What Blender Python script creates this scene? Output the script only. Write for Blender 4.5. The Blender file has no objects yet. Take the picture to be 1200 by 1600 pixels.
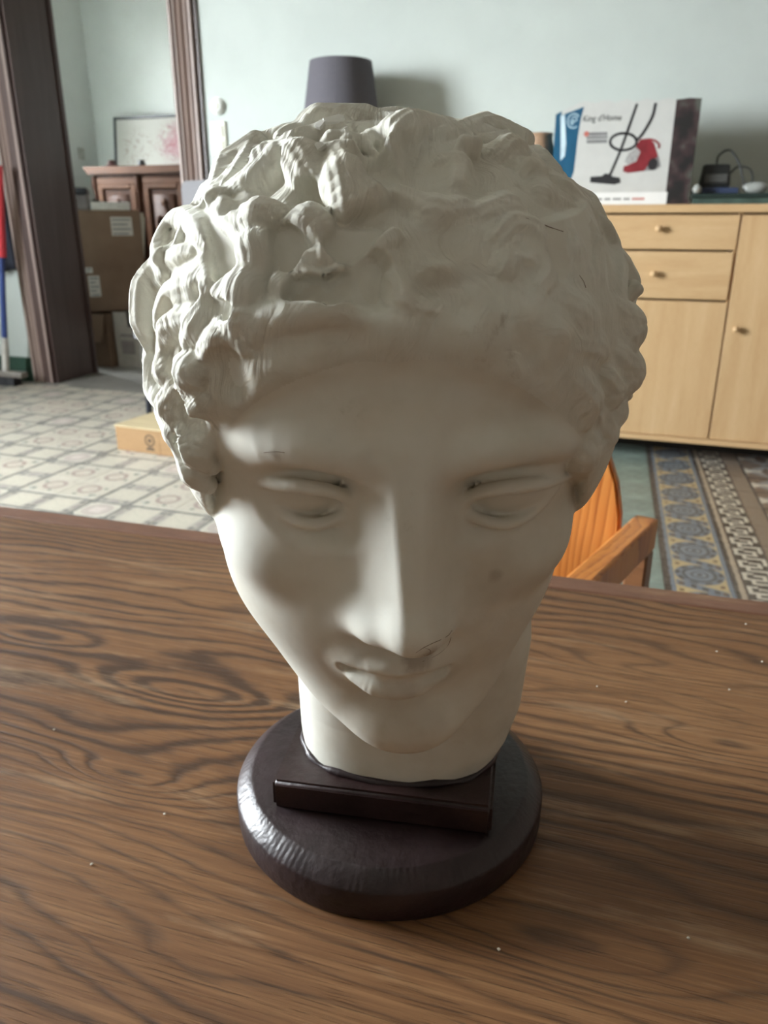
import bpy, bmesh, math, random
import numpy as np
from mathutils import Vector, Matrix
random.seed(3)
S = bpy.context.scene
COL = S.collection
R = math.radians
# ---------------------------------------------------------------- camera
cd = bpy.data.cameras.new('camera'); cam = bpy.data.objects.new('camera', cd); COL.objects.link(cam)
cd.sensor_fit = 'VERTICAL'; cd.sensor_height = 36.0; cd.sensor_width = 27.0
cd.lens = 1220/1600*36.0
cam.location = (0, 0, 1.06); cam.rotation_euler = (R(90-20.5), 0, 0)
cd.clip_start = .02; cd.clip_end = 200
cd.dof.use_dof = True; cd.dof.focus_distance = .275; cd.dof.aperture_fstop = 21
S.camera = cam
# ---------------------------------------------------------------- daylight: an even overcast sky
wd = bpy.data.worlds.new('sky'); S.world = wd; wd.use_nodes = True
bg = wd.node_tree.nodes['Background']; bg.inputs[0].default_value = (.90, .96, 1.0, 1); bg.inputs[1].default_value = 12.0
# the room is turned against the camera: u runs along the back wall, v into it
RA = R(-19.5)
UX, UY = math.cos(RA), math.sin(RA)
def W(u, v, z=0.0): return Vector((u*UX - v*UY, u*UY + v*UX, z))
def portal(u, v, z, rz, sx, sy):                          # guides sky light through a window opening
    l = bpy.data.lights.new('window_portal', 'AREA'); l.shape = 'RECTANGLE'; l.size = sx; l.size_y = sy; l.cycles.is_portal = True
    o = bpy.data.objects.new('window_portal', l); COL.objects.link(o); o.location = W(u, v, z)
    o.rotation_euler = (R(90), 0, RA + rz)
portal(-5.02, .6, 2.0, R(-90), 1.8, 2.2)
portal(-4.82, 5.1, 1.9, R(-90), .5, 1.2)
vs = S.view_settings
vs.view_transform = 'Standard'; vs.look = 'None'; vs.gamma = 1.0; vs.use_curve_mapping = False; vs.exposure = 2.9
S.cycles.use_denoising = True; S.cycles.max_bounces = 10; S.cycles.diffuse_bounces = 6; S.cycles.caustics_reflective = False; S.cycles.caustics_refractive = False

# ---------------------------------------------------------------- helpers: objects
def link(name, data, parent=None, loc=None, rz=None):
    o = bpy.data.objects.new(name, data); COL.objects.link(o)
    if parent: o.parent = parent
    if loc is not None: o.location = loc
    if rz is not None: o.rotation_euler = (0, 0, rz)
    return o
def tag(o, label, cat, group=None):
    o['label'] = label; o['category'] = cat
    if group: o['group'] = group
    return o
def thing(name, label, cat, loc, rz=0.0, group=None):
    o = link(name, None, None, loc, rz); o.empty_display_size = .05
    return tag(o, label, cat, group)
def struct(o): o['kind'] = 'structure'; return o
def fin(bm, name, mat, parent=None, loc=None, rz=None, smooth=False, auto=None):
    me = bpy.data.meshes.new(name); bmesh.ops.recalc_face_normals(bm, faces=bm.faces); bm.to_mesh(me); bm.free()
    if mat: 
        for m in (mat if isinstance(mat, (list, tuple)) else [mat]): me.materials.append(m)
    if smooth or auto:
        for p in me.polygons: p.use_smooth = True
        if auto: me.set_sharp_from_angle(angle=R(auto))
    return link(name, me, parent, loc, rz)
def box(bm, x0, x1, y0, y1, z0, z1, bev=0.0, seg=1, mi=0):
    r = bmesh.ops.create_cube(bm, size=1); vs_ = r['verts']
    for v in vs_: v.co = Vector(((x0+x1)/2+v.co.x*(x1-x0), (y0+y1)/2+v.co.y*(y1-y0), (z0+z1)/2+v.co.z*(z1-z0)))
    fs = list({f for v in vs_ for f in v.link_faces})
    for f in fs: f.material_index = mi
    if bev > 0:
        es = list({e for f in fs for e in f.edges})
        g = bmesh.ops.bevel(bm, geom=es, offset=bev, segments=seg, affect='EDGES', profile=.5)
        for f in g['faces']: f.material_index = mi
    return bm
def boxes(*args, **kw):
    bm = bmesh.new()
    for a in args: box(bm, *a, **kw)
    return bm
def lathe(bm, prof, seg=32, c=(0, 0, 0), axis='z', cap=True):
    rings = []
    for r, h in prof:
        ring = []
        for i in range(seg):
            a = 2*math.pi*i/seg; x, y = r*math.cos(a), r*math.sin(a)
            p = (x, y, h) if axis == 'z' else ((x, h, y) if axis == 'y' else (h, x, y))
            ring.append(bm.verts.new((p[0]+c[0], p[1]+c[1], p[2]+c[2])))
        rings.append(ring)
    for a, b in zip(rings[:-1], rings[1:]):
        for i in range(seg): bm.faces.new((a[i], a[(i+1) % seg], b[(i+1) % seg], b[i]))
    if cap: bm.faces.new(rings[0]); bm.faces.new(rings[-1])
    return bm
def tube(bm, pts, rad, seg=10, cap=True):
    pts = [Vector(p) for p in pts]; rings = []; n = len(pts); up = None
    for i, p in enumerate(pts):
        t = (pts[min(i+1, n-1)]-pts[max(i-1, 0)]).normalized()
        if up is None: up = t.orthogonal().normalized()
        up = (up-t*up.dot(t)).normalized(); s = t.cross(up); r = rad[i] if isinstance(rad, (list, tuple)) else rad
        rings.append([bm.verts.new(p+(up*math.cos(2*math.pi*k/seg)+s*math.sin(2*math.pi*k/seg))*r) for k in range(seg)])
    for a, b in zip(rings[:-1], rings[1:]):
        for i in range(seg): bm.faces.new((a[i], a[(i+1) % seg], b[(i+1) % seg], b[i]))
    if cap: bm.faces.new(rings[0]); bm.faces.new(rings[-1])
    return bm
def curve3(pts, n=8):
    q = [Vector(p) for p in pts]; q = [2*q[0]-q[1]]+q+[2*q[-1]-q[-2]]; out = []
    for i in range(1, len(q)-2):
        for k in range(n):
            t = k/n
            out.append(.5*((2*q[i])+(-q[i-1]+q[i+1])*t+(2*q[i-1]-5*q[i]+4*q[i+1]-q[i+2])*t*t+(-q[i-1]+3*q[i]-3*q[i+1]+q[i+2])*t**3))
    return out+[q[-2]]
def prism(bm, pts, y0, y1, mi=0):                          # outline in x,z pushed from y0 to y1
    a = [bm.verts.new((x, y0, z)) for x, z in pts]; b = [bm.verts.new((x, y1, z)) for x, z in pts]; n = len(pts)
    fs = [bm.faces.new(a), bm.faces.new(b[::-1])]+[bm.faces.new((a[i], b[i], b[(i+1) % n], a[(i+1) % n])) for i in range(n)]
    for f in fs: f.material_index = mi
    return bm
def text_mesh(name, s, size, mat, parent, loc, rot, shear=0.0, sx=1.0):
    c = bpy.data.curves.new(name, 'FONT'); c.body = s; c.size = size; c.shear = shear; c.extrude = .0002; c.align_x = 'LEFT'
    o = bpy.data.objects.new(name, c); COL.objects.link(o)
    dg = bpy.context.evaluated_depsgraph_get(); me = bpy.data.meshes.new_from_object(o.evaluated_get(dg)); me.name = name
    bpy.data.objects.remove(o); me.materials.clear(); me.materials.append(mat)
    t = link(name, me, parent, loc); t.rotation_euler = rot; t.scale = (sx, 1, 1); return t

# ---------------------------------------------------------------- helpers: materials
class X:                                                    # a node socket with arithmetic
    def __init__(s, nt, sock): s.nt, s.s = nt, sock
    def _m(s, op, *o):
        n = s.nt.nodes.new('ShaderNodeMath'); n.operation = op
        for i, v in enumerate((s,)+o):
            if isinstance(v, X): s.nt.links.new(v.s, n.inputs[i])
            else: n.inputs[i].default_value = v
        return X(s.nt, n.outputs[0])
    def __add__(s, o): return s._m('ADD', o)
    def __sub__(s, o): return s._m('SUBTRACT', o)
    def __mul__(s, o): return s._m('MULTIPLY', o)
    def __truediv__(s, o): return s._m('DIVIDE', o)
    def gt(s, o): return s._m('GREATER_THAN', o)
    def lt(s, o): return s._m('LESS_THAN', o)
    def abs(s): return s._m('ABSOLUTE')
    def sin(s): return s._m('SINE')
    def frac(s): return s._m('FRACT')
    def mod(s, o): return s._m('FLOORED_MODULO', o)
    def max(s, o): return s._m('MAXIMUM', o)
    def min(s, o): return s._m('MINIMUM', o)
    def sqrt(s): return s._m('SQRT')
    def pow(s, o): return s._m('POWER', o)
    def atan2(s, o): return s._m('ARCTAN2', o)
    def inv(s): return s*-1.0+1.0
    def near(s, c, w): return (s-c).abs().lt(w)
    def ss(s, a, b):                                        # smooth step from a to b
        n = s.nt.nodes.new('ShaderNodeMapRange'); n.interpolation_type = 'SMOOTHSTEP'
        s.nt.links.new(s.s, n.inputs[0]); n.inputs[1].default_value = a; n.inputs[2].default_value = b
        return X(s.nt, n.outputs[0])  # near-black colour stands in for the shade under the sideboard
class Mat:
    def __init__(s, name, col=(.5, .5, .5), rough=.5, spec=.5, metal=0.0):
        s.m = bpy.data.materials.new(name); s.m.use_nodes = True; s.nt = s.m.node_tree; s.b = s.nt.nodes['Principled BSDF']
        s.b.inputs['Base Color'].default_value = (*col, 1); s.b.inputs['Roughness'].default_value = rough
        s.b.inputs['Specular IOR Level'].default_value = spec; s.b.inputs['Metallic'].default_value = metal  # plinth takes the painted shade colour, not beech
        s._c = None
    def coord(s, kind='Object'):
        n = s.nt.nodes.new('ShaderNodeTexCoord'); return n.outputs[kind]
    def xyz(s, kind='Object'):
        n = s.nt.nodes.new('ShaderNodeSeparateXYZ'); s.nt.links.new(s.coord(kind), n.inputs[0]); return [X(s.nt, o) for o in n.outputs]
    def vec(s, x, y, z):
        n = s.nt.nodes.new('ShaderNodeCombineXYZ')
        for i, v in enumerate((x, y, z)):
            if isinstance(v, X): s.nt.links.new(v.s, n.inputs[i])
            else: n.inputs[i].default_value = v
        return n.outputs[0]
    def noise(s, vec=None, scale=5, detail=4, rough=.5, dist=0.0, scl=None, kind='Object'):
        n = s.nt.nodes.new('ShaderNodeTexNoise'); v = vec if vec is not None else s.coord(kind)
        if scl:
            mp = s.nt.nodes.new('ShaderNodeMapping'); mp.inputs['Scale'].default_value = scl; s.nt.links.new(v, mp.inputs[0]); v = mp.outputs[0]
        s.nt.links.new(v, n.inputs['Vector']); n.inputs['Scale'].default_value = scale; n.inputs['Detail'].default_value = detail
        n.inputs['Roughness'].default_value = rough; n.inputs['Distortion'].default_value = dist
        return X(s.nt, n.outputs[0])
    def voro(s, vec=None, scale=5, feature='F1', out=0):
        n = s.nt.nodes.new('ShaderNodeTexVoronoi'); n.feature = feature
        s.nt.links.new(vec if vec is not None else s.coord(), n.inputs['Vector']); n.inputs['Scale'].default_value = scale
        return X(s.nt, n.outputs[out])
    def ramp(s, fac, stops):
        n = s.nt.nodes.new('ShaderNodeValToRGB'); e = n.color_ramp.elements
        while len(e) < len(stops): e.new(.5)
        for i, (p, c) in enumerate(stops): e[i].position = p; e[i].color = (*c, 1)
        s.nt.links.new(fac.s, n.inputs[0]); return n.outputs[0]
    def mix(s, fac, a, b, mode='MIX'):
        n = s.nt.nodes.new('ShaderNodeMix'); n.data_type = 'RGBA'; n.blend_type = mode
        for sock, v in ((n.inputs[0], fac), (n.inputs[6], a), (n.inputs[7], b)):
            if isinstance(v, X): s.nt.links.new(v.s, sock)
            elif isinstance(v, tuple): sock.default_value = (*v, 1)
            elif isinstance(v, (float, int)): sock.default_value = v
            else: s.nt.links.new(v, sock)
        return n.outputs[2]
    def color(s, sock): s.nt.links.new(sock, s.b.inputs['Base Color']); return s
    def rough(s, x): s.nt.links.new(x.s, s.b.inputs['Roughness']); return s
    def bump(s, h, dist=.002, strength=1.0):
        n = s.nt.nodes.new('ShaderNodeBump'); n.inputs['Distance'].default_value = dist; n.inputs['Strength'].default_value = strength
        s.nt.links.new(h.s, n.inputs['Height'])
        if s.b.inputs['Normal'].is_linked: s.nt.links.new(s.b.inputs['Normal'].links[0].from_socket, n.inputs['Normal'])
        s.nt.links.new(n.outputs[0], s.b.inputs['Normal']); return s
def plain(name, col, rough=.5, var=.12, scale=20, spec=.5, bump=0.0):
    m = Mat(name, col, rough, spec); n = m.noise(scale=scale, detail=3)
    m.color(m.ramp(n, [(.3, tuple(c*(1-var) for c in col)), (.7, tuple(min(1, c*(1+var)) for c in col))]))
    if bump: m.bump(n, bump)
    return m.m
def wood(name, dark, light, scale=(1, 12, 12), rough=.45, freq=3, bump=.0006):
    m = Mat(name, light, rough); n = m.noise(scale=freq, detail=6, rough=.6, dist=.6, scl=scale); f = m.noise(scale=freq*8, detail=2, scl=scale)
    v = n*.75+f*.25
    m.color(m.ramp(v, [(.32, dark), (.62, light)])); m.bump(v, bump); return m.m
# ---------------------------------------------------------------- room materials
def m_wall(name, col, bump=.004):
    m = Mat(name, col, .75, .25); n = m.noise(scale=2.2, detail=5, rough=.6); f = m.noise(scale=26, detail=4)
    m.color(m.ramp(n, [(.3, tuple(c*.93 for c in col)), (.7, tuple(min(1, c*1.04) for c in col))])); m.bump(n*.7+f*.15, bump*2.2); return m.m
M_WALL = m_wall('painted_plaster', (.51, .555, .525)); M_WALLF = m_wall('far_room_plaster', (.64, .66, .63)); M_CEIL = plain('ceiling_paint', (.76, .74, .69), .8, .04)
M_WALLB = m_wall('low_fill_wall', (.24, .20, .165))  # dark tone set to cut fill bounced off these unseen walls
M_BROWN = Mat('brown_painted_wood', (.085, .05, .04), .38, .5)
_n = M_BROWN.noise(scale=3, detail=5, scl=(8, 8, .6)); M_BROWN.color(M_BROWN.ramp(_n, [(.3, (.055, .032, .027)), (.7, (.085, .052, .044))])); M_BROWN.bump(_n, .001); M_BROWN = M_BROWN.m
M_CASING = wood('varnished_casing', (.21, .15, .13), (.31, .235, .205), (14, 14, .5), .5, 4)
M_GREENSKIRT = plain('green_paint', (.03, .075, .05), .5)
M_GROUT = plain('grout', (.20, .20, .18), .85)
M_STONE = Mat('grey_stone_floor', (.30, .29, .26), .5); _n = M_STONE.noise(scale=6, detail=6); M_STONE.color(M_STONE.ramp(_n, [(.3, (.15, .145, .13)), (.7, (.22, .21, .19))])); M_STONE = M_STONE.m
M_WHITE = plain('white_paint', (.72, .73, .70), .45, .03)
def m_pane():
    m = bpy.data.materials.new('window_glass'); m.use_nodes = True; nt = m.node_tree; nt.nodes.clear()
    t = nt.nodes.new('ShaderNodeBsdfTransparent'); g = nt.nodes.new('ShaderNodeBsdfGlossy'); g.inputs['Roughness'].default_value = .02
    mx = nt.nodes.new('ShaderNodeMixShader'); o = nt.nodes.new('ShaderNodeOutputMaterial')
    mx.inputs[0].default_value = .06; nt.links.new(t.outputs[0], mx.inputs[1]); nt.links.new(g.outputs[0], mx.inputs[2]); nt.links.new(mx.outputs[0], o.inputs[0])
    return m
M_PANE = m_pane()
O0 = (0, 0, 0)
def room(bm, name, mat, **k): return struct(fin(bm, name, mat, None, O0, RA, **k))
# walls, ceiling
DU0, DU1, DH, WV, WT = -3.95, -2.80, 2.65, 4.35, .40
room(boxes((-5.0, DU0, WV, WV+WT, 0, 3.3), (DU1, 2.7, WV, WV+WT, 0, 3.3), (DU0, DU1, WV, WV+WT, DH, 3.3)), 'wall_back', M_WALL)
wl = [(-5.12, -5.0, -3.0, -.3, 0, 3.3), (-5.12, -5.0, 1.5, 4.75, 0, 3.3), (-5.12, -5.0, -.3, 1.5, 0, .9), (-5.12, -5.0, -.3, 1.5, 3.1, 3.3)]
room(boxes(*wl), 'wall_left', M_WALL)
room(boxes((2.6, 2.8, -3.0, 4.4, 0, 3.3)), 'wall_right', M_WALLB)
room(boxes((-5.3, 2.8, -3.2, -3.0, 0, 3.3)), 'wall_front', M_WALLB)
room(boxes((-5.3, 2.8, -3.2, 4.75, 3.3, 3.45), (-5.1, -.8, 4.75, 6.4, 3.3, 3.45)), 'ceiling', M_CEIL)
room(boxes((-1.0, -.8, 4.75, 6.4, 0, 3.3), (-5.1, -.8, 6.15, 6.4, 0, 3.3)), 'wall_far_back', M_WALLF)
room(boxes((-5.1, -4.8, 4.75, 4.85, 0, 3.3), (-5.1, -4.8, 5.35, 6.15, 0, 3.3), (-5.1, -4.8, 4.85, 5.35, 0, 1.3), (-5.1, -4.8, 4.85, 5.35, 2.5, 3.3)), 'wall_far_left', M_WALLF)
room(boxes((-30, -5.4, -25, 30, -.6, -.5)), 'ground', plain('grey_street', (.22, .22, .21), .9))
# windows (out of the frame; they let the daylight in)
def window(name, u, v0, v1, z0, z1, nx, nz):
    root = struct(fin(boxes((-.02, .04, v0, v0+.06, z0, z1), (-.02, .04, v1-.06, v1, z0, z1), (-.02, .04, v0+.06, v1-.06, z0, z0+.06), (-.02, .04, v0+.06, v1-.06, z1-.06, z1)), name, M_WHITE, None, W(u, 0), RA))
    dv, dz = (v1-v0-.12)/nx, (z1-z0-.12)/nz
    for i in range(nx):
        for j in range(nz):
            a, b = v0+.06+i*dv, z0+.06+j*dz
            fin(boxes((0, .006, a, a+dv, b, b+dz)), 'window_pane', M_PANE, root)
            if i: fin(boxes((-.01, .03, a-.015, a+.015, b, b+dz)), 'glazing_bar', M_WHITE, root)
    return root
window('window_1', -5.08, -.3, 1.5, .9, 3.1, 2, 2)
window('window_2', -4.95, 4.85, 5.35, 1.3, 2.5, 1, 2)
# door opening: casings with flutes, dark reveals
def casing(name, u0, u1):
    n = 26; bm = bmesh.new(); w = u1-u0; prof = []
    for i in range(n+1):
        t = i/n; h = .030+.010*math.cos(t*2*math.pi*4)*(.15 < t < .85)+(.012 if t < .12 or t > .88 else 0)
        prof.append((t*w, -h))
    prof = [(0, 0)]+prof+[(w, 0)]
    lo = [bm.verts.new((x, y, 0)) for x, y in prof]; hi = [bm.verts.new((x, y, 2.75)) for x, y in prof]; m = len(prof)
    for i in range(m): bm.faces.new((lo[i], lo[(i+1) % m], hi[(i+1) % m], hi[i]))
    bm.faces.new(lo); bm.faces.new(hi)
    return struct(fin(bm, name, M_CASING, None, W(u0, WV), RA, auto=40))
casing('trim_1', DU0-.17, DU0-.01); casing('trim_2', DU1+.005, DU1+.15)
room(boxes((DU1+.15, DU1+.172, WV-.02, WV, 0, 2.75)), 'trim_3', M_BROWN)
room(boxes((DU0-.17, DU1+.15, WV-.03, WV, DH, DH+.12)), 'trim_4', M_CASING)
room(boxes((DU0, DU0+.018, WV-.02, WV+.10, 0, DH), (DU0, DU0+.010, WV+.10, WV+WT, 0, DH), (DU0+.010, DU0+.022, WV+WT-.03, WV+WT, 0, DH), (DU0-.08, DU0, WV-.04, WV, 0, DH)), 'trim_5', M_BROWN)
room(boxes((DU1-.018, DU1, WV, WV+WT, 0, DH), (DU0, DU1, WV, WV+WT, DH-.018, DH)), 'trim_6', M_BROWN)
room(boxes((-5.0, DU0-.17, WV-.02, WV, 0, .16)), 'baseboard_left', M_GREENSKIRT)
room(boxes((DU1+.172, 2.6, WV-.02, WV, 0, .14)), 'baseboard_back', M_GREENSKIRT)
# ---------------------------------------------------------------- floor: grout bed, stone band and the tiles one by one
floor = room(boxes((-5.3, 2.8, -3.2, 6.4, -.08, -.004)), 'floor', M_GROUT)
fin(boxes((-5.0, 2.6, 4.24, 4.36, -.004, 0), (DU0, DU1, 4.36, 4.75, -.004, 0), (-4.8, -1.0, 4.75, 6.15, -.004, 0)), 'stone_band', M_STONE, floor)
CREAM = (.43, .395, .325); GREY = (.125, .125, .115); PINK = (.27, .205, .18); GRN = (.13, .15, .13)
def tile_mat(name, build):
    m = Mat(name, CREAM, .42, .4); x, y, z = m.xyz(); w = m.noise(scale=30, detail=3); q = m.noise(scale=30, detail=2, kind='Object', vec=m.vec(x+3.1, y, z))
    xx = x+(w-.5)*.012; yy = y+(q-.5)*.012
    c = build(m, xx, yy); dirt = m.noise(scale=55, detail=5, rough=.7)
    geo = m.nt.nodes.new('ShaderNodeObjectInfo'); rnd = X(m.nt, geo.outputs['Random'])
    c = m.mix(dirt.ss(.47, .70)*.5, c, (.24, .23, .2)); c = m.mix(rnd*.12, c, (.35, .33, .29)); m.color(c); return m.m
def ring(x, y, cx, cy, r, w):
    dx, dy = x-cx, y-cy; return ((dx*dx+dy*dy).sqrt()-r).abs().lt(w)
def disc(x, y, cx, cy, r):
    dx, dy = x-cx, y-cy; return (dx*dx+dy*dy).sqrt().lt(r)
def b_motif(m, x, y):
    c = m.mix(ring(x, y, .005, .005, .043, .009), CREAM, PINK)
    c = m.mix(disc(x, y, .012, .0, .018), c, (.42, .36, .30))
    c = m.mix(ring(x, y, .094, .094, .05, .006), c, (.38, .34, .28))
    c = m.mix(disc(x, y, -.055, -.055, .014), c, GRN)
    c = m.mix(disc(x, y, -.06, .03, .010).max(disc(x, y, .03, -.06, .010)), c, GRN)
    c = m.mix(ring(x, y, -.094, -.094, .045, .005), c, (.33, .33, .29))
    return m.mix((x.max(y)*-1.0).max(x.min(y)*-1.0).gt(.0885), c, c)
def b_strip(m, x, y):
    c = m.mix(((x*x).sqrt()).gt(.062), CREAM, (.31, .285, .245))
    c = m.mix(((x+y*.25)*420.0).sin().gt(.25)*y.abs().lt(.04)*x.abs().lt(.045), c, (.44, .42, .34))
    c = m.mix(disc(x.abs(), y, .094, 0, .024), c, (.27, .24, .22))
    c = m.mix(disc(x.abs(), y.abs(), .078, .05, .012), c, GREY)
    c = m.mix(y.abs().near(.081, .0085), c, GREY); return c
def b_corner(m, x, y):
    c = m.mix(disc(x, y, 0, 0, .062), (.46, .43, .36), (.37, .32, .285)); c = m.mix(x.abs().max(y.abs()).lt(.026), c, (.48, .42, .38))
    c = m.mix(disc(x.abs(), y.abs(), .08, .08, .026), c, GREY); c = m.mix(x.abs().near(.081, .0085).max(y.abs().near(.081, .0085)), c, (.15, .145, .13)); return c
DKB = (.055, .042, .036); BLU = (.145, .175, .21); YEL = (.42, .32, .17); TAN = (.36, .29, .21)
def b_rope(m, x, y):
    c = m.mix(x.gt(-.0685)*x.lt(.0875), BLU, YEL)
    c = m.mix(x.lt(-.0815), c, DKB)
    cx = x-.0095; r = (cx*cx+y*y).sqrt(); a = y.atan2(cx)
    yb = (y+.205*.5+.1025).mod(.205)-.1025
    band = ((cx*.45+yb)).abs()
    c = m.mix(band.lt(.02)*cx.abs().lt(.075), c, BLU); c = m.mix(band.lt(.011)*cx.abs().lt(.07)*(cx*190.0).sin().gt(.1), c, DKB)
    c = m.mix(r.lt(.076), c, BLU); c = m.mix(r.near(.066, .006)*((a*9.0).sin().gt(-.1)), c, DKB)
    c = m.mix(r.near(.049, .005), c, (.06, .06, .065)); c = m.mix(r.lt(.042), c, (.17, .20, .23)); c = m.mix(r.near(.024, .004), c, (.08, .085, .09)); c = m.mix(r.lt(.008), c, DKB)
    c = m.mix(disc(cx.abs(), y.abs(), .062, .078, .009), c, (.12, .07, .035)); return c
def b_key(m, x, y):
    c = m.mix(x.gt(-.0725), TAN, (.16, .115, .085)); c = m.mix(x.lt(-.0875), c, DKB); c = m.mix(x.near(.068, .028), c, (.22, .165, .12))
    s = (x+.064)/.092; t = (y/.1025).frac(); cr = (.52, .47, .38); k = None
    for s0, s1, t0, t1 in ((.0, .15, .0, .56), (.0, .78, .0, .14), (.63, .78, .0, .42), (.36, .78, .30, .43), (.22, 1.0, .70, .83), (.85, 1.0, .26, .83), (.22, .36, .70, 1.0), (.0, .36, .44, .57)):
        q = s.gt(s0)*s.lt(s1)*t.gt(t0)*t.lt(t1); k = q if k is None else k.max(q)
    return m.mix(k, m.mix(x.near(-.018, .052), c, DKB), cr)
def b_star(m, x, y):
    c = m.mix((x.abs()+y.abs()).lt(.10), (.18, .125, .09), (.27, .26, .25))
    tri = (x.abs()*.45+y.abs()).lt(.034); c = m.mix(tri, c, (.60, .55, .46)); c = m.mix((x.abs()+y.abs()*.45).lt(.03), c, (.15, .10, .075))
    c = m.mix((x.abs()-.1025).abs()._m('ADD', y.abs()).lt(.05), c, (.58, .53, .44)); return m.mix(x.abs().max(y.abs()).gt(.096), c, DKB)
def b_green(m, x, y):
    n = m.noise(scale=9, detail=6, dist=1.2, kind='Object'); return m.ramp(n, [(.3, (.115, .16, .135)), (.5, (.185, .245, .215)), (.72, (.28, .35, .31))])
TM = {k: tile_mat('tile_'+k, f) for k, f in dict(motif=b_motif, strip=b_strip, corner=b_corner, rope=b_rope, key=b_key, star=b_star, green=b_green).items()}
TMESH = {}
def tile_mesh(kind, size):
    if kind not in TMESH:
        bm = boxes((-size/2+.0006, size/2-.0006, -size/2+.0006, size/2-.0006, -.012, 0), bev=.0008)
        me = bpy.data.meshes.new('tile'); bm.to_mesh(me); bm.free(); me.materials.append(TM[kind]); TMESH[kind] = me
    return TMESH[kind]
def put_tile(kind, size, p, rz):                          # p in the room frame of the floor object
    o = bpy.data.objects.new('tile', tile_mesh(kind, size)); COL.objects.link(o); o.parent = floor
    o.location = (p[0], p[1], -random.random()*.0006); o.rotation_euler = (random.uniform(-.001, .001), random.uniform(-.001, .001), rz)
T = .188; u00, v00 = -2.494+.012, 2.407+.012              # corner of a big square
for i in range(-12, 9):
    for j in range(-2, 10):
        u, v = u00+(i+.5)*T, v00+(j+.5)*T
        w = W(u, v)
        # keep what this floor shows past the table, with a margin to the sides
        if v > 4.25 or w.x < -.60*w.y-.30 or u > -1.05 or v < 2.15: continue
        a, b = i % 3, j % 3
        if a < 2 and b < 2: put_tile('motif', T, (u, v), R({(0, 0): 0, (1, 0): 90, (1, 1): 180, (0, 1): 270}[(a, b)]))
        elif a == 2 and b == 2: put_tile('corner', T, (u, v), 0)
        elif b == 2: put_tile('strip', T, (u, v), 0)
        else: put_tile('strip', T, (u, v), R(90))
A2 = R(-15.5); T2 = .205
for i in range(-6, 5):
    for j in range(-2, 10):
        s, t = .253+(i+.5)*T2, 2.347+(j+.5)*T2
        w = Vector((s*math.cos(A2)-t*math.sin(A2), s*math.sin(A2)+t*math.cos(A2), 0)); ww = Matrix.Rotation(-RA, 3, 'Z') @ w
        if ww.y > 4.12 or ww.x < -.9: continue
        put_tile('green' if i < 0 else ('rope', 'key', 'star', 'star', 'star')[i], T2, (ww.x, ww.y), A2-RA)
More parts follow.
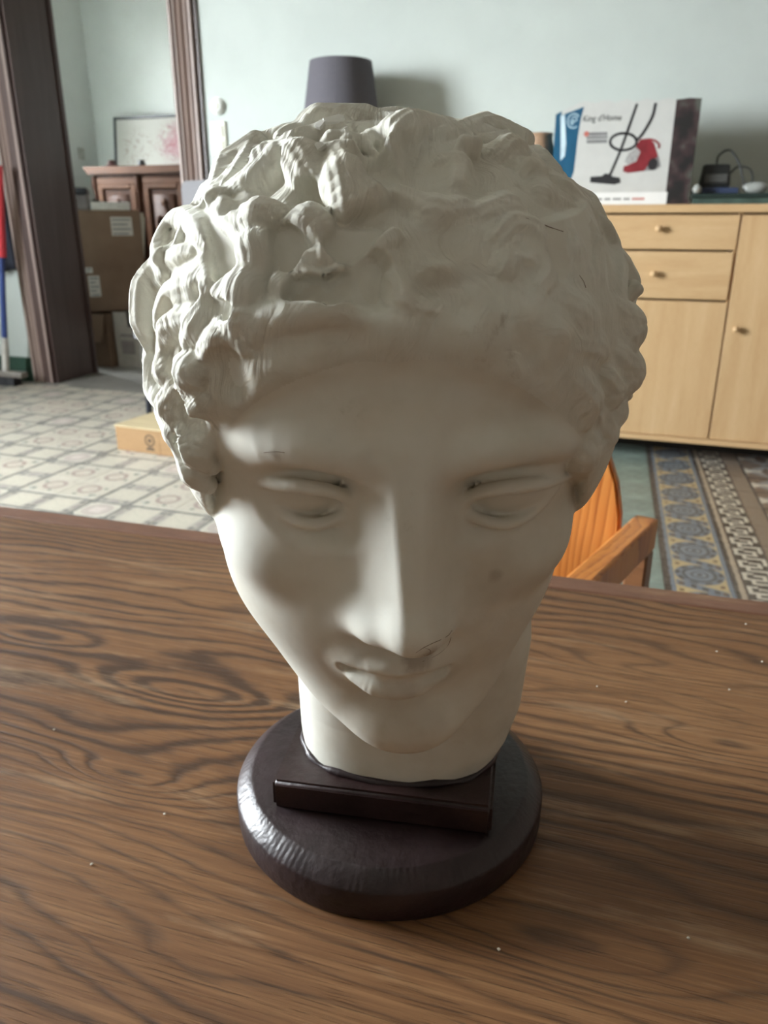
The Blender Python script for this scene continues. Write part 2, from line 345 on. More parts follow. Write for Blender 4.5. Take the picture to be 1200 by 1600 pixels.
# locks (ridges) and hollows of the hair: centre line in the head frame (cm), radii, blend, carved?
HAIR = [
 ([(-8.09, -4.87, 5.69), (-8.47, -6.44, 6.14), (-8.04, -7.01, 6.82), (-7.32, -6.17, 7.18), (-6.58, -4.23, 7.33), (-6.16, -3.16, 7.15), (-5.89, -2.68, 7.06)], [0.4, 0.5, 0.5, 0.5, 0.45, 0.4, 0.25], 0.11, False, 0.016),
 ([(-8.21, -6.91, 6.66), (-7.98, -5.37, 6.52)], [0.14, 0.2], 0.28, True, 0),
 ([(-8.98, -5.26, 4.02), (-8.8, -5.75, 4.89), (-8.53, -6.2, 5.43), (-7.35, -4.34, 6.53), (-6.76, -3.68, 6.88)], [0.3, 0.5, 0.5, 0.4, 0.25], 0.11, False, 0.016),
 ([(-8.65, -6.17, 5.7), (-9.03, -5.6, 5.05), (-9.13, -5.14, 4.06), (-9.06, -4.86, 3.22)], [0.4, 0.6, 0.6, 0.3], 0.11, False, 0.016),
 ([(-6.11, -2.51, 6.74), (-6.42, -2.37, 6.29), (-7.46, -3.26, 5.67), (-7.99, -3.5, 4.86), (-8.3, -3.52, 4)], [0.3, 0.45, 0.45, 0.4, 0.2], 0.11, False, 0.016),
 ([(-6.17, -2.59, 6.75), (-5.86, -1.79, 6.33), (-6.03, -1.54, 5.86)], [0.35, 0.5, 0.25], 0.11, False, 0.016),
 ([(-6.63, -1.8, 5.38), (-7.49, -2.48, 4.75), (-7.83, -2.56, 3.95)], [0.3, 0.55, 0.3], 0.11, False, 0.016),
 ([(-6.05, -1.5, 5.8), (-6.36, -1.44, 5.3), (-6.81, -1.55, 4.7)], [0.4, 0.55, 0.3], 0.11, False, 0.016),
 ([(-4.88, -1.54, 6.89), (-5.37, -1.29, 6.24), (-5.64, -1.23, 5.9)], [0.35, 0.55, 0.3], 0.11, False, 0.016),
 ([(-4.67, -1.35, 6.85), (-4.78, -1.01, 6.4), (-4.94, -0.79, 6)], [0.5, 0.75, 0.4], 0.11, False, 0.016),
 ([(-5.42, -0.82, 5.59), (-4.9, -0.6, 5.78), (-4.49, -0.22, 5.53)], [0.4, 0.7, 0.4], 0.11, False, 0.016),
 ([(-5.99, -0.81, 4.8), (-5.54, -0.61, 5.08), (-4.9, -0.22, 5.14)], [0.4, 0.6, 0.4], 0.11, False, 0.016),
 ([(-5.77, -3.94, 7.62), (-5.24, -2.5, 7.32), (-5.38, -1.77, 6.34)], [0.55, 0.8, 0.45], 0.28, True, 0),
 ([(-8.09, -4.14, 5.34), (-8.34, -4.02, 4.78)], [0.25, 0.32], 0.23, True, 0),
 ([(-7.69, -2.91, 5.44), (-7.89, -2.88, 5.09)], [0.2, 0.25], 0.23, True, 0),
 ([(-6.34, -1.93, 5.92), (-6.42, -1.64, 5.46)], [0.28, 0.28], 0.23, True, 0),
 ([(-7.01, -1.75, 4.55), (-6.99, -1.51, 4.23)], [0.3, 0.35], 0.23, True, 0),
 ([(-8.48, -3.37, 3.98), (-8.64, -3.36, 3.4)], [0.25, 0.3], 0.28, True, 0),
 ([(-5.89, -1.18, 6.02), (-5.2, -0.56, 5.98)], [0.2, 0.3], 0.28, True, 0),
 ([(-5.88, -5.75, 8.34), (-5.35, -9.34, 8.83), (-4.34, -9.65, 9.35)], [0.3, 0.5, 0.35], 0.11, False, 0.016),
 ([(-6.57, -6.76, 7.98), (-6.32, -8.85, 8.36), (-5.38, -9.3, 9.13)], [0.3, 0.6, 0.4], 0.11, False, 0.016),
 ([(-5.69, -5.25, 8.35), (-4.79, -4.92, 8.77), (-4.09, -5.91, 9.25)], [0.3, 0.5, 0.5], 0.11, False, 0.016),
 ([(-4.32, -6.11, 9.19), (-3.31, -4.52, 9.19), (-2.85, -3.4, 8.89)], [0.5, 0.85, 0.55], 0.14, False, 0.016),
 ([(-5.96, -4.82, 8.05), (-5.48, -3.61, 7.92), (-4.86, -2.61, 7.74), (-4.54, -1.92, 7.43)], [0.3, 0.45, 0.5, 0.4], 0.11, False, 0.016),
 ([(-4.91, -3.22, 8.05), (-4.37, -2.7, 8.05), (-3.84, -2.59, 8.2)], [0.4, 0.7, 0.4], 0.11, False, 0.016),
 ([(-4.69, -2.47, 7.74), (-4.44, -1.78, 7.38), (-4.47, -1.25, 6.88)], [0.4, 0.7, 0.4], 0.11, False, 0.016),
 ([(-5.67, -5.74, 8.56), (-4.88, -7.11, 9.16), (-3.99, -8.29, 9.45)], [0.3, 0.35, 0.2], 0.28, True, 0),
 ([(-4.59, -3.99, 8.64), (-3.87, -4.66, 9.18)], [0.4, 0.5], 0.33, True, 0),
 ([(-5.44, -3.57, 8.33), (-5.2, -3.73, 8.53)], [0.4, 0.4], 0.33, True, 0),
 ([(-3.02, -3.01, 8.7), (-2.4, -2.44, 8.57)], [0.5, 0.6], 0.33, True, 0),
 ([(-3.19, -5.14, 9.36), (-1.97, -4.79, 9.5), (-0.94, -4.61, 9.52), (-0.03, -6.38, 9.84), (1.2, -7.51, 9.81)], [0.4, 0.65, 0.75, 0.75, 0.4], 0.14, False, 0.016),
 ([(-1.02, -5.88, 9.63), (-0.54, -5.01, 9.37), (-0.13, -3.81, 9.13)], [0.5, 0.9, 0.5], 0.11, False, 0.02),
 ([(-2.2, -4.53, 9.4), (-1.82, -3.15, 8.95), (-1.65, -1.97, 8.32)], [0.5, 0.9, 0.5], 0.14, False, 0.016),
 ([(-1.65, -1.92, 8.28), (-1.17, -2.54, 8.71), (-0.52, -2.72, 8.8)], [0.4, 0.65, 0.3], 0.11, False, 0.016),
 ([(-3.8, -9.79, 9.42), (-3.1, -9.92, 9.61), (-1.48, -10.06, 9.78)], [0.4, 0.7, 0.5], 0.29, False, 0.016),
 ([(-3.54, -6.92, 9.52), (-2.68, -6.85, 9.7), (-1.84, -7.04, 9.83)], [0.3, 0.5, 0.3], 0.19, False, 0.016),
 ([(-1.7, -10.03, 9.74), (-0.32, -10.05, 9.74), (1.52, -9.83, 9.6)], [0.3, 0.45, 0.3], 0.19, False, 0.02),
 ([(1.06, -6.3, 9.64), (2.85, -9.67, 9.36), (4.21, -9.25, 9.19)], [0.4, 0.7, 0.4], 0.23, False, 0.02),
 ([(2.46, -6.76, 9.46), (3.4, -8.36, 9.16), (4.37, -9.22, 8.78)], [0.3, 0.5, 0.3], 0.15, False, 0.02),
 ([(-1.58, -8.53, 10.06), (-0.4, -7.24, 10.11)], [0.45, 0.5], 0.38, True, 0),
 ([(-2.55, -5.3, 9.8), (-1.21, -4.91, 9.95)], [0.4, 0.6], 0.43, True, 0),
 ([(-1.1, -3.74, 9.68), (-0.56, -3, 9.39)], [0.6, 0.6], 0.43, True, 0),
 ([(0.23, -4.64, 9.83), (0.39, -2.89, 9.3), (-0.03, -2.17, 8.84)], [0.5, 0.7, 0.5], 0.38, True, 0),
 ([(2.02, -4.6, 9.82), (2.11, -2.88, 9.23)], [0.5, 0.6], 0.48, True, 0),
 ([(1.07, -4.43, 9.31), (1.44, -4.32, 9.17), (1.42, -3.43, 8.91)], [0.3, 0.5, 0.3], 0.15, False, 0.02),
 ([(-0.41, -2.83, 8.77), (0.68, -2.25, 8.32), (1.44, -2.46, 8.39)], [0.3, 0.6, 0.4], 0.23, False, 0.02),
 ([(-3.64, -0.93, 6.98), (-3.1, -1.01, 7.27), (-2.29, -1.04, 7.5)], [0.3, 0.42, 0.3], 0.11, False, 0.016),
 ([(-3.67, -0.44, 6.41), (-3.72, -0.7, 6.69), (-3.64, -0.93, 6.98)], [0.3, 0.4, 0.3], 0.11, False, 0.016),
 ([(-2.32, -1.51, 7.9), (-2.29, -1.06, 7.53), (-2.38, -0.88, 7.33)], [0.4, 0.5, 0.2], 0.11, False, 0.016),
 ([(-3.48, -2.01, 7.95), (-2.92, -2.01, 8.14), (-2.43, -1.49, 7.87)], [0.4, 0.6, 0.4], 0.11, False, 0.016),
 ([(-1.97, -0.7, 7.24), (-1.56, -0.88, 7.48), (-1.09, -1.01, 7.63), (-0.54, -1.33, 7.92)], [0.3, 0.45, 0.45, 0.3], 0.11, False, 0.016),
 ([(-1.63, -0.78, 7.36), (-1.63, -0.29, 6.83), (-1.39, 0.16, 6.29)], [0.35, 0.5, 0.4], 0.11, False, 0.016),
 ([(-1.08, -1.07, 7.55), (-0.74, -0.85, 7.3), (-0.46, -0.51, 7.05)], [0.35, 0.5, 0.25], 0.11, False, 0.02),
 ([(-4.49, -0.35, 5.76), (-3.42, -0.11, 6.08), (-2.08, 0.04, 6.32), (-1.46, 0.22, 6.16)], [0.5, 0.6, 0.6, 0.5], 0.24, False, 0),
 ([(-2.97, -0.75, 7.04), (-2.59, -0.41, 6.79), (-2.23, -0.47, 6.95)], [0.4, 0.5, 0.4], 0.11, False, 0.016),
 ([(-3.57, -1.67, 7.69), (-3.45, -1.22, 7.36)], [0.5, 0.5], 0.28, True, 0),
 ([(-3.21, -0.33, 6.44), (-2.85, -0.33, 6.64)], [0.42, 0.5], 0.28, True, 0),
 ([(-2.22, -0.13, 6.51), (-2, -0.26, 6.74)], [0.45, 0.45], 0.28, True, 0),
 ([(-1.15, -0.38, 7.24), (-0.97, 0.03, 6.83)], [0.6, 0.7], 0.43, True, 0),
 ([(-1.97, -1.17, 7.77), (-1.43, -1.48, 8.11)], [0.5, 0.55], 0.43, True, 0),
 ([(-1.31, 0.22, 5.96), (-0.6, 0.24, 5.77), (0.11, 0.23, 5.87)], [0.4, 0.6, 0.5], 0.24, False, 0),
 ([(-0.42, -0.43, 6.91), (-0.07, -0.13, 6.46), (0.64, -0.03, 6.33)], [0.4, 0.6, 0.4], 0.23, False, 0.02),
 ([(0.12, -0.96, 7.48), (0.64, -0.77, 7.14), (0.82, -0.32, 6.68)], [0.3, 0.6, 0.4], 0.23, False, 0.02),
 ([(0.25, -0.66, 7.97), (1.12, -0.9, 8.09)], [0.5, 0.5], 0.43, True, 0),
 ([(0.42, 0.11, 7.03), (0.89, 0.08, 6.95)], [0.4, 0.35], 0.38, True, 0),
 ([(2.41, -1.8, 7.73), (2.93, -2.4, 7.93), (3.53, -2.53, 7.73), (3.96, -2.16, 7.23), (4, -1.59, 6.72), (3.61, -0.97, 6.42)], [0.35, 0.5, 0.5, 0.5, 0.45, 0.3], 0.15, False, 0.02),
 ([(2.67, -1.13, 7.06), (2.88, -1.6, 7.35), (3.28, -1.67, 7.26)], [0.4, 0.5, 0.4], 0.23, False, 0.02),
 ([(3.09, -1.3, 7.79), (3.61, -1.56, 7.77)], [0.25, 0.25], 0.28, True, 0),
 ([(3.3, -2.47, 8.58), (3.94, -2.62, 8.39), (4.54, -2.77, 8.13)], [0.15, 0.15, 0.15], 0.28, True, 0),
 ([(4.02, -5.14, 8.63), (4.13, -4.34, 8.27), (4.89, -4.65, 7.98)], [0.4, 0.6, 0.4], 0.23, False, 0.02),
 ([(2.19, -2.55, 8.28), (2.77, -2.92, 8.25), (3.1, -2.72, 8.12)], [0.4, 0.6, 0.3], 0.23, False, 0.02),
 ([(4.32, -2.67, 7.69), (4.4, -2.08, 7.26), (4.42, -1.7, 6.81)], [0.4, 0.45, 0.3], 0.28, True, 0),
 ([(4.67, -3.28, 7.57), (4.9, -2.78, 7.01), (5.28, -2.35, 6.38)], [0.3, 0.5, 0.3], 0.15, False, 0.02),
 ([(5.39, -4.46, 7.55), (5.72, -3.86, 6.89), (5.73, -2.89, 6.32)], [0.35, 0.55, 0.35], 0.15, False, 0.02),
 ([(6.34, -3.9, 6.75), (6.55, -3.08, 5.93)], [0.35, 0.4], 0.28, True, 0),
 ([(7.13, -6.54, 6.17), (6.95, -4.96, 5.86), (6.79, -3.68, 5.41)], [0.35, 0.5, 0.35], 0.15, False, 0.02),
 ([(5.41, -2.01, 6.83), (5.63, -1.87, 6.52)], [0.15, 0.2], 0.23, True, 0),
 ([(4.47, -1.31, 6.06), (5, -1.48, 5.6), (5.26, -1.29, 5.09)], [0.4, 0.6, 0.4], 0.23, False, 0.02),
 ([(2.85, -0.56, 6.33), (3.1, -0.4, 5.8), (3.04, -0.04, 5.39)], [0.4, 0.7, 0.4], 0.28, False, 0),
 ([(3.63, -0.74, 6.08), (3.9, -0.53, 5.37), (3.85, -0.18, 4.95)], [0.4, 0.7, 0.4], 0.28, False, 0),
 ([(1.73, -0.29, 6.42), (2.08, -0.08, 5.93), (1.92, 0.23, 5.5)], [0.4, 0.6, 0.4], 0.28, False, 0),
 ([(1, 0.21, 5.87), (1.72, 0.16, 5.65), (2.28, 0.17, 5.48)], [0.4, 0.6, 0.4], 0.28, False, 0),
 ([(5.05, -0.93, 4.83), (5.51, -1.28, 4.58), (5.89, -1.42, 4.18)], [0.35, 0.5, 0.35], 0.18, False, 0.02),
 ([(6.19, -1.24, 3.98), (5.95, -0.86, 3.52)], [0.35, 0.3], 0.28, True, 0),
 ([(6.77, -3.26, 4.95), (6.97, -3.47, 4.38), (6.9, -2.88, 4.13)], [0.5, 0.95, 0.5], 0.18, False, 0.02),
 ([(6.7, -2.43, 3.89), (7.07, -2.94, 3.11), (6.91, -2.37, 2.8)], [0.5, 0.9, 0.5], 0.18, False, 0.02),
 ([(6.28, -1.62, 3.48), (6.51, -1.86, 2.93), (6.39, -1.55, 2.67)], [0.4, 0.6, 0.4], 0.18, False, 0.02),
 ([(6.91, -2.25, 2.4), (6.78, -2.09, 2.02), (6.59, -1.7, 1.67)], [0.4, 0.6, 0.4], 0.13, False, 0.02),
 ([(6.17, -1.24, 2.33), (6.44, -1.59, 1.46), (6.1, -1.11, 1.23)], [0.4, 0.6, 0.4], 0.13, False, 0.02),
 ([(5.11, -0.55, 3.77), (5.5, -0.78, 3.13), (5.52, -0.58, 2.45)], [0.4, 0.6, 0.3], 0.18, False, 0.02),
 ([(5.9, -0.92, 1.58), (5.77, -1.04, 0.94), (6.08, -2.77, -0.76)], [0.4, 0.6, 0.4], 0.13, False, 0.02),
 ([(6.55, -0.96, 2.61), (6.51, -0.86, 2.17)], [0.25, 0.25], 0.28, True, 0),
 ([(3.05, 0.55, 5.42), (3.32, 0.58, 5.02)], [0.3, 0.3], 0.38, True, 0),
 ([(-9, -4.68, 2.69), (-8.95, -4.35, 1.82), (-8.52, -3.26, 1.71)], [0.4, 0.5, 0.3], 0.1, False, 0.016),
 ([(-7.46, -1.68, 3.09), (-7.75, -1.93, 2.37), (-7.56, -1.62, 1.73)], [0.35, 0.6, 0.35], 0.1, False, 0.016),
 ([(-7.07, -1.26, 3.29), (-6.55, -0.63, 2.8), (-6.2, -0.32, 2.2)], [0.35, 0.5, 0.25], 0.1, False, 0.016),
 ([(-6.42, -0.62, 3.28), (-6.23, -0.36, 2.87), (-6.2, -0.3, 2.39)], [0.4, 0.5, 0.25], 0.1, False, 0.016),
 ([(-7.01, -1.43, 4), (-6.64, -0.98, 3.88), (-6.8, -1.02, 3.43)], [0.4, 0.7, 0.4], 0.14, False, 0.016),
 ([(-7.85, -2.5, 3.76), (-7.79, -2.24, 3.42), (-7.49, -1.79, 3.29)], [0.4, 0.55, 0.3], 0.11, False, 0.016),
 ([(-8.66, -3.65, 2.55), (-8.55, -3.14, 2.25), (-8.38, -2.83, 1.76)], [0.3, 0.45, 0.35], 0.23, True, 0),
 ([(-7, -1.17, 3.07), (-6.98, -0.91, 2.58), (-6.87, -0.85, 2.09)], [0.3, 0.5, 0.35], 0.26, True, 0),
 ([(-5.39, -0.06, 4.58), (-5.3, 0.12, 4.24)], [0.6, 0.6], 0.48, True, 0),
 ([(-6.17, 0.11, 2.93), (-6.36, -0.43, 1.67)], [0.35, 0.4], 0.48, True, 0),
 ([(-8.46, -3.11, 1.46), (-7.66, -1.74, 1.45), (-7.58, -1.65, 0.78)], [0.35, 0.55, 0.35], 0.1, False, 0.016),
 ([(-7.35, -1.36, 1.63), (-7.09, -1.05, 1.08), (-6.58, -1.19, 0.43)], [0.35, 0.5, 0.3], 0.1, False, 0.016),
 ([(-7.56, -1.62, 0.85), (-7.22, -1.26, 0.15), (-6.87, -1.33, -0.38)], [0.35, 0.5, 0.35], 0.1, False, 0.016),
 ([(-7.59, -1.27, 1.45), (-7.41, -1.05, 1.05)], [0.2, 0.22], 0.2, True, 0),
 ([(0.94, -7.16, -2.17), (0.38, -6.18, -1.96), (-0.53, -5.67, -1.73), (-1.48, -5.66, -1.56)], [0.3, 0.6, 0.5, 0.2], 0.16, False, 0.024),
 ([(1.78, -13.01, -5.07), (0.46, -9.3, -2.18), (0.76, -8.17, -2.32), (1.29, -7.3, -2.04)], [0.3, 0.6, 0.5, 0.2], 0.16, False, 0.024),
 ([(-2.45, -5.8, 3.71), (-2.59, -5.25, 2.88), (-2.96, -5.21, 2.07), (-3.42, -5.58, 1.45)], [0.3, 0.6, 0.5, 0.2], 0.16, False, 0.024),
 ([(-4.02, -6.8, 1.98), (-4.05, -6.74, 1.05), (-3.77, -6.32, 0.41), (-3.3, -5.72, 0.14)], [0.3, 0.6, 0.5, 0.2], 0.16, False, 0.024),
 ([(-3.02, -5.43, 0.08), (-2.73, -5.75, -0.79), (-2.05, -5.8, -1.38), (-1.22, -5.61, -1.59)], [0.3, 0.6, 0.5, 0.2], 0.16, False, 0.024),
 ([(-7.92, -11.71, 5.27), (-8.38, -11.24, 4.51), (-8.62, -11.26, 3.68), (-8.64, -11.65, 2.92)], [0.3, 0.6, 0.5, 0.2], 0.16, False, 0.024),
 ([(2.69, -5.95, 2.09), (3.14, -6.69, 1.46), (3.19, -7.13, 0.54), (2.91, -7.2, -0.37)], [0.3, 0.6, 0.5, 0.2], 0.16, False, 0.024),
 ([(4.02, -15.06, 5.89), (4.12, -15.62, 4.87), (4.55, -15.73, 3.92), (5.18, -15.49, 3.18)], [0.3, 0.6, 0.5, 0.2], 0.16, False, 0.024),
 ([(-9.2, -8.88, 1.97), (-9.22, -7.87, 1.15), (-9.17, -7.32, 0.06), (-8.99, -7.23, -1.07)], [0.3, 0.6, 0.5, 0.2], 0.16, False, 0.024),
 ([(-0.23, -6.2, 4.67), (-0.43, -5.28, 3.99), (-1.04, -4.78, 3.28), (-1.82, -4.72, 2.75)], [0.3, 0.6, 0.5, 0.2], 0.16, False, 0.024),
 ([(-3.28, -7.9, -1.28), (-2.51, -8.16, -1.92), (-1.67, -7.91, -2.32), (-0.98, -7.31, -2.43)], [0.3, 0.6, 0.5, 0.2], 0.16, False, 0.024),
 ([(5.73, -4.99, 7.35), (1.83, -5.69, 3.32), (1.71, -5.03, 2.37), (1.77, -4.87, 1.38)], [0.3, 0.6, 0.5, 0.2], 0.16, False, 0.024),
 ([(8.09, -6.09, 3.12), (3.27, -7.17, 1.53), (8.27, -6.61, 0.72), (8.27, -7.44, -0.04)], [0.3, 0.6, 0.5, 0.2], 0.16, False, 0.024),
 ([(7.38, -12.19, 3.84), (7.41, -12.63, 2.72), (7.53, -12.51, 1.64), (7.73, -11.98, 0.77)], [0.3, 0.6, 0.5, 0.2], 0.16, False, 0.024),
 ([(6.62, -8.59, 6.83), (7.17, -8.88, 6), (7.59, -8.64, 5.23), (7.84, -8.03, 4.63)], [0.3, 0.6, 0.5, 0.2], 0.16, False, 0.024),
 ([(0.73, -16.02, 6.13), (-0.31, -16.23, 5.91), (-0.99, -16.55, 5.3), (-1.26, -16.89, 4.48)], [0.3, 0.6, 0.5, 0.2], 0.16, False, 0.024),
 ([(-2.01, -17.26, 0.2), (-2.77, -17.04, -0.45), (-3.04, -16.8, -1.3), (-2.85, -16.56, -2.16)], [0.3, 0.6, 0.5, 0.2], 0.16, False, 0.024),
 ([(-0.44, -5.86, 4.48), (0.62, -5.72, 4.17), (1.28, -5.38, 3.48), (1.46, -4.97, 2.68)], [0.3, 0.6, 0.5, 0.2], 0.16, False, 0.024),
 ([(0.99, -17.23, -0.15), (1.92, -17.04, -0.4), (2.46, -16.78, -1.01), (2.61, -16.5, -1.82)], [0.3, 0.6, 0.5, 0.2], 0.16, False, 0.024),
 ([(0.55, -4.4, 2.16), (0.94, -4.45, 1.04), (0.73, -4.66, -0.12), (0.11, -4.94, -0.94)], [0.3, 0.6, 0.5, 0.2], 0.16, False, 0.024),
 ([(2.47, -5.8, 0.16), (1.82, -5.68, -0.72), (0.9, -5.35, -1.1), (0.05, -4.97, -0.99)], [0.3, 0.6, 0.5, 0.2], 0.16, False, 0.024),
 ([(-4.59, -14.14, 7.12), (-5.59, -13.31, 7.07), (-6.56, -12.76, 6.55), (-7.3, -12.52, 5.74)], [0.3, 0.6, 0.5, 0.2], 0.16, False, 0.024),
 ([(-5.41, -14.93, -2.98), (-4.55, -15.23, -3.38), (-3.93, -15.07, -3.97), (-3.6, -14.58, -4.62)], [0.3, 0.6, 0.5, 0.2], 0.16, False, 0.024),
 ([(-7.28, -11.41, -3.86), (-6.93, -10.35, -4.45), (-6.8, -9.21, -4.51), (-3.36, -8.08, -1.18)], [0.3, 0.6, 0.5, 0.2], 0.16, False, 0.024),
 ([(1.11, -17.3, 1.08), (0.97, -17.24, -0.1), (0.34, -17.14, -1), (-0.55, -17.02, -1.53)], [0.3, 0.6, 0.5, 0.2], 0.16, False, 0.024),
 ([(7.96, -11.24, 1.01), (7.95, -10.98, -0.17), (7.7, -11.2, -1.24), (7.27, -11.75, -2.06)], [0.3, 0.6, 0.5, 0.2], 0.16, False, 0.024),
 ([(-0.26, -11.58, 9.29), (0.75, -12.05, 9.1), (1.77, -11.97, 8.99), (2.61, -11.46, 8.95)], [0.3, 0.6, 0.5, 0.2], 0.16, False, 0.024),
 ([(-8.5, -12.3, 2.31), (-8.48, -12.44, 1), (-8.54, -12.03, -0.16), (-8.64, -11.27, -1)], [0.3, 0.6, 0.5, 0.2], 0.16, False, 0.024),
 ([(4.39, -8.79, 8.65), (4.42, -7.82, 8.67), (4.82, -7.12, 8.41), (5.42, -6.75, 7.94)], [0.3, 0.6, 0.5, 0.2], 0.16, False, 0.024),
 ([(-3.3, -11.13, -4.84), (-1.03, -9.34, -2.23), (-0.44, -8.63, -2.47), (-0.26, -7.73, -2.51)], [0.3, 0.6, 0.5, 0.2], 0.16, False, 0.024),
 ([(-1.61, -13.96, 8.18), (-2.55, -14.56, 7.57), (-3.65, -14.66, 7.14), (-4.67, -14.31, 6.91)], [0.3, 0.6, 0.5, 0.2], 0.16, False, 0.024),
 ([(8.25, -9.19, 0.13), (8.11, -9.13, -0.92), (7.85, -9.55, -1.73), (7.59, -10.29, -2.24)], [0.3, 0.6, 0.5, 0.2], 0.16, False, 0.024),
 ([(-4.41, -16.31, -1.37), (-3.89, -16.23, -2.18), (-3.83, -15.87, -2.93), (-4.15, -15.34, -3.53)], [0.3, 0.6, 0.5, 0.2], 0.16, False, 0.024),
 ([(7.81, -10.43, 4.04), (8.03, -9.49, 3.75), (8.19, -8.96, 3.08), (8.3, -8.82, 2.24)], [0.3, 0.6, 0.5, 0.2], 0.16, False, 0.024),
 ([(-3.07, -14.57, 7.42), (-3.54, -15.26, 6.55), (-4.3, -15.5, 5.8), (-5.18, -15.33, 5.27)], [0.3, 0.6, 0.5, 0.2], 0.16, False, 0.024),
 ([(-1.73, -12.14, 9.07), (-1.7, -13.32, 8.54), (-1.15, -14.25, 8.01), (-0.3, -14.8, 7.58)], [0.3, 0.6, 0.5, 0.2], 0.16, False, 0.024),
 ([(7.81, -8.16, -2.11), (7.45, -8.82, -2.92), (6.94, -8.95, -3.77), (2.45, -8.27, -1.17)], [0.3, 0.6, 0.5, 0.2], 0.16, False, 0.024),
 ([(5.47, -15.42, 0.96), (6.22, -14.66, 0.95), (6.71, -14, 0.46), (6.92, -13.53, -0.31)], [0.3, 0.6, 0.5, 0.2], 0.16, False, 0.024),
 ([(7.88, -10.48, -1.23), (8, -7.83, -1.55), (2.83, -6.98, -0.39), (2.2, -6.45, -0.99)], [0.3, 0.6, 0.5, 0.2], 0.16, False, 0.024),
 ([(-1.96, -4.59, 2.15), (-1.06, -4.27, 1.84), (-0.48, -4.18, 1.14), (-0.3, -4.31, 0.3)], [0.3, 0.6, 0.5, 0.2], 0.16, False, 0.024),
 ([(6.24, -14.44, 3.07), (6.35, -14.48, 1.93), (6.07, -14.84, 0.99), (5.49, -15.35, 0.36)], [0.3, 0.6, 0.5, 0.2], 0.16, False, 0.024),
 ([(8.32, -8.66, 0.73), (8.3, -7.74, 0.25), (8.2, -7.24, -0.53), (3.17, -7.64, 0.12)], [0.3, 0.6, 0.5, 0.2], 0.16, False, 0.024),
 ([(-4.16, -10.58, 8.96), (-4.75, -11.63, 8.41), (-5.59, -12.21, 7.69), (-6.46, -12.29, 6.95)], [0.3, 0.6, 0.5, 0.2], 0.16, False, 0.024),
 ([(6.28, -14.53, 0.25), (5.79, -14.9, -0.69), (5.56, -14.78, -1.68), (5.57, -14.27, -2.52)], [0.3, 0.6, 0.5, 0.2], 0.16, False, 0.024),
 ([(7.77, -8.39, 4.77), (8.13, -8.38, 3.54), (8.28, -7.86, 2.48), (8.3, -7.05, 1.75)], [0.3, 0.6, 0.5, 0.2], 0.16, False, 0.024),
 ([(7.19, -5.39, 5.53), (2.92, -6.77, 2.61), (3.1, -6.87, 2.17), (8.16, -6, 2.6)], [0.3, 0.6, 0.5, 0.2], 0.16, False, 0.024),
 ([(2.44, -6.87, -0.96), (1.87, -7.54, -1.7), (0.92, -7.79, -2.26), (-0.06, -7.63, -2.49)], [0.3, 0.6, 0.5, 0.2], 0.16, False, 0.024),
 ([(-6.95, -14.37, -1.33), (-6.93, -13.94, -2.24), (-6.52, -13.85, -3.03), (-5.86, -14.05, -3.59)], [0.3, 0.6, 0.5, 0.2], 0.16, False, 0.024),
 ([(1.71, -17.18, 2.27), (0.98, -17.3, 1.38), (0.76, -17.31, 0.36), (0.96, -17.17, -0.62)], [0.3, 0.6, 0.5, 0.2], 0.16, False, 0.024),
 ([(6.45, -13.23, -2.35), (6.27, -12.57, -3.29), (5.71, -12.3, -4.16), (4.86, -12.31, -4.73)], [0.3, 0.6, 0.5, 0.2], 0.16, False, 0.024),
 ([(-2.08, -4.67, 2.27), (-2.22, -4.61, 1.3), (-2.64, -4.95, 0.59), (-3.19, -5.54, 0.24)], [0.3, 0.6, 0.5, 0.2], 0.16, False, 0.024),
 ([(-6.37, -15.39, 0.51), (-5.48, -16.01, -0.03), (-4.81, -16.24, -0.89), (-4.43, -16.12, -1.86)], [0.3, 0.6, 0.5, 0.2], 0.16, False, 0.024),
 ([(7.21, -10.92, 5.38), (7.68, -10.73, 4.34), (7.87, -11, 3.34), (7.81, -11.59, 2.56)], [0.3, 0.6, 0.5, 0.2], 0.16, False, 0.024),
 ([(-8.82, -10.89, -0.58), (-8.8, -10.11, -1.36), (-8.55, -9.78, -2.28), (-8.11, -9.87, -3.15)], [0.3, 0.6, 0.5, 0.2], 0.16, False, 0.024),
 ([(-1.86, -16.96, 4.1), (-2.27, -17.16, 2.89), (-2.12, -17.28, 1.72), (-1.56, -17.34, 0.77)], [0.3, 0.6, 0.5, 0.2], 0.16, False, 0.024),
 ([(1.84, -5.09, 2.3), (1.7, -4.84, 1.32), (1.83, -5.06, 0.43), (2.15, -5.62, -0.2)], [0.3, 0.6, 0.5, 0.2], 0.16, False, 0.024),
 ([(4.11, -16.29, -0.09), (3.55, -16.33, -1.21), (3.38, -15.99, -2.32), (3.56, -15.39, -3.24)], [0.3, 0.6, 0.5, 0.2], 0.16, False, 0.024),
 ([(2.54, -16.57, -1.7), (2.96, -15.98, -2.71), (2.8, -15.38, -3.71), (2.22, -14.89, -4.53)], [0.3, 0.6, 0.5, 0.2], 0.16, False, 0.024),
 ([(-1.16, -4.28, 0.73), (-1.55, -4.59, -0.04), (-1.4, -4.93, -0.77), (-0.83, -5.24, -1.32)], [0.3, 0.6, 0.5, 0.2], 0.16, False, 0.024),
 ([(2.27, -16.73, 4.01), (2.1, -17.01, 2.98), (2.39, -17.03, 2.05), (3, -16.87, 1.36)], [0.3, 0.6, 0.5, 0.2], 0.16, False, 0.024),
 ([(2.95, -14.74, 6.96), (3.61, -15.2, 6.05), (3.71, -15.75, 5.09), (3.36, -16.27, 4.28)], [0.3, 0.6, 0.5, 0.2], 0.16, False, 0.024),
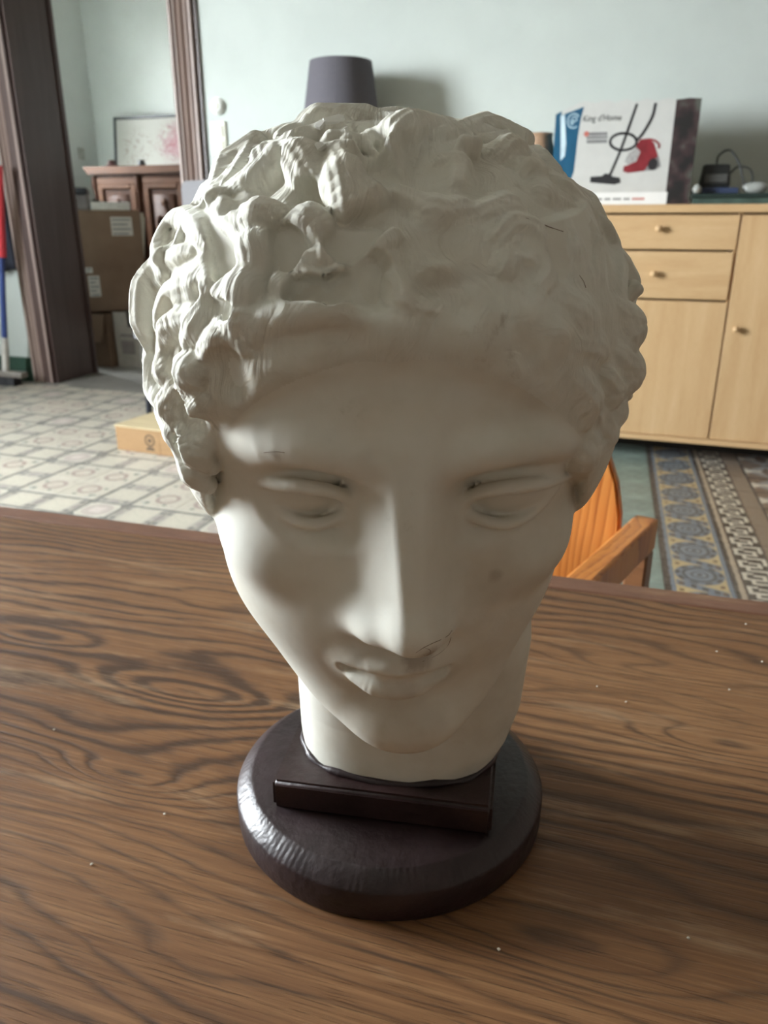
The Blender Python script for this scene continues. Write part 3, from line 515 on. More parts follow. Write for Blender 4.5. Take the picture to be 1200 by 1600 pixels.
 ([(5.27, -7.24, 8.09), (6.11, -6.99, 7.37), (6.76, -7.28, 6.63), (7.17, -7.94, 6.04)], [0.3, 0.6, 0.5, 0.2], 0.16, False, 0.024),
 ([(4.7, -14.91, -2.85), (4.76, -14.01, -3.81), (4.26, -13.27, -4.7), (3.24, -12.56, -5.03)], [0.3, 0.6, 0.5, 0.2], 0.16, False, 0.024),
 ([(-2.7, -15.92, 6.03), (-2.98, -16.4, 5.04), (-3.63, -16.51, 4.27), (-4.46, -16.34, 3.78)], [0.3, 0.6, 0.5, 0.2], 0.16, False, 0.024),
 ([(5.03, -10.16, 8.12), (5.77, -10.78, 7.36), (6.52, -10.83, 6.52), (7.12, -10.41, 5.77)], [0.3, 0.6, 0.5, 0.2], 0.16, False, 0.024),
 ([(-6.21, -12.4, 7.12), (-6.88, -12.74, 6.17), (-7.56, -12.52, 5.32), (-8.11, -11.89, 4.7)], [0.3, 0.6, 0.5, 0.2], 0.16, False, 0.024),
 ([(7.25, -11.76, -2.09), (7.58, -10.81, -1.97), (7.62, -10, -2.29), (7.4, -9.41, -2.9)], [0.3, 0.6, 0.5, 0.2], 0.16, False, 0.024),
 ([(6.35, -10.4, 6.88), (7.01, -10.39, 5.95), (7.37, -10.81, 5.09), (7.43, -11.52, 4.42)], [0.3, 0.6, 0.5, 0.2], 0.16, False, 0.024),
 ([(-2.47, -16.3, 5.5), (-2.4, -16.79, 4.38), (-1.84, -17.12, 3.49), (-0.99, -17.28, 2.92)], [0.3, 0.6, 0.5, 0.2], 0.16, False, 0.024),
 ([(-7.87, -13.62, 1.72), (-7.72, -13.82, 0.44), (-7.75, -13.49, -0.73), (-7.9, -12.78, -1.61)], [0.3, 0.6, 0.5, 0.2], 0.16, False, 0.024),
 ([(-8.91, -8.58, -1.49), (-7.88, -9.21, -3.65), (-2.97, -8.27, -1.56), (-2.36, -7.65, -2)], [0.3, 0.6, 0.5, 0.2], 0.16, False, 0.024),
 ([(-4.27, -16.61, 2.94), (-4.09, -16.78, 1.75), (-3.46, -16.99, 0.87), (-2.57, -17.19, 0.38)], [0.3, 0.6, 0.5, 0.2], 0.16, False, 0.024),
 ([(-9.05, -8.19, -0.93), (-3.99, -6.94, 0.32), (-3.44, -6.05, -0.08), (-2.73, -5.62, -0.66)], [0.3, 0.6, 0.5, 0.2], 0.16, False, 0.024),
 ([(6.14, -13.19, 5.53), (6.13, -13.87, 4.72), (6.36, -14.05, 3.83), (6.74, -13.8, 3.03)], [0.3, 0.6, 0.5, 0.2], 0.16, False, 0.024),
 ([(0.78, -13.97, 8.16), (0.78, -14.87, 7.47), (0.28, -15.52, 6.86), (-0.53, -15.87, 6.44)], [0.3, 0.6, 0.5, 0.2], 0.16, False, 0.024),
 ([(-4.05, -16.5, 3.86), (-4.94, -16.25, 3.06), (-5.35, -16.15, 2.01), (-5.32, -16.19, 0.96)], [0.3, 0.6, 0.5, 0.2], 0.16, False, 0.024),
 ([(-1.16, -14.2, 8.05), (-1.29, -15.02, 7.36), (-1.85, -15.52, 6.76), (-2.67, -15.7, 6.36)], [0.3, 0.6, 0.5, 0.2], 0.16, False, 0.024),
 ([(0.81, -16.33, 5.64), (0.73, -16.79, 4.64), (1.12, -17.03, 3.77), (1.82, -17.04, 3.13)], [0.3, 0.6, 0.5, 0.2], 0.16, False, 0.024),
 ([(-8.9, -8.69, -1.45), (-8.61, -8.01, -2.39), (-3.71, -7.92, -0.69), (-3.45, -8.04, -1.06)], [0.3, 0.6, 0.5, 0.2], 0.16, False, 0.024),
 ([(-8.33, -8.37, 5.57), (-8.75, -7.92, 4.61), (-9.02, -8, 3.62), (-9.15, -8.48, 2.78)], [0.3, 0.6, 0.5, 0.2], 0.16, False, 0.024),
 ([(-6.47, -12.02, 7.07), (-6.79, -10.94, 7.21), (-7.3, -10.11, 6.89), (-7.85, -9.61, 6.27)], [0.3, 0.6, 0.5, 0.2], 0.16, False, 0.024),
 ([(-3.26, -12.85, 8.49), (-4.42, -12.53, 8.22), (-5.41, -12.62, 7.63), (-6.07, -13, 6.87)], [0.3, 0.6, 0.5, 0.2], 0.16, False, 0.024),
 ([(6.84, -10.92, -3.42), (6.25, -10.79, -4.21), (5.71, -10.16, -4.59), (5.38, -9.31, -4.65)], [0.3, 0.6, 0.5, 0.2], 0.16, False, 0.024),
 ([(-0, -17.12, 3.76), (-0.51, -17.31, 2.71), (-0.48, -17.37, 1.64), (-0.03, -17.37, 0.73)], [0.3, 0.6, 0.5, 0.2], 0.16, False, 0.024),
 ([(4.68, -13.81, 6.68), (5.25, -13.99, 5.93), (5.85, -13.7, 5.45), (6.38, -13.08, 5.27)], [0.3, 0.6, 0.5, 0.2], 0.16, False, 0.024),
 ([(-6.56, -13.87, 5.54), (-7.43, -13.29, 4.71), (-7.95, -13.05, 3.61), (-8.1, -13.11, 2.49)], [0.3, 0.6, 0.5, 0.2], 0.16, False, 0.024),
 ([(-4.56, -7.63, 9.03), (-4.36, -5.04, 8.79), (-2.3, -5.89, 3.9), (-2.68, -5.48, 3.14)], [0.3, 0.6, 0.5, 0.2], 0.16, False, 0.024),
 ([(-7.15, -11.01, 6.8), (-7.95, -10.68, 5.78), (-8.49, -9.87, 4.98), (-8.76, -8.86, 4.53)], [0.3, 0.6, 0.5, 0.2], 0.16, False, 0.024),
 ([(8.21, -8.25, 3.03), (8.32, -8.28, 1.9), (8.32, -8.78, 1.01), (8.24, -9.58, 0.44)], [0.3, 0.6, 0.5, 0.2], 0.16, False, 0.024),
 ([(6.51, -13.49, 4.48), (6.96, -13.35, 3.29), (6.98, -13.56, 2.12), (6.7, -14.03, 1.18)], [0.3, 0.6, 0.5, 0.2], 0.16, False, 0.024),
 ([(2.2, -11.35, 9.08), (2.77, -12.16, 8.67), (3.56, -12.45, 8.22), (4.4, -12.3, 7.85)], [0.3, 0.6, 0.5, 0.2], 0.16, False, 0.024),
 ([(-6.8, -13.42, -3.11), (-6.51, -12.68, -4.04), (-5.72, -12.23, -4.76), (-4.62, -11.99, -4.99)], [0.3, 0.6, 0.5, 0.2], 0.16, False, 0.024),
 ([(-1.02, -10.38, 9.56), (-1.01, -11.61, 9.27), (-0.49, -12.62, 8.93), (0.34, -13.26, 8.61)], [0.3, 0.6, 0.5, 0.2], 0.16, False, 0.024),
 ([(6.73, -6.84, 6.65), (7.94, -6.94, 4.19), (3.28, -7.16, 1.47), (3.05, -6.53, 0.72)], [0.3, 0.6, 0.5, 0.2], 0.16, False, 0.024),
 ([(4.08, -7.37, 8.84), (2.83, -5.64, 9.13), (0.8, -6.2, 4.44), (0.98, -5.6, 3.92)], [0.3, 0.6, 0.5, 0.2], 0.16, False, 0.024),
 ([(-0.63, -17.19, -0.85), (-1.43, -16.96, -1.63), (-1.72, -16.56, -2.56), (-1.56, -16.1, -3.45)], [0.3, 0.6, 0.5, 0.2], 0.16, False, 0.024),
 ([(-2.13, -12.64, 8.82), (-2.9, -11.94, 8.96), (-3.77, -11.68, 8.8), (-4.6, -11.79, 8.42)], [0.3, 0.6, 0.5, 0.2], 0.16, False, 0.024),
 ([(-0.19, -4.71, 3.25), (0.25, -4.38, 2.3), (0.99, -4.47, 1.59), (1.77, -4.88, 1.25)], [0.3, 0.6, 0.5, 0.2], 0.16, False, 0.024),
 ([(-7.86, -13.13, 3.76), (-8.21, -12.9, 2.51), (-8.56, -12.19, 1.58), (-8.86, -11.24, 1.06)], [0.3, 0.6, 0.5, 0.2], 0.16, False, 0.024),
 ([(1.74, -13.82, 8.1), (2.51, -14.52, 7.35), (2.73, -15.29, 6.48), (2.47, -15.96, 5.67)], [0.3, 0.6, 0.5, 0.2], 0.16, False, 0.024),
 ([(-8.88, -11.05, 0.39), (-8.57, -11.9, -0.31), (-8.25, -12.24, -1.25), (-7.97, -12.11, -2.2)], [0.3, 0.6, 0.5, 0.2], 0.16, False, 0.024),
 ([(-3.04, -17.1, 1.85), (-2.91, -17.13, 0.65), (-2.31, -17.16, -0.28), (-1.41, -17.16, -0.83)], [0.3, 0.6, 0.5, 0.2], 0.16, False, 0.024),
 ([(-5.38, -16.08, 2.64), (-6.41, -15.34, 2.34), (-7.11, -14.67, 1.58), (-7.46, -14.22, 0.6)], [0.3, 0.6, 0.5, 0.2], 0.16, False, 0.024),
 ([(1.31, -12.29, 8.96), (1.54, -13.3, 8.44), (2.17, -13.93, 7.91), (3.02, -14.16, 7.43)], [0.3, 0.6, 0.5, 0.2], 0.16, False, 0.024),
 ([(-8.65, -9.49, 4.69), (-8.84, -10.2, 3.67), (-9, -10.34, 2.53), (-9.11, -10.02, 1.51)], [0.3, 0.6, 0.5, 0.2], 0.16, False, 0.024),
 ([(-0.49, -11.29, 9.37), (-1.1, -12.39, 9.01), (-2.05, -13.07, 8.63), (-3.13, -13.26, 8.31)], [0.3, 0.6, 0.5, 0.2], 0.16, False, 0.024),
 ([(7.2, -13.09, 0.03), (7.28, -12.56, -0.95), (7.04, -12.44, -1.94), (6.54, -12.66, -2.76)], [0.3, 0.6, 0.5, 0.2], 0.16, False, 0.024),
 ([(-5.92, -15.74, 0.19), (-6.81, -14.9, 0.01), (-7.39, -14.1, -0.6), (-7.59, -13.45, -1.45)], [0.3, 0.6, 0.5, 0.2], 0.16, False, 0.024),
 ([(-2.81, -7.87, 9.55), (-3.6, -5.36, 9.12), (-1.56, -5.86, 4.27), (-0.93, -5.22, 3.9)], [0.3, 0.6, 0.5, 0.2], 0.16, False, 0.024),
 ([(-1.72, -17, 3.99), (-2.84, -16.87, 3.85), (-3.68, -16.76, 3.23), (-4.14, -16.73, 2.35)], [0.3, 0.6, 0.5, 0.2], 0.16, False, 0.024),
 ([(-6, -14.33, 5.73), (-5.99, -14.91, 4.89), (-6.29, -15.01, 4.06), (-6.79, -14.76, 3.38)], [0.3, 0.6, 0.5, 0.2], 0.16, False, 0.024),
 ([(3.29, -13.2, 7.98), (4.15, -13.05, 7.6), (4.71, -13.3, 7.05), (4.93, -13.83, 6.44)], [0.3, 0.6, 0.5, 0.2], 0.16, False, 0.024),
 ([(3.72, -16.55, 1.14), (3.5, -16.6, 0.12), (3.72, -16.37, -0.75), (4.24, -15.91, -1.36)], [0.3, 0.6, 0.5, 0.2], 0.16, False, 0.024),
 ([(3.43, -16.08, -2.08), (3.27, -15.63, -3.09), (3.51, -14.94, -3.82), (4.06, -14.21, -4.22)], [0.3, 0.6, 0.5, 0.2], 0.16, False, 0.024),
 ([(-3.4, -16.04, -2.9), (-3.48, -15.44, -3.76), (-3.05, -14.97, -4.47), (-2.27, -14.65, -4.88)], [0.3, 0.6, 0.5, 0.2], 0.16, False, 0.024),
 ([(-7.85, -13.36, -0.72), (-7.5, -13.47, -1.64), (-7.38, -13.12, -2.44), (-7.44, -12.42, -2.98)], [0.3, 0.6, 0.5, 0.2], 0.16, False, 0.024),
 ([(-9.02, -10.57, 0.89), (-9.15, -9.49, 0.63), (-9.15, -8.75, -0.04), (-9.03, -8.37, -0.93)], [0.3, 0.6, 0.5, 0.2], 0.16, False, 0.024),
 ([(-8.96, -9.72, -0.8), (-9.07, -8.52, -0.74), (-8.99, -7.5, -1.14), (-3.99, -7.46, -0.05)], [0.3, 0.6, 0.5, 0.2], 0.16, False, 0.024),
 ([(-4.63, -16.57, 0.93), (-4.72, -16.43, -0.1), (-4.33, -16.46, -0.95), (-3.61, -16.57, -1.5)], [0.3, 0.6, 0.5, 0.2], 0.16, False, 0.024),
 ([(-1.07, -16.42, -2.96), (-1.6, -15.89, -3.75), (-1.59, -15.25, -4.5), (-1.14, -14.52, -5)], [0.3, 0.6, 0.5, 0.2], 0.16, False, 0.024),
 ([(3.2, -7.36, 0.3), (2.65, -7.02, -0.71), (1.85, -6.35, -1.27), (1.11, -5.63, -1.29)], [0.3, 0.6, 0.5, 0.2], 0.16, False, 0.024),
 ([(8.11, -9.01, -0.89), (7.83, -8.65, -2), (7.53, -7.87, -2.75), (2.85, -7.52, -0.57)], [0.3, 0.6, 0.5, 0.2], 0.16, False, 0.024),
 ([(-8.97, -8.12, 3.85), (-9.17, -7.58, 2.64), (-9.17, -6.67, 1.78), (-4.13, -6.96, 1.3)], [0.3, 0.6, 0.5, 0.2], 0.16, False, 0.024),
 ([(7.35, -12.89, 2.07), (7.56, -12.48, 1.21), (7.5, -12.53, 0.37), (7.23, -12.94, -0.34)], [0.3, 0.6, 0.5, 0.2], 0.16, False, 0.024),
 ([(-7.25, -14.09, 3.77), (-7.68, -13.8, 2.68), (-7.71, -13.89, 1.57), (-7.43, -14.26, 0.64)], [0.3, 0.6, 0.5, 0.2], 0.16, False, 0.024),
 ([(1.79, -16.61, -2.15), (1.43, -16.08, -3.28), (0.61, -15.62, -4.09), (-0.41, -15.32, -4.5)], [0.3, 0.6, 0.5, 0.2], 0.16, False, 0.024),
 ([(0.88, -9.09, -2.13), (0.68, -7.92, -2.35), (-0.04, -6.99, -2.37), (-0.96, -6.53, -2.21)], [0.3, 0.6, 0.5, 0.2], 0.16, False, 0.024),
 ([(7.85, -11.55, 2.24), (7.86, -11.64, 1.21), (7.94, -11.23, 0.39), (8.06, -10.49, -0.11)], [0.3, 0.6, 0.5, 0.2], 0.16, False, 0.024),
 ([(4.25, -6.21, 8.63), (5.02, -5.69, 8.08), (5.79, -5.72, 7.48), (6.39, -6.2, 6.95)], [0.3, 0.6, 0.5, 0.2], 0.16, False, 0.024),
 ([(-7.65, -13.25, -1.62), (-7, -13.47, -2.73), (-6.47, -13.11, -3.79), (-6.11, -12.33, -4.57)], [0.3, 0.6, 0.5, 0.2], 0.16, False, 0.024),
 ([(-6.09, -14.77, 4.96), (-5.45, -15.56, 4.39), (-5.16, -16.04, 3.51), (-5.2, -16.2, 2.54)], [0.3, 0.6, 0.5, 0.2], 0.16, False, 0.024),
 ([(-1.29, -15.7, 6.62), (-2.05, -16.14, 5.88), (-3, -16.19, 5.47), (-3.95, -15.91, 5.38)], [0.3, 0.6, 0.5, 0.2], 0.16, False, 0.024),
 ([(-7.81, -12.17, -2.51), (-8.1, -11.05, -2.7), (-8.03, -10.15, -3.24), (-7.64, -9.53, -3.95)], [0.3, 0.6, 0.5, 0.2], 0.16, False, 0.024),
 ([(-6.36, -8.11, 7.97), (-7.04, -9.02, 7.34), (-7.74, -9.43, 6.44), (-8.32, -9.36, 5.49)], [0.3, 0.6, 0.5, 0.2], 0.16, False, 0.024),
 ([(5.28, -14.9, -1.96), (5.18, -14.47, -2.82), (5.41, -13.82, -3.3), (5.87, -13.11, -3.42)], [0.3, 0.6, 0.5, 0.2], 0.16, False, 0.024),
 ([(-5.86, -15.79, 2.3), (-5.23, -16.25, 1.36), (-4.96, -16.34, 0.26), (-5.04, -16.14, -0.79)], [0.3, 0.6, 0.5, 0.2], 0.16, False, 0.024),
 ([(4.45, -16.08, 2.71), (3.61, -16.57, 2.31), (3.12, -16.82, 1.56), (2.99, -16.85, 0.66)], [0.3, 0.6, 0.5, 0.2], 0.16, False, 0.024),
 ([(2.12, -15.97, 5.82), (3.18, -16.03, 5.03), (3.76, -16.18, 3.94), (3.85, -16.4, 2.84)], [0.3, 0.6, 0.5, 0.2], 0.16, False, 0.024),
 ([(3.79, -10.87, 8.67), (4.34, -11.75, 8.12), (5.09, -12.11, 7.45), (5.85, -11.99, 6.79)], [0.3, 0.6, 0.5, 0.2], 0.16, False, 0.024),
 ([(5.29, -15.02, 4.32), (5.27, -15.34, 3.39), (5.57, -15.26, 2.6), (6.05, -14.83, 2.04)], [0.3, 0.6, 0.5, 0.2], 0.16, False, 0.024),
 ([(0.42, -11.92, 9.17), (0.99, -12.7, 8.81), (1.02, -13.51, 8.41), (0.61, -14.19, 8.02)], [0.3, 0.6, 0.5, 0.2], 0.16, False, 0.024),
 ([(-9.05, -9.59, 3.01), (-9.17, -9.41, 1.86), (-9.22, -8.78, 1.01), (-9.21, -7.89, 0.54)], [0.3, 0.6, 0.5, 0.2], 0.16, False, 0.024),
 ([(-1.97, -5.13, 3.32), (-1.56, -4.54, 2.49), (-0.75, -4.24, 1.97), (0.15, -4.25, 1.81)], [0.3, 0.6, 0.5, 0.2], 0.16, False, 0.024),
 ([(4.57, -16.08, 0.63), (4.7, -15.87, -0.41), (5.14, -15.37, -1.11), (5.74, -14.7, -1.41)], [0.3, 0.6, 0.5, 0.2], 0.16, False, 0.024),
 ([(-8.42, -7.75, 5.42), (-8.29, -5.47, 5.15), (-3.7, -6.28, 2.34), (-3.73, -6.03, 1.53)], [0.3, 0.6, 0.5, 0.2], 0.16, False, 0.024),
 ([(-0.26, -16.56, 5.31), (-0.77, -16.98, 4.23), (-0.75, -17.26, 3.1), (-0.3, -17.36, 2.13)], [0.3, 0.6, 0.5, 0.2], 0.16, False, 0.024),
 ([(4.35, -15.59, 4.62), (4.64, -15.78, 3.6), (4.41, -16.1, 2.72), (3.83, -16.48, 2.11)], [0.3, 0.6, 0.5, 0.2], 0.16, False, 0.024),
 ([(-0.37, -15.5, 6.89), (0.19, -16.1, 6.1), (1.05, -16.32, 5.57), (2.02, -16.26, 5.38)], [0.3, 0.6, 0.5, 0.2], 0.16, False, 0.024),
 ([(-0.19, -17.19, -0.83), (0.1, -16.85, -1.99), (0.82, -16.44, -2.81), (1.78, -16.04, -3.23)], [0.3, 0.6, 0.5, 0.2], 0.16, False, 0.024),
 ([(-5.42, -14.71, 5.9), (-5.54, -15.2, 5.04), (-5.18, -15.71, 4.46), (-4.51, -16.18, 4.2)], [0.3, 0.6, 0.5, 0.2], 0.16, False, 0.024),
 ([(-2.38, -16.91, -1.43), (-1.85, -16.6, -2.47), (-1.81, -16.06, -3.46), (-2.18, -15.41, -4.24)], [0.3, 0.6, 0.5, 0.2], 0.16, False, 0.024),
 ([(4.39, -4.95, 8.46), (1.69, -6.03, 3.97), (1.99, -5.75, 3.44), (2.41, -5.81, 2.93)], [0.12, 0.28, 0.25, 0.1], 0.14, False, 0.012),
 ([(1.94, -4.69, 1.24), (1.3, -4.31, 1.43), (0.72, -4.09, 1.21), (0.3, -4.04, 0.7)], [0.12, 0.22, 0.2, 0.1], 0.14, False, 0.012),
 ([(3.36, -6.97, 0.91), (3.16, -6.34, 1.17), (2.88, -5.85, 1.02), (2.59, -5.55, 0.56)], [0.12, 0.2, 0.18, 0.1], 0.14, False, 0.012),
 ([(1.51, -5.28, 3.4), (1.76, -4.98, 2.59), (1.56, -4.64, 1.89), (1.05, -4.34, 1.42)], [0.12, 0.21, 0.19, 0.1], 0.14, False, 0.012),
 ([(-6.66, -11.8, 7.32), (-7.24, -11.31, 6.94), (-7.72, -11.2, 6.38), (-8.03, -11.41, 5.75)], [0.12, 0.26, 0.24, 0.1], 0.14, False, 0.012),
 ([(-9.14, -11.18, 2.12), (-9.19, -11.09, 1.24), (-9.09, -11.38, 0.5), (-8.89, -11.94, -0.01)], [0.12, 0.22, 0.2, 0.1], 0.14, False, 0.012),
 ([(-1.15, -5.82, 9.73), (-0.61, -6.18, 4.82), (-0.1, -5.66, 4.49), (0.57, -5.48, 4.19)], [0.12, 0.27, 0.24, 0.1], 0.14, False, 0.012),
 ([(8.44, -9.26, 1.44), (8.47, -8.82, 0.94), (8.48, -8.3, 0.88), (8.47, -7.79, 1.18)], [0.12, 0.2, 0.18, 0.1], 0.14, False, 0.012),
 ([(-7.73, -11.76, 5.9), (-8.09, -11.86, 5.12), (-8.44, -11.54, 4.53), (-8.72, -10.95, 4.17)], [0.12, 0.29, 0.26, 0.1], 0.14, False, 0.012),
 ([(-3.38, -6.98, -1.14), (-3.27, -6.27, -0.85), (-2.86, -5.74, -0.85), (-2.3, -5.45, -1.08)], [0.12, 0.24, 0.22, 0.1], 0.14, False, 0.012),
 ([(-1.51, -9.78, 9.75), (-0.79, -9.6, 9.8), (-0.39, -9.12, 9.85), (-0.31, -8.48, 9.87)], [0.12, 0.3, 0.27, 0.1], 0.14, False, 0.012),
 ([(0.76, -4.3, 0.16), (-0.01, -4.21, -0.11), (-0.54, -4.41, -0.6), (-0.75, -4.8, -1.19)], [0.12, 0.21, 0.19, 0.1], 0.14, False, 0.012),
 ([(-2.01, -4.64, -0.41), (-1.57, -4.89, -1.09), (-0.87, -4.99, -1.43), (-0.12, -4.96, -1.4)], [0.12, 0.23, 0.2, 0.1], 0.14, False, 0.012),
 ([(2.17, -7.99, -1.64), (1.66, -8.32, -2.01), (1.15, -8.22, -2.3), (0.72, -7.78, -2.46)], [0.12, 0.29, 0.26, 0.1], 0.14, False, 0.012),
 ([(-4.37, -7.25, 0.33), (-4.11, -6.84, -0.17), (-3.88, -6.33, -0.24), (-3.7, -5.83, 0.04)], [0.12, 0.29, 0.26, 0.1], 0.14, False, 0.012),
 ([(-5.36, -11.03, 8.61), (-6.07, -10.93, 8.17), (-6.57, -11.22, 7.71), (-6.8, -11.75, 7.27)], [0.12, 0.26, 0.23, 0.1], 0.14, False, 0.012),
 ([(5.08, -10.55, 8.25), (5.77, -10.17, 7.81), (6.16, -9.51, 7.55), (6.27, -8.73, 7.51)], [0.12, 0.24, 0.21, 0.1], 0.14, False, 0.012),
 ([(8, -9.38, 4.42), (8.19, -9.49, 3.61), (8.24, -9.94, 3.03), (8.18, -10.61, 2.72)], [0.12, 0.2, 0.18, 0.1], 0.14, False, 0.012),
 ([(-1.33, -8.44, -2.58), (-1.6, -7.62, -2.51), (-1.42, -6.87, -2.41), (-0.93, -6.33, -2.3)], [0.12, 0.24, 0.22, 0.1], 0.14, False, 0.012),
 ([(-3.64, -5.55, 1.96), (-3.19, -5.06, 1.98), (-2.92, -4.77, 1.64), (-2.82, -4.69, 1.08)], [0.12, 0.22, 0.19, 0.1], 0.14, False, 0.012),
 ([(-1.43, -4.04, 1.86), (-0.95, -3.91, 1.24), (-0.88, -3.97, 0.55), (-1.13, -4.18, -0.06)], [0.12, 0.27, 0.25, 0.1], 0.14, False, 0.012),
 ([(-0.87, -6.18, 9.82), (-1.34, -5.67, 9.74), (-1.37, -5.11, 9.63), (-1.04, -4.6, 9.53)], [0.12, 0.29, 0.26, 0.1], 0.14, False, 0.012),
 ([(2.6, -7.03, 9.52), (2.88, -6.35, 9.39), (2.73, -5.75, 9.35), (2.26, -5.3, 9.4)], [0.12, 0.21, 0.19, 0.1], 0.14, False, 0.012),
 ([(1.48, -5.44, -1.09), (0.86, -5.27, -1.31), (0.46, -5.45, -1.64), (0.29, -5.9, -2.02)], [0.12, 0.28, 0.25, 0.1], 0.14, False, 0.012),
 ([(-2.85, -4.74, 1.05), (-3.14, -5.11, 0.39), (-3.02, -5.31, -0.31), (-2.58, -5.33, -0.88)], [0.12, 0.21, 0.19, 0.1], 0.14, False, 0.012),
 ([(3.06, -6.92, -0.43), (2.84, -6.19, -0.25), (2.42, -5.68, -0.4), (1.92, -5.45, -0.79)], [0.12, 0.29, 0.26, 0.1], 0.14, False, 0.012),
 ([(5.13, -5.85, 8.29), (5.39, -5.27, 7.98), (5.79, -5.12, 7.6), (6.23, -5.32, 7.22)], [0.12, 0.23, 0.2, 0.1], 0.14, False, 0.012),
 ([(-8.67, -10.06, -2.65), (-8, -9.01, -4.05), (-3.63, -7.76, -1.31), (-3.59, -7.06, -1.19)], [0.12, 0.29, 0.26, 0.1], 0.14, False, 0.012),
 ([(7.33, -6.82, 6.16), (7.69, -7.06, 5.55), (7.91, -6.88, 4.99), (8.03, -6.39, 4.57)], [0.12, 0.25, 0.23, 0.1], 0.14, False, 0.012),
 ([(-1.95, -5.92, -1.83), (-1.12, -5.7, -1.97), (-0.39, -5.91, -2.17), (0.12, -6.44, -2.39)], [0.12, 0.22, 0.19, 0.1], 0.14, False, 0.012),
 ([(1.59, -10.09, 9.66), (2.21, -9.76, 9.58), (2.76, -9.84, 9.43), (3.2, -10.26, 9.25)], [0.12, 0.21, 0.19, 0.1], 0.14, False, 0.012),
 ([(4.15, -8.02, 9.1), (4.04, -7.12, 9.13), (4.3, -6.36, 8.95), (4.79, -5.84, 8.61)], [0.12, 0.21, 0.18, 0.1], 0.14, False, 0.012),
 ([(2.12, -8.37, 9.72), (2.88, -8.55, 9.52), (3.5, -8.31, 9.3), (3.92, -7.76, 9.15)], [0.12, 0.26, 0.24, 0.1], 0.14, False, 0.012),
 ([(-9.44, -9.67, 0.94), (-9.42, -9.6, 0.28), (-9.35, -9.9, -0.14), (-9.24, -10.46, -0.32)], [0.12, 0.21, 0.19, 0.1], 0.14, False, 0.012),
 ([(7.95, -6.07, 4.4), (8.26, -5.88, 2.88), (3.29, -6.7, 1.59), (3.07, -6.17, 1.46)], [0.12, 0.28, 0.26, 0.1], 0.14, False, 0.012),
 ([(-9.26, -9.73, 2.61), (-9.3, -9.85, 1.82), (-9.35, -9.56, 1.19), (-9.38, -8.99, 0.79)], [0.12, 0.26, 0.23, 0.1], 0.14, False, 0.012),
 ([(-2.12, -9.12, -2.1), (-1.39, -9.23, -2.34), (-0.82, -8.92, -2.53), (-0.49, -8.33, -2.64)], [0.12, 0.27, 0.24, 0.1], 0.14, False, 0.012),
 ([(8.25, -10.87, 2), (8.26, -10.94, 1.33), (8.17, -11.33, 0.94), (7.99, -11.9, 0.85)], [0.12, 0.25, 0.22, 0.1], 0.14, False, 0.012),
 ([(-0.94, -11.17, 9.53), (-1.63, -11.66, 9.36), (-2.38, -11.71, 9.26), (-3.07, -11.4, 9.22)], [0.12, 0.29, 0.26, 0.1], 0.14, False, 0.012),
 ([(0.49, -5.61, 4.41), (0.63, -5.05, 3.84), (0.34, -4.62, 3.37), (-0.22, -4.38, 3.08)], [0.12, 0.21, 0.19, 0.1], 0.14, False, 0.012),
 ([(8.54, -9.18, 0.52), (8.5, -8.89, -0.24), (8.46, -8.32, -0.65), (8.44, -7.61, -0.73)], [0.12, 0.25, 0.23, 0.1], 0.14, False, 0.012),
 ([(-0.17, -11.56, 9.52), (-0.42, -10.95, 9.65), (-0.89, -10.71, 9.7), (-1.48, -10.8, 9.66)], [0.12, 0.25, 0.23, 0.1], 0.14, False, 0.012),
 ([(-1.81, -4.62, 3.16), (-2.22, -4.54, 2.59), (-2.19, -4.37, 2.03), (-1.83, -4.16, 1.59)], [0.12, 0.23, 0.21, 0.1], 0.14, False, 0.012),
 ([(2.87, -7.76, -1), (2.67, -7.15, -1.14), (2.33, -6.93, -1.44), (1.93, -7.04, -1.84)], [0.12, 0.28, 0.25, 0.1], 0.14, False, 0.012),
 ([(-5.86, -6.36, 8.44), (-6.41, -6.46, 8.06), (-6.75, -6.19, 7.73), (-6.88, -5.65, 7.51)], [0.12, 0.26, 0.23, 0.1], 0.14, False, 0.012),
 ([(-5.08, -5.9, 8.88), (-2.19, -6.38, 4.56), (-2.22, -5.84, 4.2), (-2.51, -5.52, 3.72)], [0.12, 0.27, 0.24, 0.1], 0.14, False, 0.012),
 ([(2.26, -5.12, 0.72), (2.32, -5.39, 0.08), (2.05, -5.4, -0.43), (1.55, -5.21, -0.75)], [0.12, 0.21, 0.19, 0.1], 0.14, False, 0.012),
 ([(-0.31, -5.54, 4.41), (-1, -5.65, 4.45), (-1.49, -5.5, 4.2), (-1.72, -5.16, 3.76)], [0.12, 0.21, 0.19, 0.1], 0.14, False, 0.012),
 ([(0.68, -9.39, -2.22), (-0.03, -9.09, -2.47), (-0.44, -8.5, -2.62), (-0.51, -7.78, -2.64)], [0.12, 0.2, 0.18, 0.1], 0.14, False, 0.012),
 ([(-2.7, -7.1, 9.77), (-2.16, -6.69, 9.82), (-2.03, -6.16, 9.79), (-2.25, -5.61, 9.69)], [0.12, 0.27, 0.24, 0.1], 0.14, False, 0.012),
 ([(-2.26, -5.85, 4.21), (-2.64, -5.57, 3.67), (-2.6, -5.18, 3.24), (-2.24, -4.78, 2.97)], [0.12, 0.24, 0.22, 0.1], 0.14, False, 0.012),
 ([(-0.91, -7.97, 9.87), (-1.54, -7.47, 9.84), (-1.75, -6.81, 9.81), (-1.59, -6.13, 9.75)], [0.12, 0.23, 0.2, 0.1], 0.14, False, 0.012),
 ([(-2.47, -11.3, 9.51), (-3.16, -11.39, 9.36), (-3.54, -11.77, 9.14), (-3.62, -12.35, 8.92)], [0.12, 0.22, 0.2, 0.1], 0.14, False, 0.012),
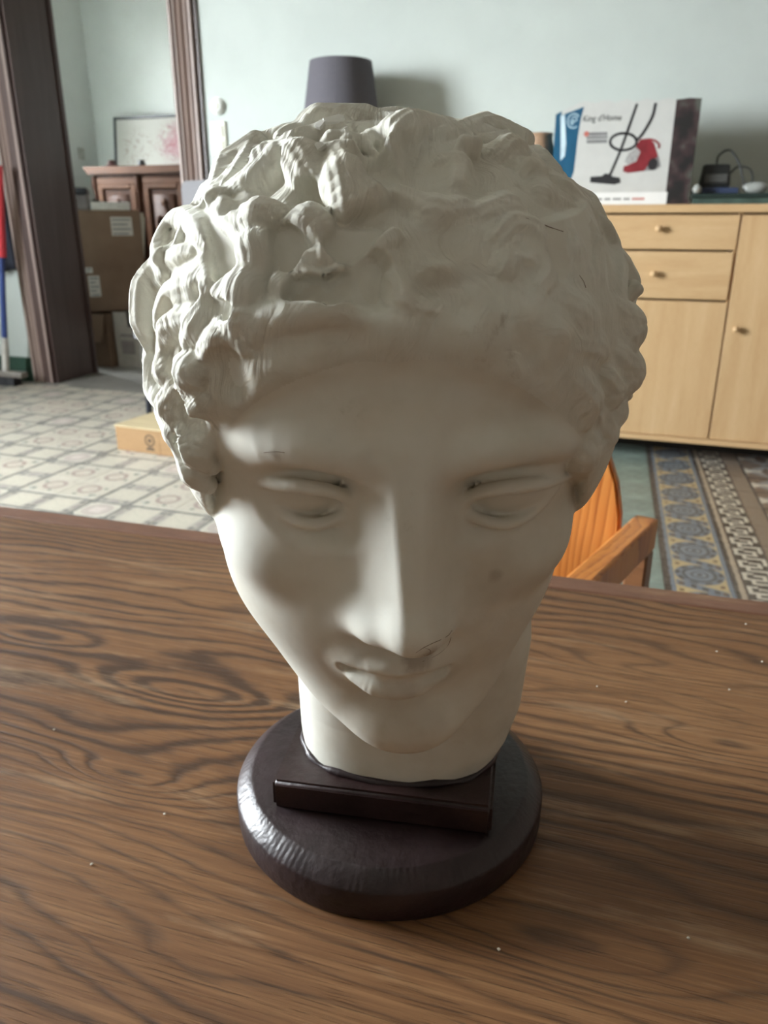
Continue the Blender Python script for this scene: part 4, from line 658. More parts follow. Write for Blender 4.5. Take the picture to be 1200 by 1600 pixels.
 ([(8.11, -11.46, 0.21), (8.21, -10.8, -0.38), (8.33, -10.03, -0.55), (8.43, -9.29, -0.33)], [0.12, 0.29, 0.26, 0.1], 0.14, False, 0.012),
 ([(-0.64, -7.29, 9.93), (0.11, -7.07, 9.91), (0.53, -6.55, 9.86), (0.64, -5.87, 9.77)], [0.12, 0.27, 0.24, 0.1], 0.14, False, 0.012),
 ([(5.75, -8.01, 8), (6.29, -7.54, 7.5), (6.8, -7.51, 6.92), (7.19, -7.84, 6.37)], [0.12, 0.22, 0.2, 0.1], 0.14, False, 0.012),
 ([(-5.7, -7.89, 8.75), (-6.41, -7.89, 8.27), (-6.92, -8.29, 7.86), (-7.17, -8.93, 7.56)], [0.12, 0.24, 0.21, 0.1], 0.14, False, 0.012),
 ([(-4.18, -11.03, 9.12), (-4.42, -11.61, 8.87), (-4.86, -11.79, 8.61), (-5.39, -11.64, 8.4)], [0.12, 0.22, 0.2, 0.1], 0.14, False, 0.012),
 ([(-8.67, -8.55, -2.83), (-8.36, -8.56, -3.42), (-8.15, -8.22, -3.76), (-3.81, -7.84, -0.98)], [0.12, 0.26, 0.23, 0.1], 0.14, False, 0.012),
 ([(2.89, -6.74, 3.05), (2.43, -5.97, 3.13), (2.09, -5.33, 2.78), (1.92, -4.93, 2.17)], [0.12, 0.2, 0.18, 0.1], 0.14, False, 0.012),
 ([(7.91, -9.57, -2.48), (7.63, -9.45, -3.09), (7.38, -9.72, -3.51), (7.16, -10.26, -3.7)], [0.12, 0.25, 0.23, 0.1], 0.14, False, 0.012),
 ([(6.28, -12.64, -3.49), (6.02, -12.23, -4.1), (5.99, -11.62, -4.4), (6.19, -10.96, -4.42)], [0.12, 0.29, 0.26, 0.1], 0.14, False, 0.012),
 ([(-2.91, -11.62, 9.21), (-3.54, -11.03, 9.21), (-3.75, -10.29, 9.29), (-3.6, -9.56, 9.43)], [0.12, 0.25, 0.22, 0.1], 0.14, False, 0.012),
 ([(7.85, -9.17, 4.91), (8.06, -8.48, 4.43), (8.24, -8.18, 3.75), (8.37, -8.25, 3.02)], [0.12, 0.27, 0.24, 0.1], 0.14, False, 0.012),
 ([(4.7, -11.75, -4.98), (2.78, -11.49, -5.06), (0.67, -9.43, -2.26), (0.39, -8.83, -2.51)], [0.12, 0.26, 0.24, 0.1], 0.14, False, 0.012),
 ([(-9.26, -9.18, 0.03), (-9.16, -9.33, -0.7), (-9.05, -9.06, -1.25), (-9, -8.5, -1.59)], [0.12, 0.27, 0.24, 0.1], 0.14, False, 0.012),
 ([(7.94, -9.73, -2.08), (7.81, -9.24, -2.53), (7.84, -8.71, -2.56), (7.96, -8.21, -2.25)], [0.12, 0.24, 0.21, 0.1], 0.14, False, 0.012),
 ([(0.39, -5.34, 4.09), (1.07, -5.64, 4.08), (1.61, -5.67, 3.74), (1.92, -5.49, 3.21)], [0.12, 0.3, 0.27, 0.1], 0.14, False, 0.012),
 ([(-8.74, -9.4, 5.28), (-9.05, -8.96, 4.55), (-9.17, -8.28, 4.15), (-9.2, -7.5, 4.09)], [0.12, 0.26, 0.24, 0.1], 0.14, False, 0.012),
 ([(-6.78, -5.61, 7.78), (-7.29, -5.77, 7.3), (-7.61, -5.53, 6.88), (-7.74, -5.01, 6.55)], [0.12, 0.2, 0.18, 0.1], 0.14, False, 0.012),
 ([(-8.38, -10.76, -2.72), (-8.27, -10.1, -3.17), (-7.96, -9.81, -3.74), (-7.5, -9.86, -4.29)], [0.12, 0.23, 0.21, 0.1], 0.14, False, 0.012),
 ([(-7.04, -11.11, 7.29), (-7.5, -10.75, 6.89), (-7.7, -10.21, 6.81), (-7.66, -9.62, 6.97)], [0.12, 0.22, 0.19, 0.1], 0.14, False, 0.012),
 ([(-8.97, -9.3, -1.92), (-8.8, -8.9, -2.47), (-8.75, -8.34, -2.61), (-8.84, -7.76, -2.43)], [0.12, 0.27, 0.25, 0.1], 0.14, False, 0.012),
 ([(-2.98, -6.4, 3.88), (-3.44, -6.6, 3.47), (-3.64, -6.45, 3.03), (-3.61, -6.04, 2.65)], [0.12, 0.27, 0.24, 0.1], 0.14, False, 0.012),
 ([(6.26, -6.52, 7.54), (6.74, -6.15, 6.94), (7.18, -6.24, 6.36), (7.52, -6.67, 5.87)], [0.12, 0.3, 0.27, 0.1], 0.14, False, 0.012),
 ([(8.41, -7.58, -0.81), (3.44, -7.55, 0.22), (3.37, -7.46, 0.01), (3.29, -7.53, -0.23)], [0.12, 0.3, 0.27, 0.1], 0.14, False, 0.012),
 ([(8.36, -6.69, 3.13), (8.47, -7.24, 2.49), (8.5, -7.36, 1.76), (8.51, -7.12, 1.07)], [0.12, 0.21, 0.19, 0.1], 0.14, False, 0.012),
 ([(-3.04, -6.73, -1.61), (-2.33, -6.49, -2.01), (-1.67, -6.69, -2.39), (-1.19, -7.21, -2.65)], [0.12, 0.25, 0.23, 0.1], 0.14, False, 0.012),
 ([(-6.98, -8.22, 7.62), (-7.43, -8.41, 7.13), (-7.76, -8.19, 6.73), (-7.96, -7.67, 6.47)], [0.12, 0.25, 0.23, 0.1], 0.14, False, 0.012),
 ([(-0.33, -10.54, 9.65), (-0.22, -11.41, 9.47), (0.26, -12.03, 9.27), (0.96, -12.34, 9.1)], [0.12, 0.23, 0.21, 0.1], 0.14, False, 0.012),
 ([(-7.37, -10.18, -4.47), (-3.2, -8.34, -1.69), (-2.66, -8.09, -2.12), (-2.03, -8.2, -2.45)], [0.12, 0.29, 0.26, 0.1], 0.14, False, 0.012),
 ([(-8.88, -5.71, 4.18), (-3.87, -6.33, 2.48), (-3.76, -5.91, 2.08), (-3.75, -5.77, 1.47)], [0.12, 0.26, 0.24, 0.1], 0.14, False, 0.012),
 ([(-8.7, -10.62, 4.52), (-8.96, -9.93, 4.07), (-9.15, -9.62, 3.41), (-9.25, -9.66, 2.68)], [0.12, 0.25, 0.22, 0.1], 0.14, False, 0.012),
 ([(0.41, -8.84, 9.83), (1.11, -8.33, 9.79), (1.42, -7.62, 9.77), (1.36, -6.86, 9.73)], [0.12, 0.28, 0.26, 0.1], 0.14, False, 0.012),
 ([(0.87, -11.55, 9.44), (1.1, -12.17, 9.22), (1.56, -12.42, 9.07), (2.16, -12.34, 8.96)], [0.12, 0.26, 0.23, 0.1], 0.14, False, 0.012),
 ([(-9.52, -8.13, 1.77), (-9.52, -8.4, 0.97), (-9.49, -8.24, 0.24), (-9.42, -7.75, -0.32)], [0.12, 0.22, 0.2, 0.1], 0.14, False, 0.012),
 ([(-3.98, -9.87, 9.29), (-4.82, -9.89, 8.98), (-5.45, -9.5, 8.69), (-5.85, -8.85, 8.52)], [0.12, 0.29, 0.26, 0.1], 0.14, False, 0.012),
 ([(6.38, -10.5, 7.06), (6.48, -9.71, 7.13), (6.76, -9.13, 6.86), (7.14, -8.82, 6.37)], [0.12, 0.23, 0.21, 0.1], 0.14, False, 0.012),
 ([(-2.75, -5.76, 9.59), (-2.09, -5.36, 9.63), (-1.8, -4.77, 9.53), (-1.07, -6.27, 4.87)], [0.12, 0.25, 0.22, 0.1], 0.14, False, 0.012),
 ([(-2.59, -10.1, 9.61), (-2.22, -9.47, 9.73), (-2.29, -8.86, 9.78), (-2.68, -8.35, 9.72)], [0.12, 0.27, 0.24, 0.1], 0.14, False, 0.012),
 ([(1.01, -12.49, -5.19), (-0.53, -11.94, -5.11), (-0.97, -9.61, -2.32), (-1.13, -8.94, -2.53)], [0.12, 0.21, 0.19, 0.1], 0.14, False, 0.012),
 ([(0.26, -10.28, 9.72), (0.62, -9.68, 9.78), (1.15, -9.48, 9.75), (1.75, -9.62, 9.66)], [0.12, 0.21, 0.19, 0.1], 0.14, False, 0.012),
 ([(6.29, -4.93, 7.14), (2.67, -6.58, 3.55), (2.86, -6.67, 3.32), (7.52, -5.46, 5.58)], [0.12, 0.23, 0.21, 0.1], 0.14, False, 0.012),
 ([(1.64, -6.41, -1.71), (0.92, -6.2, -1.99), (0.29, -6.41, -2.29), (-0.14, -6.94, -2.54)], [0.12, 0.27, 0.24, 0.1], 0.14, False, 0.012),
 ([(7.72, -6.27, 5.2), (7.74, -5.47, 4.79), (3.14, -6.72, 2.53), (3.22, -6.68, 2.2)], [0.12, 0.26, 0.23, 0.1], 0.14, False, 0.012),
 ([(-3.6, -7.99, 9.64), (-3.87, -7.35, 9.55), (-4.35, -7.09, 9.38), (-4.92, -7.16, 9.15)], [0.12, 0.25, 0.23, 0.1], 0.14, False, 0.012),
 ([(-8.09, -9.38, 6.39), (-8.41, -8.79, 5.95), (-8.72, -8.61, 5.35), (-8.96, -8.79, 4.73)], [0.12, 0.22, 0.2, 0.1], 0.14, False, 0.012),
 ([(5.84, -7.62, 8.03), (6.24, -7.17, 7.65), (6.31, -6.6, 7.54), (6.1, -6.02, 7.65)], [0.12, 0.26, 0.24, 0.1], 0.14, False, 0.012),
 ([(0.88, -4.25, 2.1), (0.04, -4.04, 2.05), (-0.6, -3.95, 1.6), (-0.94, -3.99, 0.94)], [0.12, 0.21, 0.19, 0.1], 0.14, False, 0.012),
 ([(1.71, -5.62, 9.61), (1.59, -4.88, 9.48), (0.26, -6.4, 4.94), (-0.03, -6.33, 4.95)], [0.12, 0.28, 0.25, 0.1], 0.14, False, 0.012),
 ([(8.2, -7.8, 4.34), (8.12, -7.05, 4.46), (8.18, -6.45, 4.18), (8.27, -6.09, 3.62)], [0.12, 0.23, 0.21, 0.1], 0.14, False, 0.012),
 ([(1.18, -7.71, 9.83), (1.66, -7.18, 9.75), (2.23, -7.08, 9.62), (2.8, -7.34, 9.51)], [0.12, 0.26, 0.23, 0.1], 0.14, False, 0.012),
 ([(8.35, -7.28, -0.8), (3.23, -7.3, -0.18), (2.98, -7.36, -0.7), (2.75, -7.77, -1.12)], [0.12, 0.28, 0.26, 0.1], 0.14, False, 0.012),
 ([(-8.77, -12.21, -0.16), (-8.63, -12.18, -0.94), (-8.63, -11.78, -1.5), (-8.73, -11.15, -1.78)], [0.12, 0.27, 0.25, 0.1], 0.14, False, 0.012),
 ([(-8.55, -5.29, 5.01), (-4.03, -6.74, 2.61), (-4.13, -6.83, 2.39), (-9.09, -5.83, 3.49)], [0.12, 0.28, 0.25, 0.1], 0.14, False, 0.012),
 ([(-8.14, -12.24, -2.43), (-7.85, -12.17, -3.05), (-7.76, -11.77, -3.45), (-7.86, -11.18, -3.6)], [0.12, 0.27, 0.25, 0.1], 0.14, False, 0.012),
 ([(7.58, -11.91, 4.46), (7.91, -11.39, 3.84), (8.1, -11.28, 3.11), (8.13, -11.49, 2.4)], [0.12, 0.28, 0.25, 0.1], 0.14, False, 0.012),
 ([(6.01, -12.2, 6.79), (6.47, -12.42, 6.07), (6.93, -12.2, 5.47), (7.33, -11.67, 5.09)], [0.12, 0.29, 0.26, 0.1], 0.14, False, 0.012),
 ([(1.7, -11.82, 9.19), (2.19, -11.2, 9.28), (2.81, -10.93, 9.17), (3.46, -10.99, 8.91)], [0.12, 0.23, 0.21, 0.1], 0.14, False, 0.012),
 ([(2.76, -5.6, 2.19), (2.94, -5.7, 1.56), (2.82, -5.52, 1.08), (2.47, -5.16, 0.8)], [0.12, 0.22, 0.2, 0.1], 0.14, False, 0.012),
 ([(3.95, -5.53, 8.82), (3.59, -4.92, 8.85), (1.3, -6.44, 4.47), (1.43, -6.27, 4.31)], [0.12, 0.29, 0.26, 0.1], 0.14, False, 0.012),
 ([(-9.22, -8.28, 4), (-9.36, -8.32, 3.31), (-9.42, -8.71, 2.88), (-9.4, -9.31, 2.73)], [0.12, 0.29, 0.26, 0.1], 0.14, False, 0.012),
 ([(2.9, -11.16, 9.13), (3.37, -10.41, 9.11), (4.02, -10.01, 8.92), (4.71, -9.94, 8.57)], [0.12, 0.22, 0.19, 0.1], 0.14, False, 0.012),
 ([(-8.43, -11.76, -1.74), (-8.32, -11.39, -2.33), (-8.39, -10.86, -2.53), (-8.57, -10.29, -2.4)], [0.12, 0.28, 0.26, 0.1], 0.14, False, 0.012),
 ([(7, -9.86, 6.43), (7.41, -9.75, 5.77), (7.64, -10.03, 5.2), (7.71, -10.59, 4.8)], [0.12, 0.25, 0.23, 0.1], 0.14, False, 0.012),
 ([(-9.35, -8.43, 2.46), (-9.37, -7.77, 2.4), (-9.39, -7.4, 2.01), (-9.39, -7.34, 1.43)], [0.12, 0.28, 0.25, 0.1], 0.14, False, 0.012),
 ([(8.4, -8.81, 3.19), (8.37, -9.6, 2.89), (8.39, -10.06, 2.29), (8.39, -10.17, 1.56)], [0.12, 0.25, 0.22, 0.1], 0.14, False, 0.012),
 ([(-8.33, -12.18, 4.36), (-8.54, -12.2, 3.64), (-8.76, -11.85, 3.18), (-8.96, -11.27, 2.99)], [0.12, 0.29, 0.26, 0.1], 0.14, False, 0.012),
 ([(7.32, -11.95, 4.9), (7.57, -11.15, 4.92), (7.84, -10.58, 4.56), (8.07, -10.26, 3.95)], [0.12, 0.28, 0.25, 0.1], 0.14, False, 0.012),
 ([(-7.98, -6.07, 6.47), (-7.92, -5.39, 6.37), (-8.05, -5, 6), (-3.86, -6.66, 3.11)], [0.12, 0.26, 0.24, 0.1], 0.14, False, 0.012),
 ([(-8.73, -7.54, 5.26), (-8.62, -6.86, 5.44), (-8.67, -6.31, 5.23), (-8.82, -5.96, 4.73)], [0.12, 0.23, 0.21, 0.1], 0.14, False, 0.012),
 ([(-9.08, -6.53, 4.37), (-9.27, -6.98, 3.77), (-9.38, -7, 3.12), (-9.42, -6.68, 2.53)], [0.12, 0.26, 0.23, 0.1], 0.14, False, 0.012),
 ([(2.45, -6.4, -1.03), (2.13, -6.78, -1.57), (1.62, -6.79, -1.96), (1.06, -6.49, -2.14)], [0.12, 0.27, 0.24, 0.1], 0.14, False, 0.012),
 ([(8, -11.46, -0.48), (7.85, -11.49, -1.17), (7.63, -11.84, -1.58), (7.38, -12.41, -1.7)], [0.12, 0.22, 0.2, 0.1], 0.14, False, 0.012),
 ([(-7.27, -9.43, 7.38), (-7.71, -9.93, 6.79), (-8.15, -9.99, 6.13), (-8.52, -9.68, 5.53)], [0.12, 0.27, 0.24, 0.1], 0.14, False, 0.012),
 ([(-7.78, -7.25, 6.91), (-7.95, -6.59, 6.63), (-8.23, -6.32, 6.16), (-8.54, -6.41, 5.61)], [0.12, 0.23, 0.21, 0.1], 0.14, False, 0.012),
 ([(-2.9, -7.23, 9.71), (-3.72, -7.07, 9.5), (-4.26, -6.57, 9.3), (-4.49, -5.87, 9.12)], [0.12, 0.24, 0.21, 0.1], 0.14, False, 0.012),
 ([(8.32, -9.8, -0.18), (8.15, -10.13, -0.89), (8.02, -10.02, -1.57), (7.9, -9.56, -2.09)], [0.12, 0.27, 0.24, 0.1], 0.14, False, 0.012),
 ([(-9.19, -9.41, -0.62), (-9.03, -9.14, -1.46), (-8.77, -9.29, -2.2), (-8.49, -9.77, -2.77)], [0.12, 0.27, 0.24, 0.1], 0.14, False, 0.012),
 ([(-9.48, -8.45, 0.33), (-9.46, -7.56, 0.16), (-9.39, -6.93, -0.36), (-4.37, -7.38, 0.25)], [0.12, 0.27, 0.25, 0.1], 0.14, False, 0.012),
 ([(7.34, -12.18, -1.92), (7.58, -11.52, -1.88), (7.62, -11.02, -2.18), (7.45, -10.73, -2.7)], [0.12, 0.3, 0.27, 0.1], 0.14, False, 0.012),
 ([(-3.64, -7.36, -0.92), (-3.35, -7.8, -1.36), (-2.95, -7.82, -1.74), (-2.51, -7.49, -2.02)], [0.12, 0.24, 0.22, 0.1], 0.14, False, 0.012),
 ([(-5.95, -10.58, 8.38), (-6.11, -9.7, 8.42), (-6.53, -9.07, 8.19), (-7.06, -8.72, 7.76)], [0.12, 0.25, 0.22, 0.1], 0.14, False, 0.012),
 ([(-1.56, -7.8, 9.83), (-2.26, -7.37, 9.75), (-2.97, -7.37, 9.62), (-3.59, -7.73, 9.48)], [0.12, 0.26, 0.24, 0.1], 0.14, False, 0.012),
 ([(-2.63, -5.98, -1.47), (-1.94, -5.86, -1.81), (-1.36, -5.51, -1.78), (-0.98, -5.07, -1.46)], [0.12, 0.27, 0.25, 0.1], 0.14, False, 0.012),
 ([(7.82, -12.52, 0.65), (8.09, -11.83, 0.76), (8.23, -11.28, 0.49), (8.26, -10.94, -0.07)], [0.12, 0.24, 0.22, 0.1], 0.14, False, 0.012),
 ([(4.21, -9.26, 8.96), (4.76, -8.8, 8.72), (4.92, -8.18, 8.62), (4.77, -7.54, 8.72)], [0.12, 0.24, 0.22, 0.1], 0.14, False, 0.012),
 ([(4.97, -11.53, 7.97), (5.41, -11.07, 7.77), (5.82, -11.02, 7.43), (6.14, -11.31, 7.02)], [0.12, 0.28, 0.25, 0.1], 0.14, False, 0.012),
 ([(3.09, -6.9, 9.39), (3.06, -6, 9.32), (3.37, -5.29, 9.08), (3.94, -4.83, 8.75)], [0.12, 0.26, 0.24, 0.1], 0.14, False, 0.012),
 ([(-9.45, -6.98, 2.11), (-9.4, -6.28, 1.9), (-4.43, -7.07, 1.35), (-4.42, -7.06, 1.06)], [0.12, 0.27, 0.25, 0.1], 0.14, False, 0.012),
 ([(6.42, -10, 7.3), (6.92, -10.34, 6.62), (7.12, -10.94, 6.11), (7.06, -11.68, 5.83)], [0.12, 0.24, 0.22, 0.1], 0.14, False, 0.012),
 ([(3.51, -10.12, 9.16), (3.99, -9.67, 9.04), (4.04, -9.15, 9.05), (3.76, -8.66, 9.2)], [0.12, 0.26, 0.23, 0.1], 0.14, False, 0.012),
 ([(7.78, -8.25, -2.62), (7.49, -8.63, -3.23), (7.15, -8.56, -3.79), (2.73, -8.07, -1.11)], [0.12, 0.22, 0.2, 0.1], 0.14, False, 0.012),
 ([(-4.91, -5.04, 8.69), (-5.65, -5.19, 8.31), (-6.21, -4.95, 7.87), (-3.02, -6.49, 3.89)], [0.12, 0.24, 0.22, 0.1], 0.14, False, 0.012),
 ([(6.97, -7.97, 6.64), (7.15, -7.39, 6.38), (7.4, -7.22, 5.96), (7.66, -7.41, 5.48)], [0.12, 0.23, 0.21, 0.1], 0.14, False, 0.012),
 ([(-1.45, -4.54, 3.21), (-1.04, -4.18, 2.58), (-0.39, -4.04, 2.25), (0.33, -4.11, 2.23)], [0.12, 0.26, 0.23, 0.1], 0.14, False, 0.012),
 ([(-3.51, -6.32, 9.61), (-4.02, -5.71, 9.36), (-4.1, -5, 9.2), (-1.95, -6.38, 4.78)], [0.12, 0.26, 0.23, 0.1], 0.14, False, 0.012),
 ([(-1.04, -5.44, 9.79), (-2.64, -5.09, 9.56), (-1.81, -6.27, 4.76), (-1.85, -5.74, 4.41)], [0.12, 0.28, 0.25, 0.1], 0.14, False, 0.012),
 ([(3.94, -12.08, 8.4), (4.33, -11.51, 8.4), (4.79, -11.29, 8.17), (5.27, -11.41, 7.8)], [0.12, 0.2, 0.18, 0.1], 0.14, False, 0.012),
 ([(-4.83, -6.42, 9.07), (-4.5, -5.82, 9.13), (-4.56, -5.29, 8.99), (-4.94, -4.87, 8.74)], [0.12, 0.27, 0.24, 0.1], 0.14, False, 0.012),
 ([(-9.14, -9.97, 3.16), (-9.21, -10.14, 2.4), (-9.15, -10.6, 1.93), (-9.01, -11.25, 1.76)], [0.12, 0.3, 0.27, 0.1], 0.14, False, 0.012),
 ([(-4.33, -7.45, 0.37), (-9.14, -7.4, -1.31), (-8.97, -7.63, -1.97), (-8.7, -7.51, -2.63)], [0.12, 0.23, 0.21, 0.1], 0.14, False, 0.012),
 ([(-6.7, -6.63, 7.9), (-7.23, -7.03, 7.43), (-7.7, -7, 6.9), (-8.03, -6.63, 6.4)], [0.12, 0.28, 0.25, 0.1], 0.14, False, 0.012),
 ([(8.46, -7.08, 1.75), (8.46, -7.05, 0.91), (8.4, -6.65, 0.28), (3.38, -7.12, 0.7)], [0.12, 0.22, 0.2, 0.1], 0.14, False, 0.012),
 ([(-5.3, -7.62, 8.93), (-4.9, -7.14, 9.11), (-4.87, -6.63, 9.08), (-5.17, -6.16, 8.9)], [0.12, 0.29, 0.26, 0.1], 0.14, False, 0.012),
 ([(8.36, -7.1, 3.21), (8.25, -6.4, 3.52), (8.2, -5.75, 3.4), (3.31, -6.8, 2.02)], [0.12, 0.23, 0.21, 0.1], 0.14, False, 0.012),
 ([(1.63, -5.9, 9.64), (3.21, -5.67, 9.19), (4.12, -4.75, 8.6), (1.57, -6.05, 4.14)], [0.12, 0.23, 0.21, 0.1], 0.14, False, 0.012),
 ([(7.65, -8.8, 5.52), (7.7, -9.64, 5.3), (7.85, -10.17, 4.76), (8.04, -10.36, 4.06)], [0.12, 0.21, 0.19, 0.1], 0.14, False, 0.012),
 ([(8.27, -10.48, 3.32), (8.26, -11.02, 2.74), (8.29, -11.11, 2.08), (8.37, -10.84, 1.46)], [0.12, 0.27, 0.24, 0.1], 0.14, False, 0.012),
 ([(-0.57, -8.99, 9.91), (-0.16, -8.3, 9.92), (-0.19, -7.61, 9.92), (-0.57, -7.02, 9.91)], [0.12, 0.24, 0.22, 0.1], 0.14, False, 0.012),
 ([(-3.46, -9.71, 9.62), (-4.14, -9.4, 9.45), (-4.46, -8.84, 9.37), (-4.44, -8.17, 9.38)], [0.12, 0.26, 0.23, 0.1], 0.14, False, 0.012),
 ([(-5.66, -7.49, 8.65), (-5.98, -6.94, 8.42), (-6.4, -6.82, 8.11), (-6.84, -7.05, 7.77)], [0.12, 0.29, 0.26, 0.1], 0.14, False, 0.012),
 ([(0.43, -7.23, 9.95), (1.26, -7.13, 9.88), (1.83, -6.68, 9.77), (2.1, -6.02, 9.64)], [0.12, 0.29, 0.26, 0.1], 0.14, False, 0.012),
 ([(-9.16, -10.24, -0.11), (-9.07, -10.06, -0.87), (-8.89, -10.29, -1.49), (-8.66, -10.8, -1.9)], [0.12, 0.26, 0.24, 0.1], 0.14, False, 0.012),
 ([(-8.79, -9.51, -2.1), (-8.62, -8.97, -2.62), (-8.35, -8.85, -3.21), (-8.01, -9.08, -3.75)], [0.12, 0.25, 0.22, 0.1], 0.14, False, 0.012),
 ([(-8.26, -9.68, -3.26), (-8.12, -8.92, -3.59), (-7.77, -8.49, -4.09), (-3.44, -8.18, -1.3)], [0.12, 0.23, 0.21, 0.1], 0.14, False, 0.012),
 ([(1.97, -5.68, 9.62), (2.01, -4.95, 9.48), (0.81, -6.44, 4.85), (1.06, -6.38, 4.72)], [0.12, 0.21, 0.19, 0.1], 0.14, False, 0.012),
 ([(-8.31, -9.56, 5.91), (-8.31, -10.31, 5.7), (-8.46, -10.73, 5.22), (-8.68, -10.82, 4.59)], [0.12, 0.2, 0.18, 0.1], 0.14, False, 0.012),
 ([(4.78, -6.75, 8.56), (4.36, -6.07, 8.73), (4.28, -5.36, 8.63), (4.5, -4.73, 8.35)], [0.12, 0.22, 0.2, 0.1], 0.14, False, 0.012),
 ([(-7.64, -11.83, -3.36), (-7.67, -11.04, -3.72), (-7.38, -10.52, -4.23), (-6.78, -10.26, -4.66)], [0.12, 0.24, 0.22, 0.1], 0.14, False, 0.012),
 ([(7.38, -9.51, -3.27), (7.19, -8.89, -3.66), (6.83, -8.67, -4.14), (2.54, -8.35, -1.29)], [0.12, 0.22, 0.19, 0.1], 0.14, False, 0.012),
 ([(-4.54, -7.98, 9.16), (-5.06, -8.52, 8.92), (-5.65, -8.63, 8.6), (-6.2, -8.39, 8.24)], [0.12, 0.29, 0.26, 0.1], 0.14, False, 0.012),
 ([(7, -10.56, -3.58), (6.71, -10.23, -4.07), (6.33, -10.32, -4.41), (5.96, -10.71, -4.59)], [0.12, 0.29, 0.26, 0.1], 0.14, False, 0.012),
 ([(-4.65, -10.42, 8.95), (-5.28, -10.83, 8.57), (-5.9, -10.79, 8.19), (-6.44, -10.39, 7.89)], [0.12, 0.2, 0.18, 0.1], 0.14, False, 0.012),
 ([(1.24, -9.37, 9.73), (2.02, -9.52, 9.59), (2.65, -9.24, 9.47), (3.06, -8.68, 9.37)], [0.12, 0.27, 0.24, 0.1], 0.14, False, 0.012),
 ([(8.4, -6.56, 0.49), (8.41, -7.19, 0.09), (8.36, -7.43, -0.48), (8.24, -7.32, -1.12)], [0.12, 0.26, 0.24, 0.1], 0.14, False, 0.012),
]
HEAD_STEP = .25
# ---------------------------------------------------------------- plaster head (implicit surface, cm, head frame)
HT = math.radians(14.0)
HO = np.array([0.78, 24.12, 97.52])                    # midpoint between the eyes, world cm
HX = np.array([1.0, 0, 0]); HY = np.array([0, -math.cos(HT), -math.sin(HT)]); HZ = np.array([0, -math.sin(HT), math.cos(HT)])
def to_world_cm(p): return HO + p[:, 0:1]*HX + p[:, 1:2]*HY + p[:, 2:3]*HZ
def smin(a, b, k):
    h = np.clip(.5 + .5*(b-a)/k, 0, 1)
    return b + (a-b)*h - k*h*(1-h)
def smax(a, b, k): return -smin(-a, -b, k)
def ellip(p, c, r):
    q = (p-np.array(c, np.float32))
    r = np.array(r, np.float32)
    k0 = np.sqrt(((q/r)**2).sum(1)); k1 = np.sqrt(((q/(r*r))**2).sum(1)) + 1e-6
    return k0*(k0-1)/k1
def catmull(pts, rad, n=5):
    pts = np.array(pts, float); rad = np.array(rad, float)
    if len(pts) < 3: return pts, rad
    q = np.vstack([2*pts[0]-pts[1], pts, 2*pts[-1]-pts[-2]]); out = []; ro = []
    for i in range(1, len(q)-2):
        for t in np.arange(n)/n:
            out.append(.5*((2*q[i])+(-q[i-1]+q[i+1])*t+(2*q[i-1]-5*q[i]+4*q[i+1]-q[i+2])*t*t+(-q[i-1]+3*q[i]-3*q[i+1]+q[i+2])*t**3))
            ro.append(rad[i-1]*(1-t)+rad[i]*t)
    out.append(q[-2]); ro.append(rad[-1])
    return np.array(out), np.array(ro)
def tube_d(p, pts, rad, groove=0.0):                        # groove: strands combed along the lock
    best = np.full(len(p), 1e3, np.float32)
    for a, b, ra, rb in zip(pts[:-1], pts[1:], rad[:-1], rad[1:]):
        ab = (b-a).astype(np.float32); ap = p-a.astype(np.float32)
        t = np.clip((ap@ab)/max(float(ab@ab), 1e-6), 0, 1)
        d = np.sqrt(((ap-t[:, None]*ab)**2).sum(1)) - (ra+(rb-ra)*t)
        if groove:
            s = np.cross(b-a, (a+b)/2-np.array([-.45, -8, 1.3])); s = (s/max(np.linalg.norm(s), 1e-6)).astype(np.float32)
            d = d+groove*np.cos((ap@s)*19.0+.6)
        best = np.minimum(best, d.astype(np.float32))
    return best
_bins = [None]
def near_idx(p, lo, hi):                                    # points inside a box, through 1.5 cm bins
    c, dims, order, start = _bins[0]
    a = np.clip(np.floor((lo-c)/1.5).astype(int), 0, dims-1); b = np.clip(np.floor((hi-c)/1.5).astype(int), 0, dims-1)
    out = []
    for i in range(a[0], b[0]+1):
        for j in range(a[1], b[1]+1):
            k = (i*dims[1]+j)*dims[2]; out.append(order[start[k+a[2]]:start[k+b[2]+1]])
    idx = np.concatenate(out)
    if len(idx) == 0: return idx
    q = p[idx]
    return idx[((q > lo) & (q < hi)).all(1)]
def make_bins(p):
    c = p.min(0)-.01; ij = np.floor((p-c)/1.5).astype(np.int64); dims = ij.max(0)+1
    key = (ij[:, 0]*dims[1]+ij[:, 1])*dims[2]+ij[:, 2]; order = np.argsort(key, kind='stable')
    start = np.concatenate([[0], np.cumsum(np.bincount(key, minlength=int(dims.prod())))]); _bins[0] = (c, dims, order, start)
def tube_op(p, d, pts, rad, k, sub=False, n=4, groove=0.0):
    pts, rad = catmull(pts, rad, n)
    m = float(rad.max())+k+.6
    lo, hi = pts.min(0)-m, pts.max(0)+m
    idx = near_idx(p, lo, hi)
    if len(idx) == 0: return
    t = tube_d(p[idx], pts, rad, groove)
    d[idx] = smax(d[idx], -t, k) if sub else smin(d[idx], t, k)
def table(zs, vs, sig=.45):
    o = np.argsort(zs); zz = np.arange(-16, 14, .05); v = np.interp(zz, np.array(zs)[o], np.array(vs)[o])
    ker = np.exp(-.5*(np.arange(-40, 41)*.05/sig)**2); ker /= ker.sum()
    v = np.convolve(np.pad(v, 40, 'edge'), ker, 'valid')
    return lambda z: np.interp(z, zz, v).astype(np.float32)
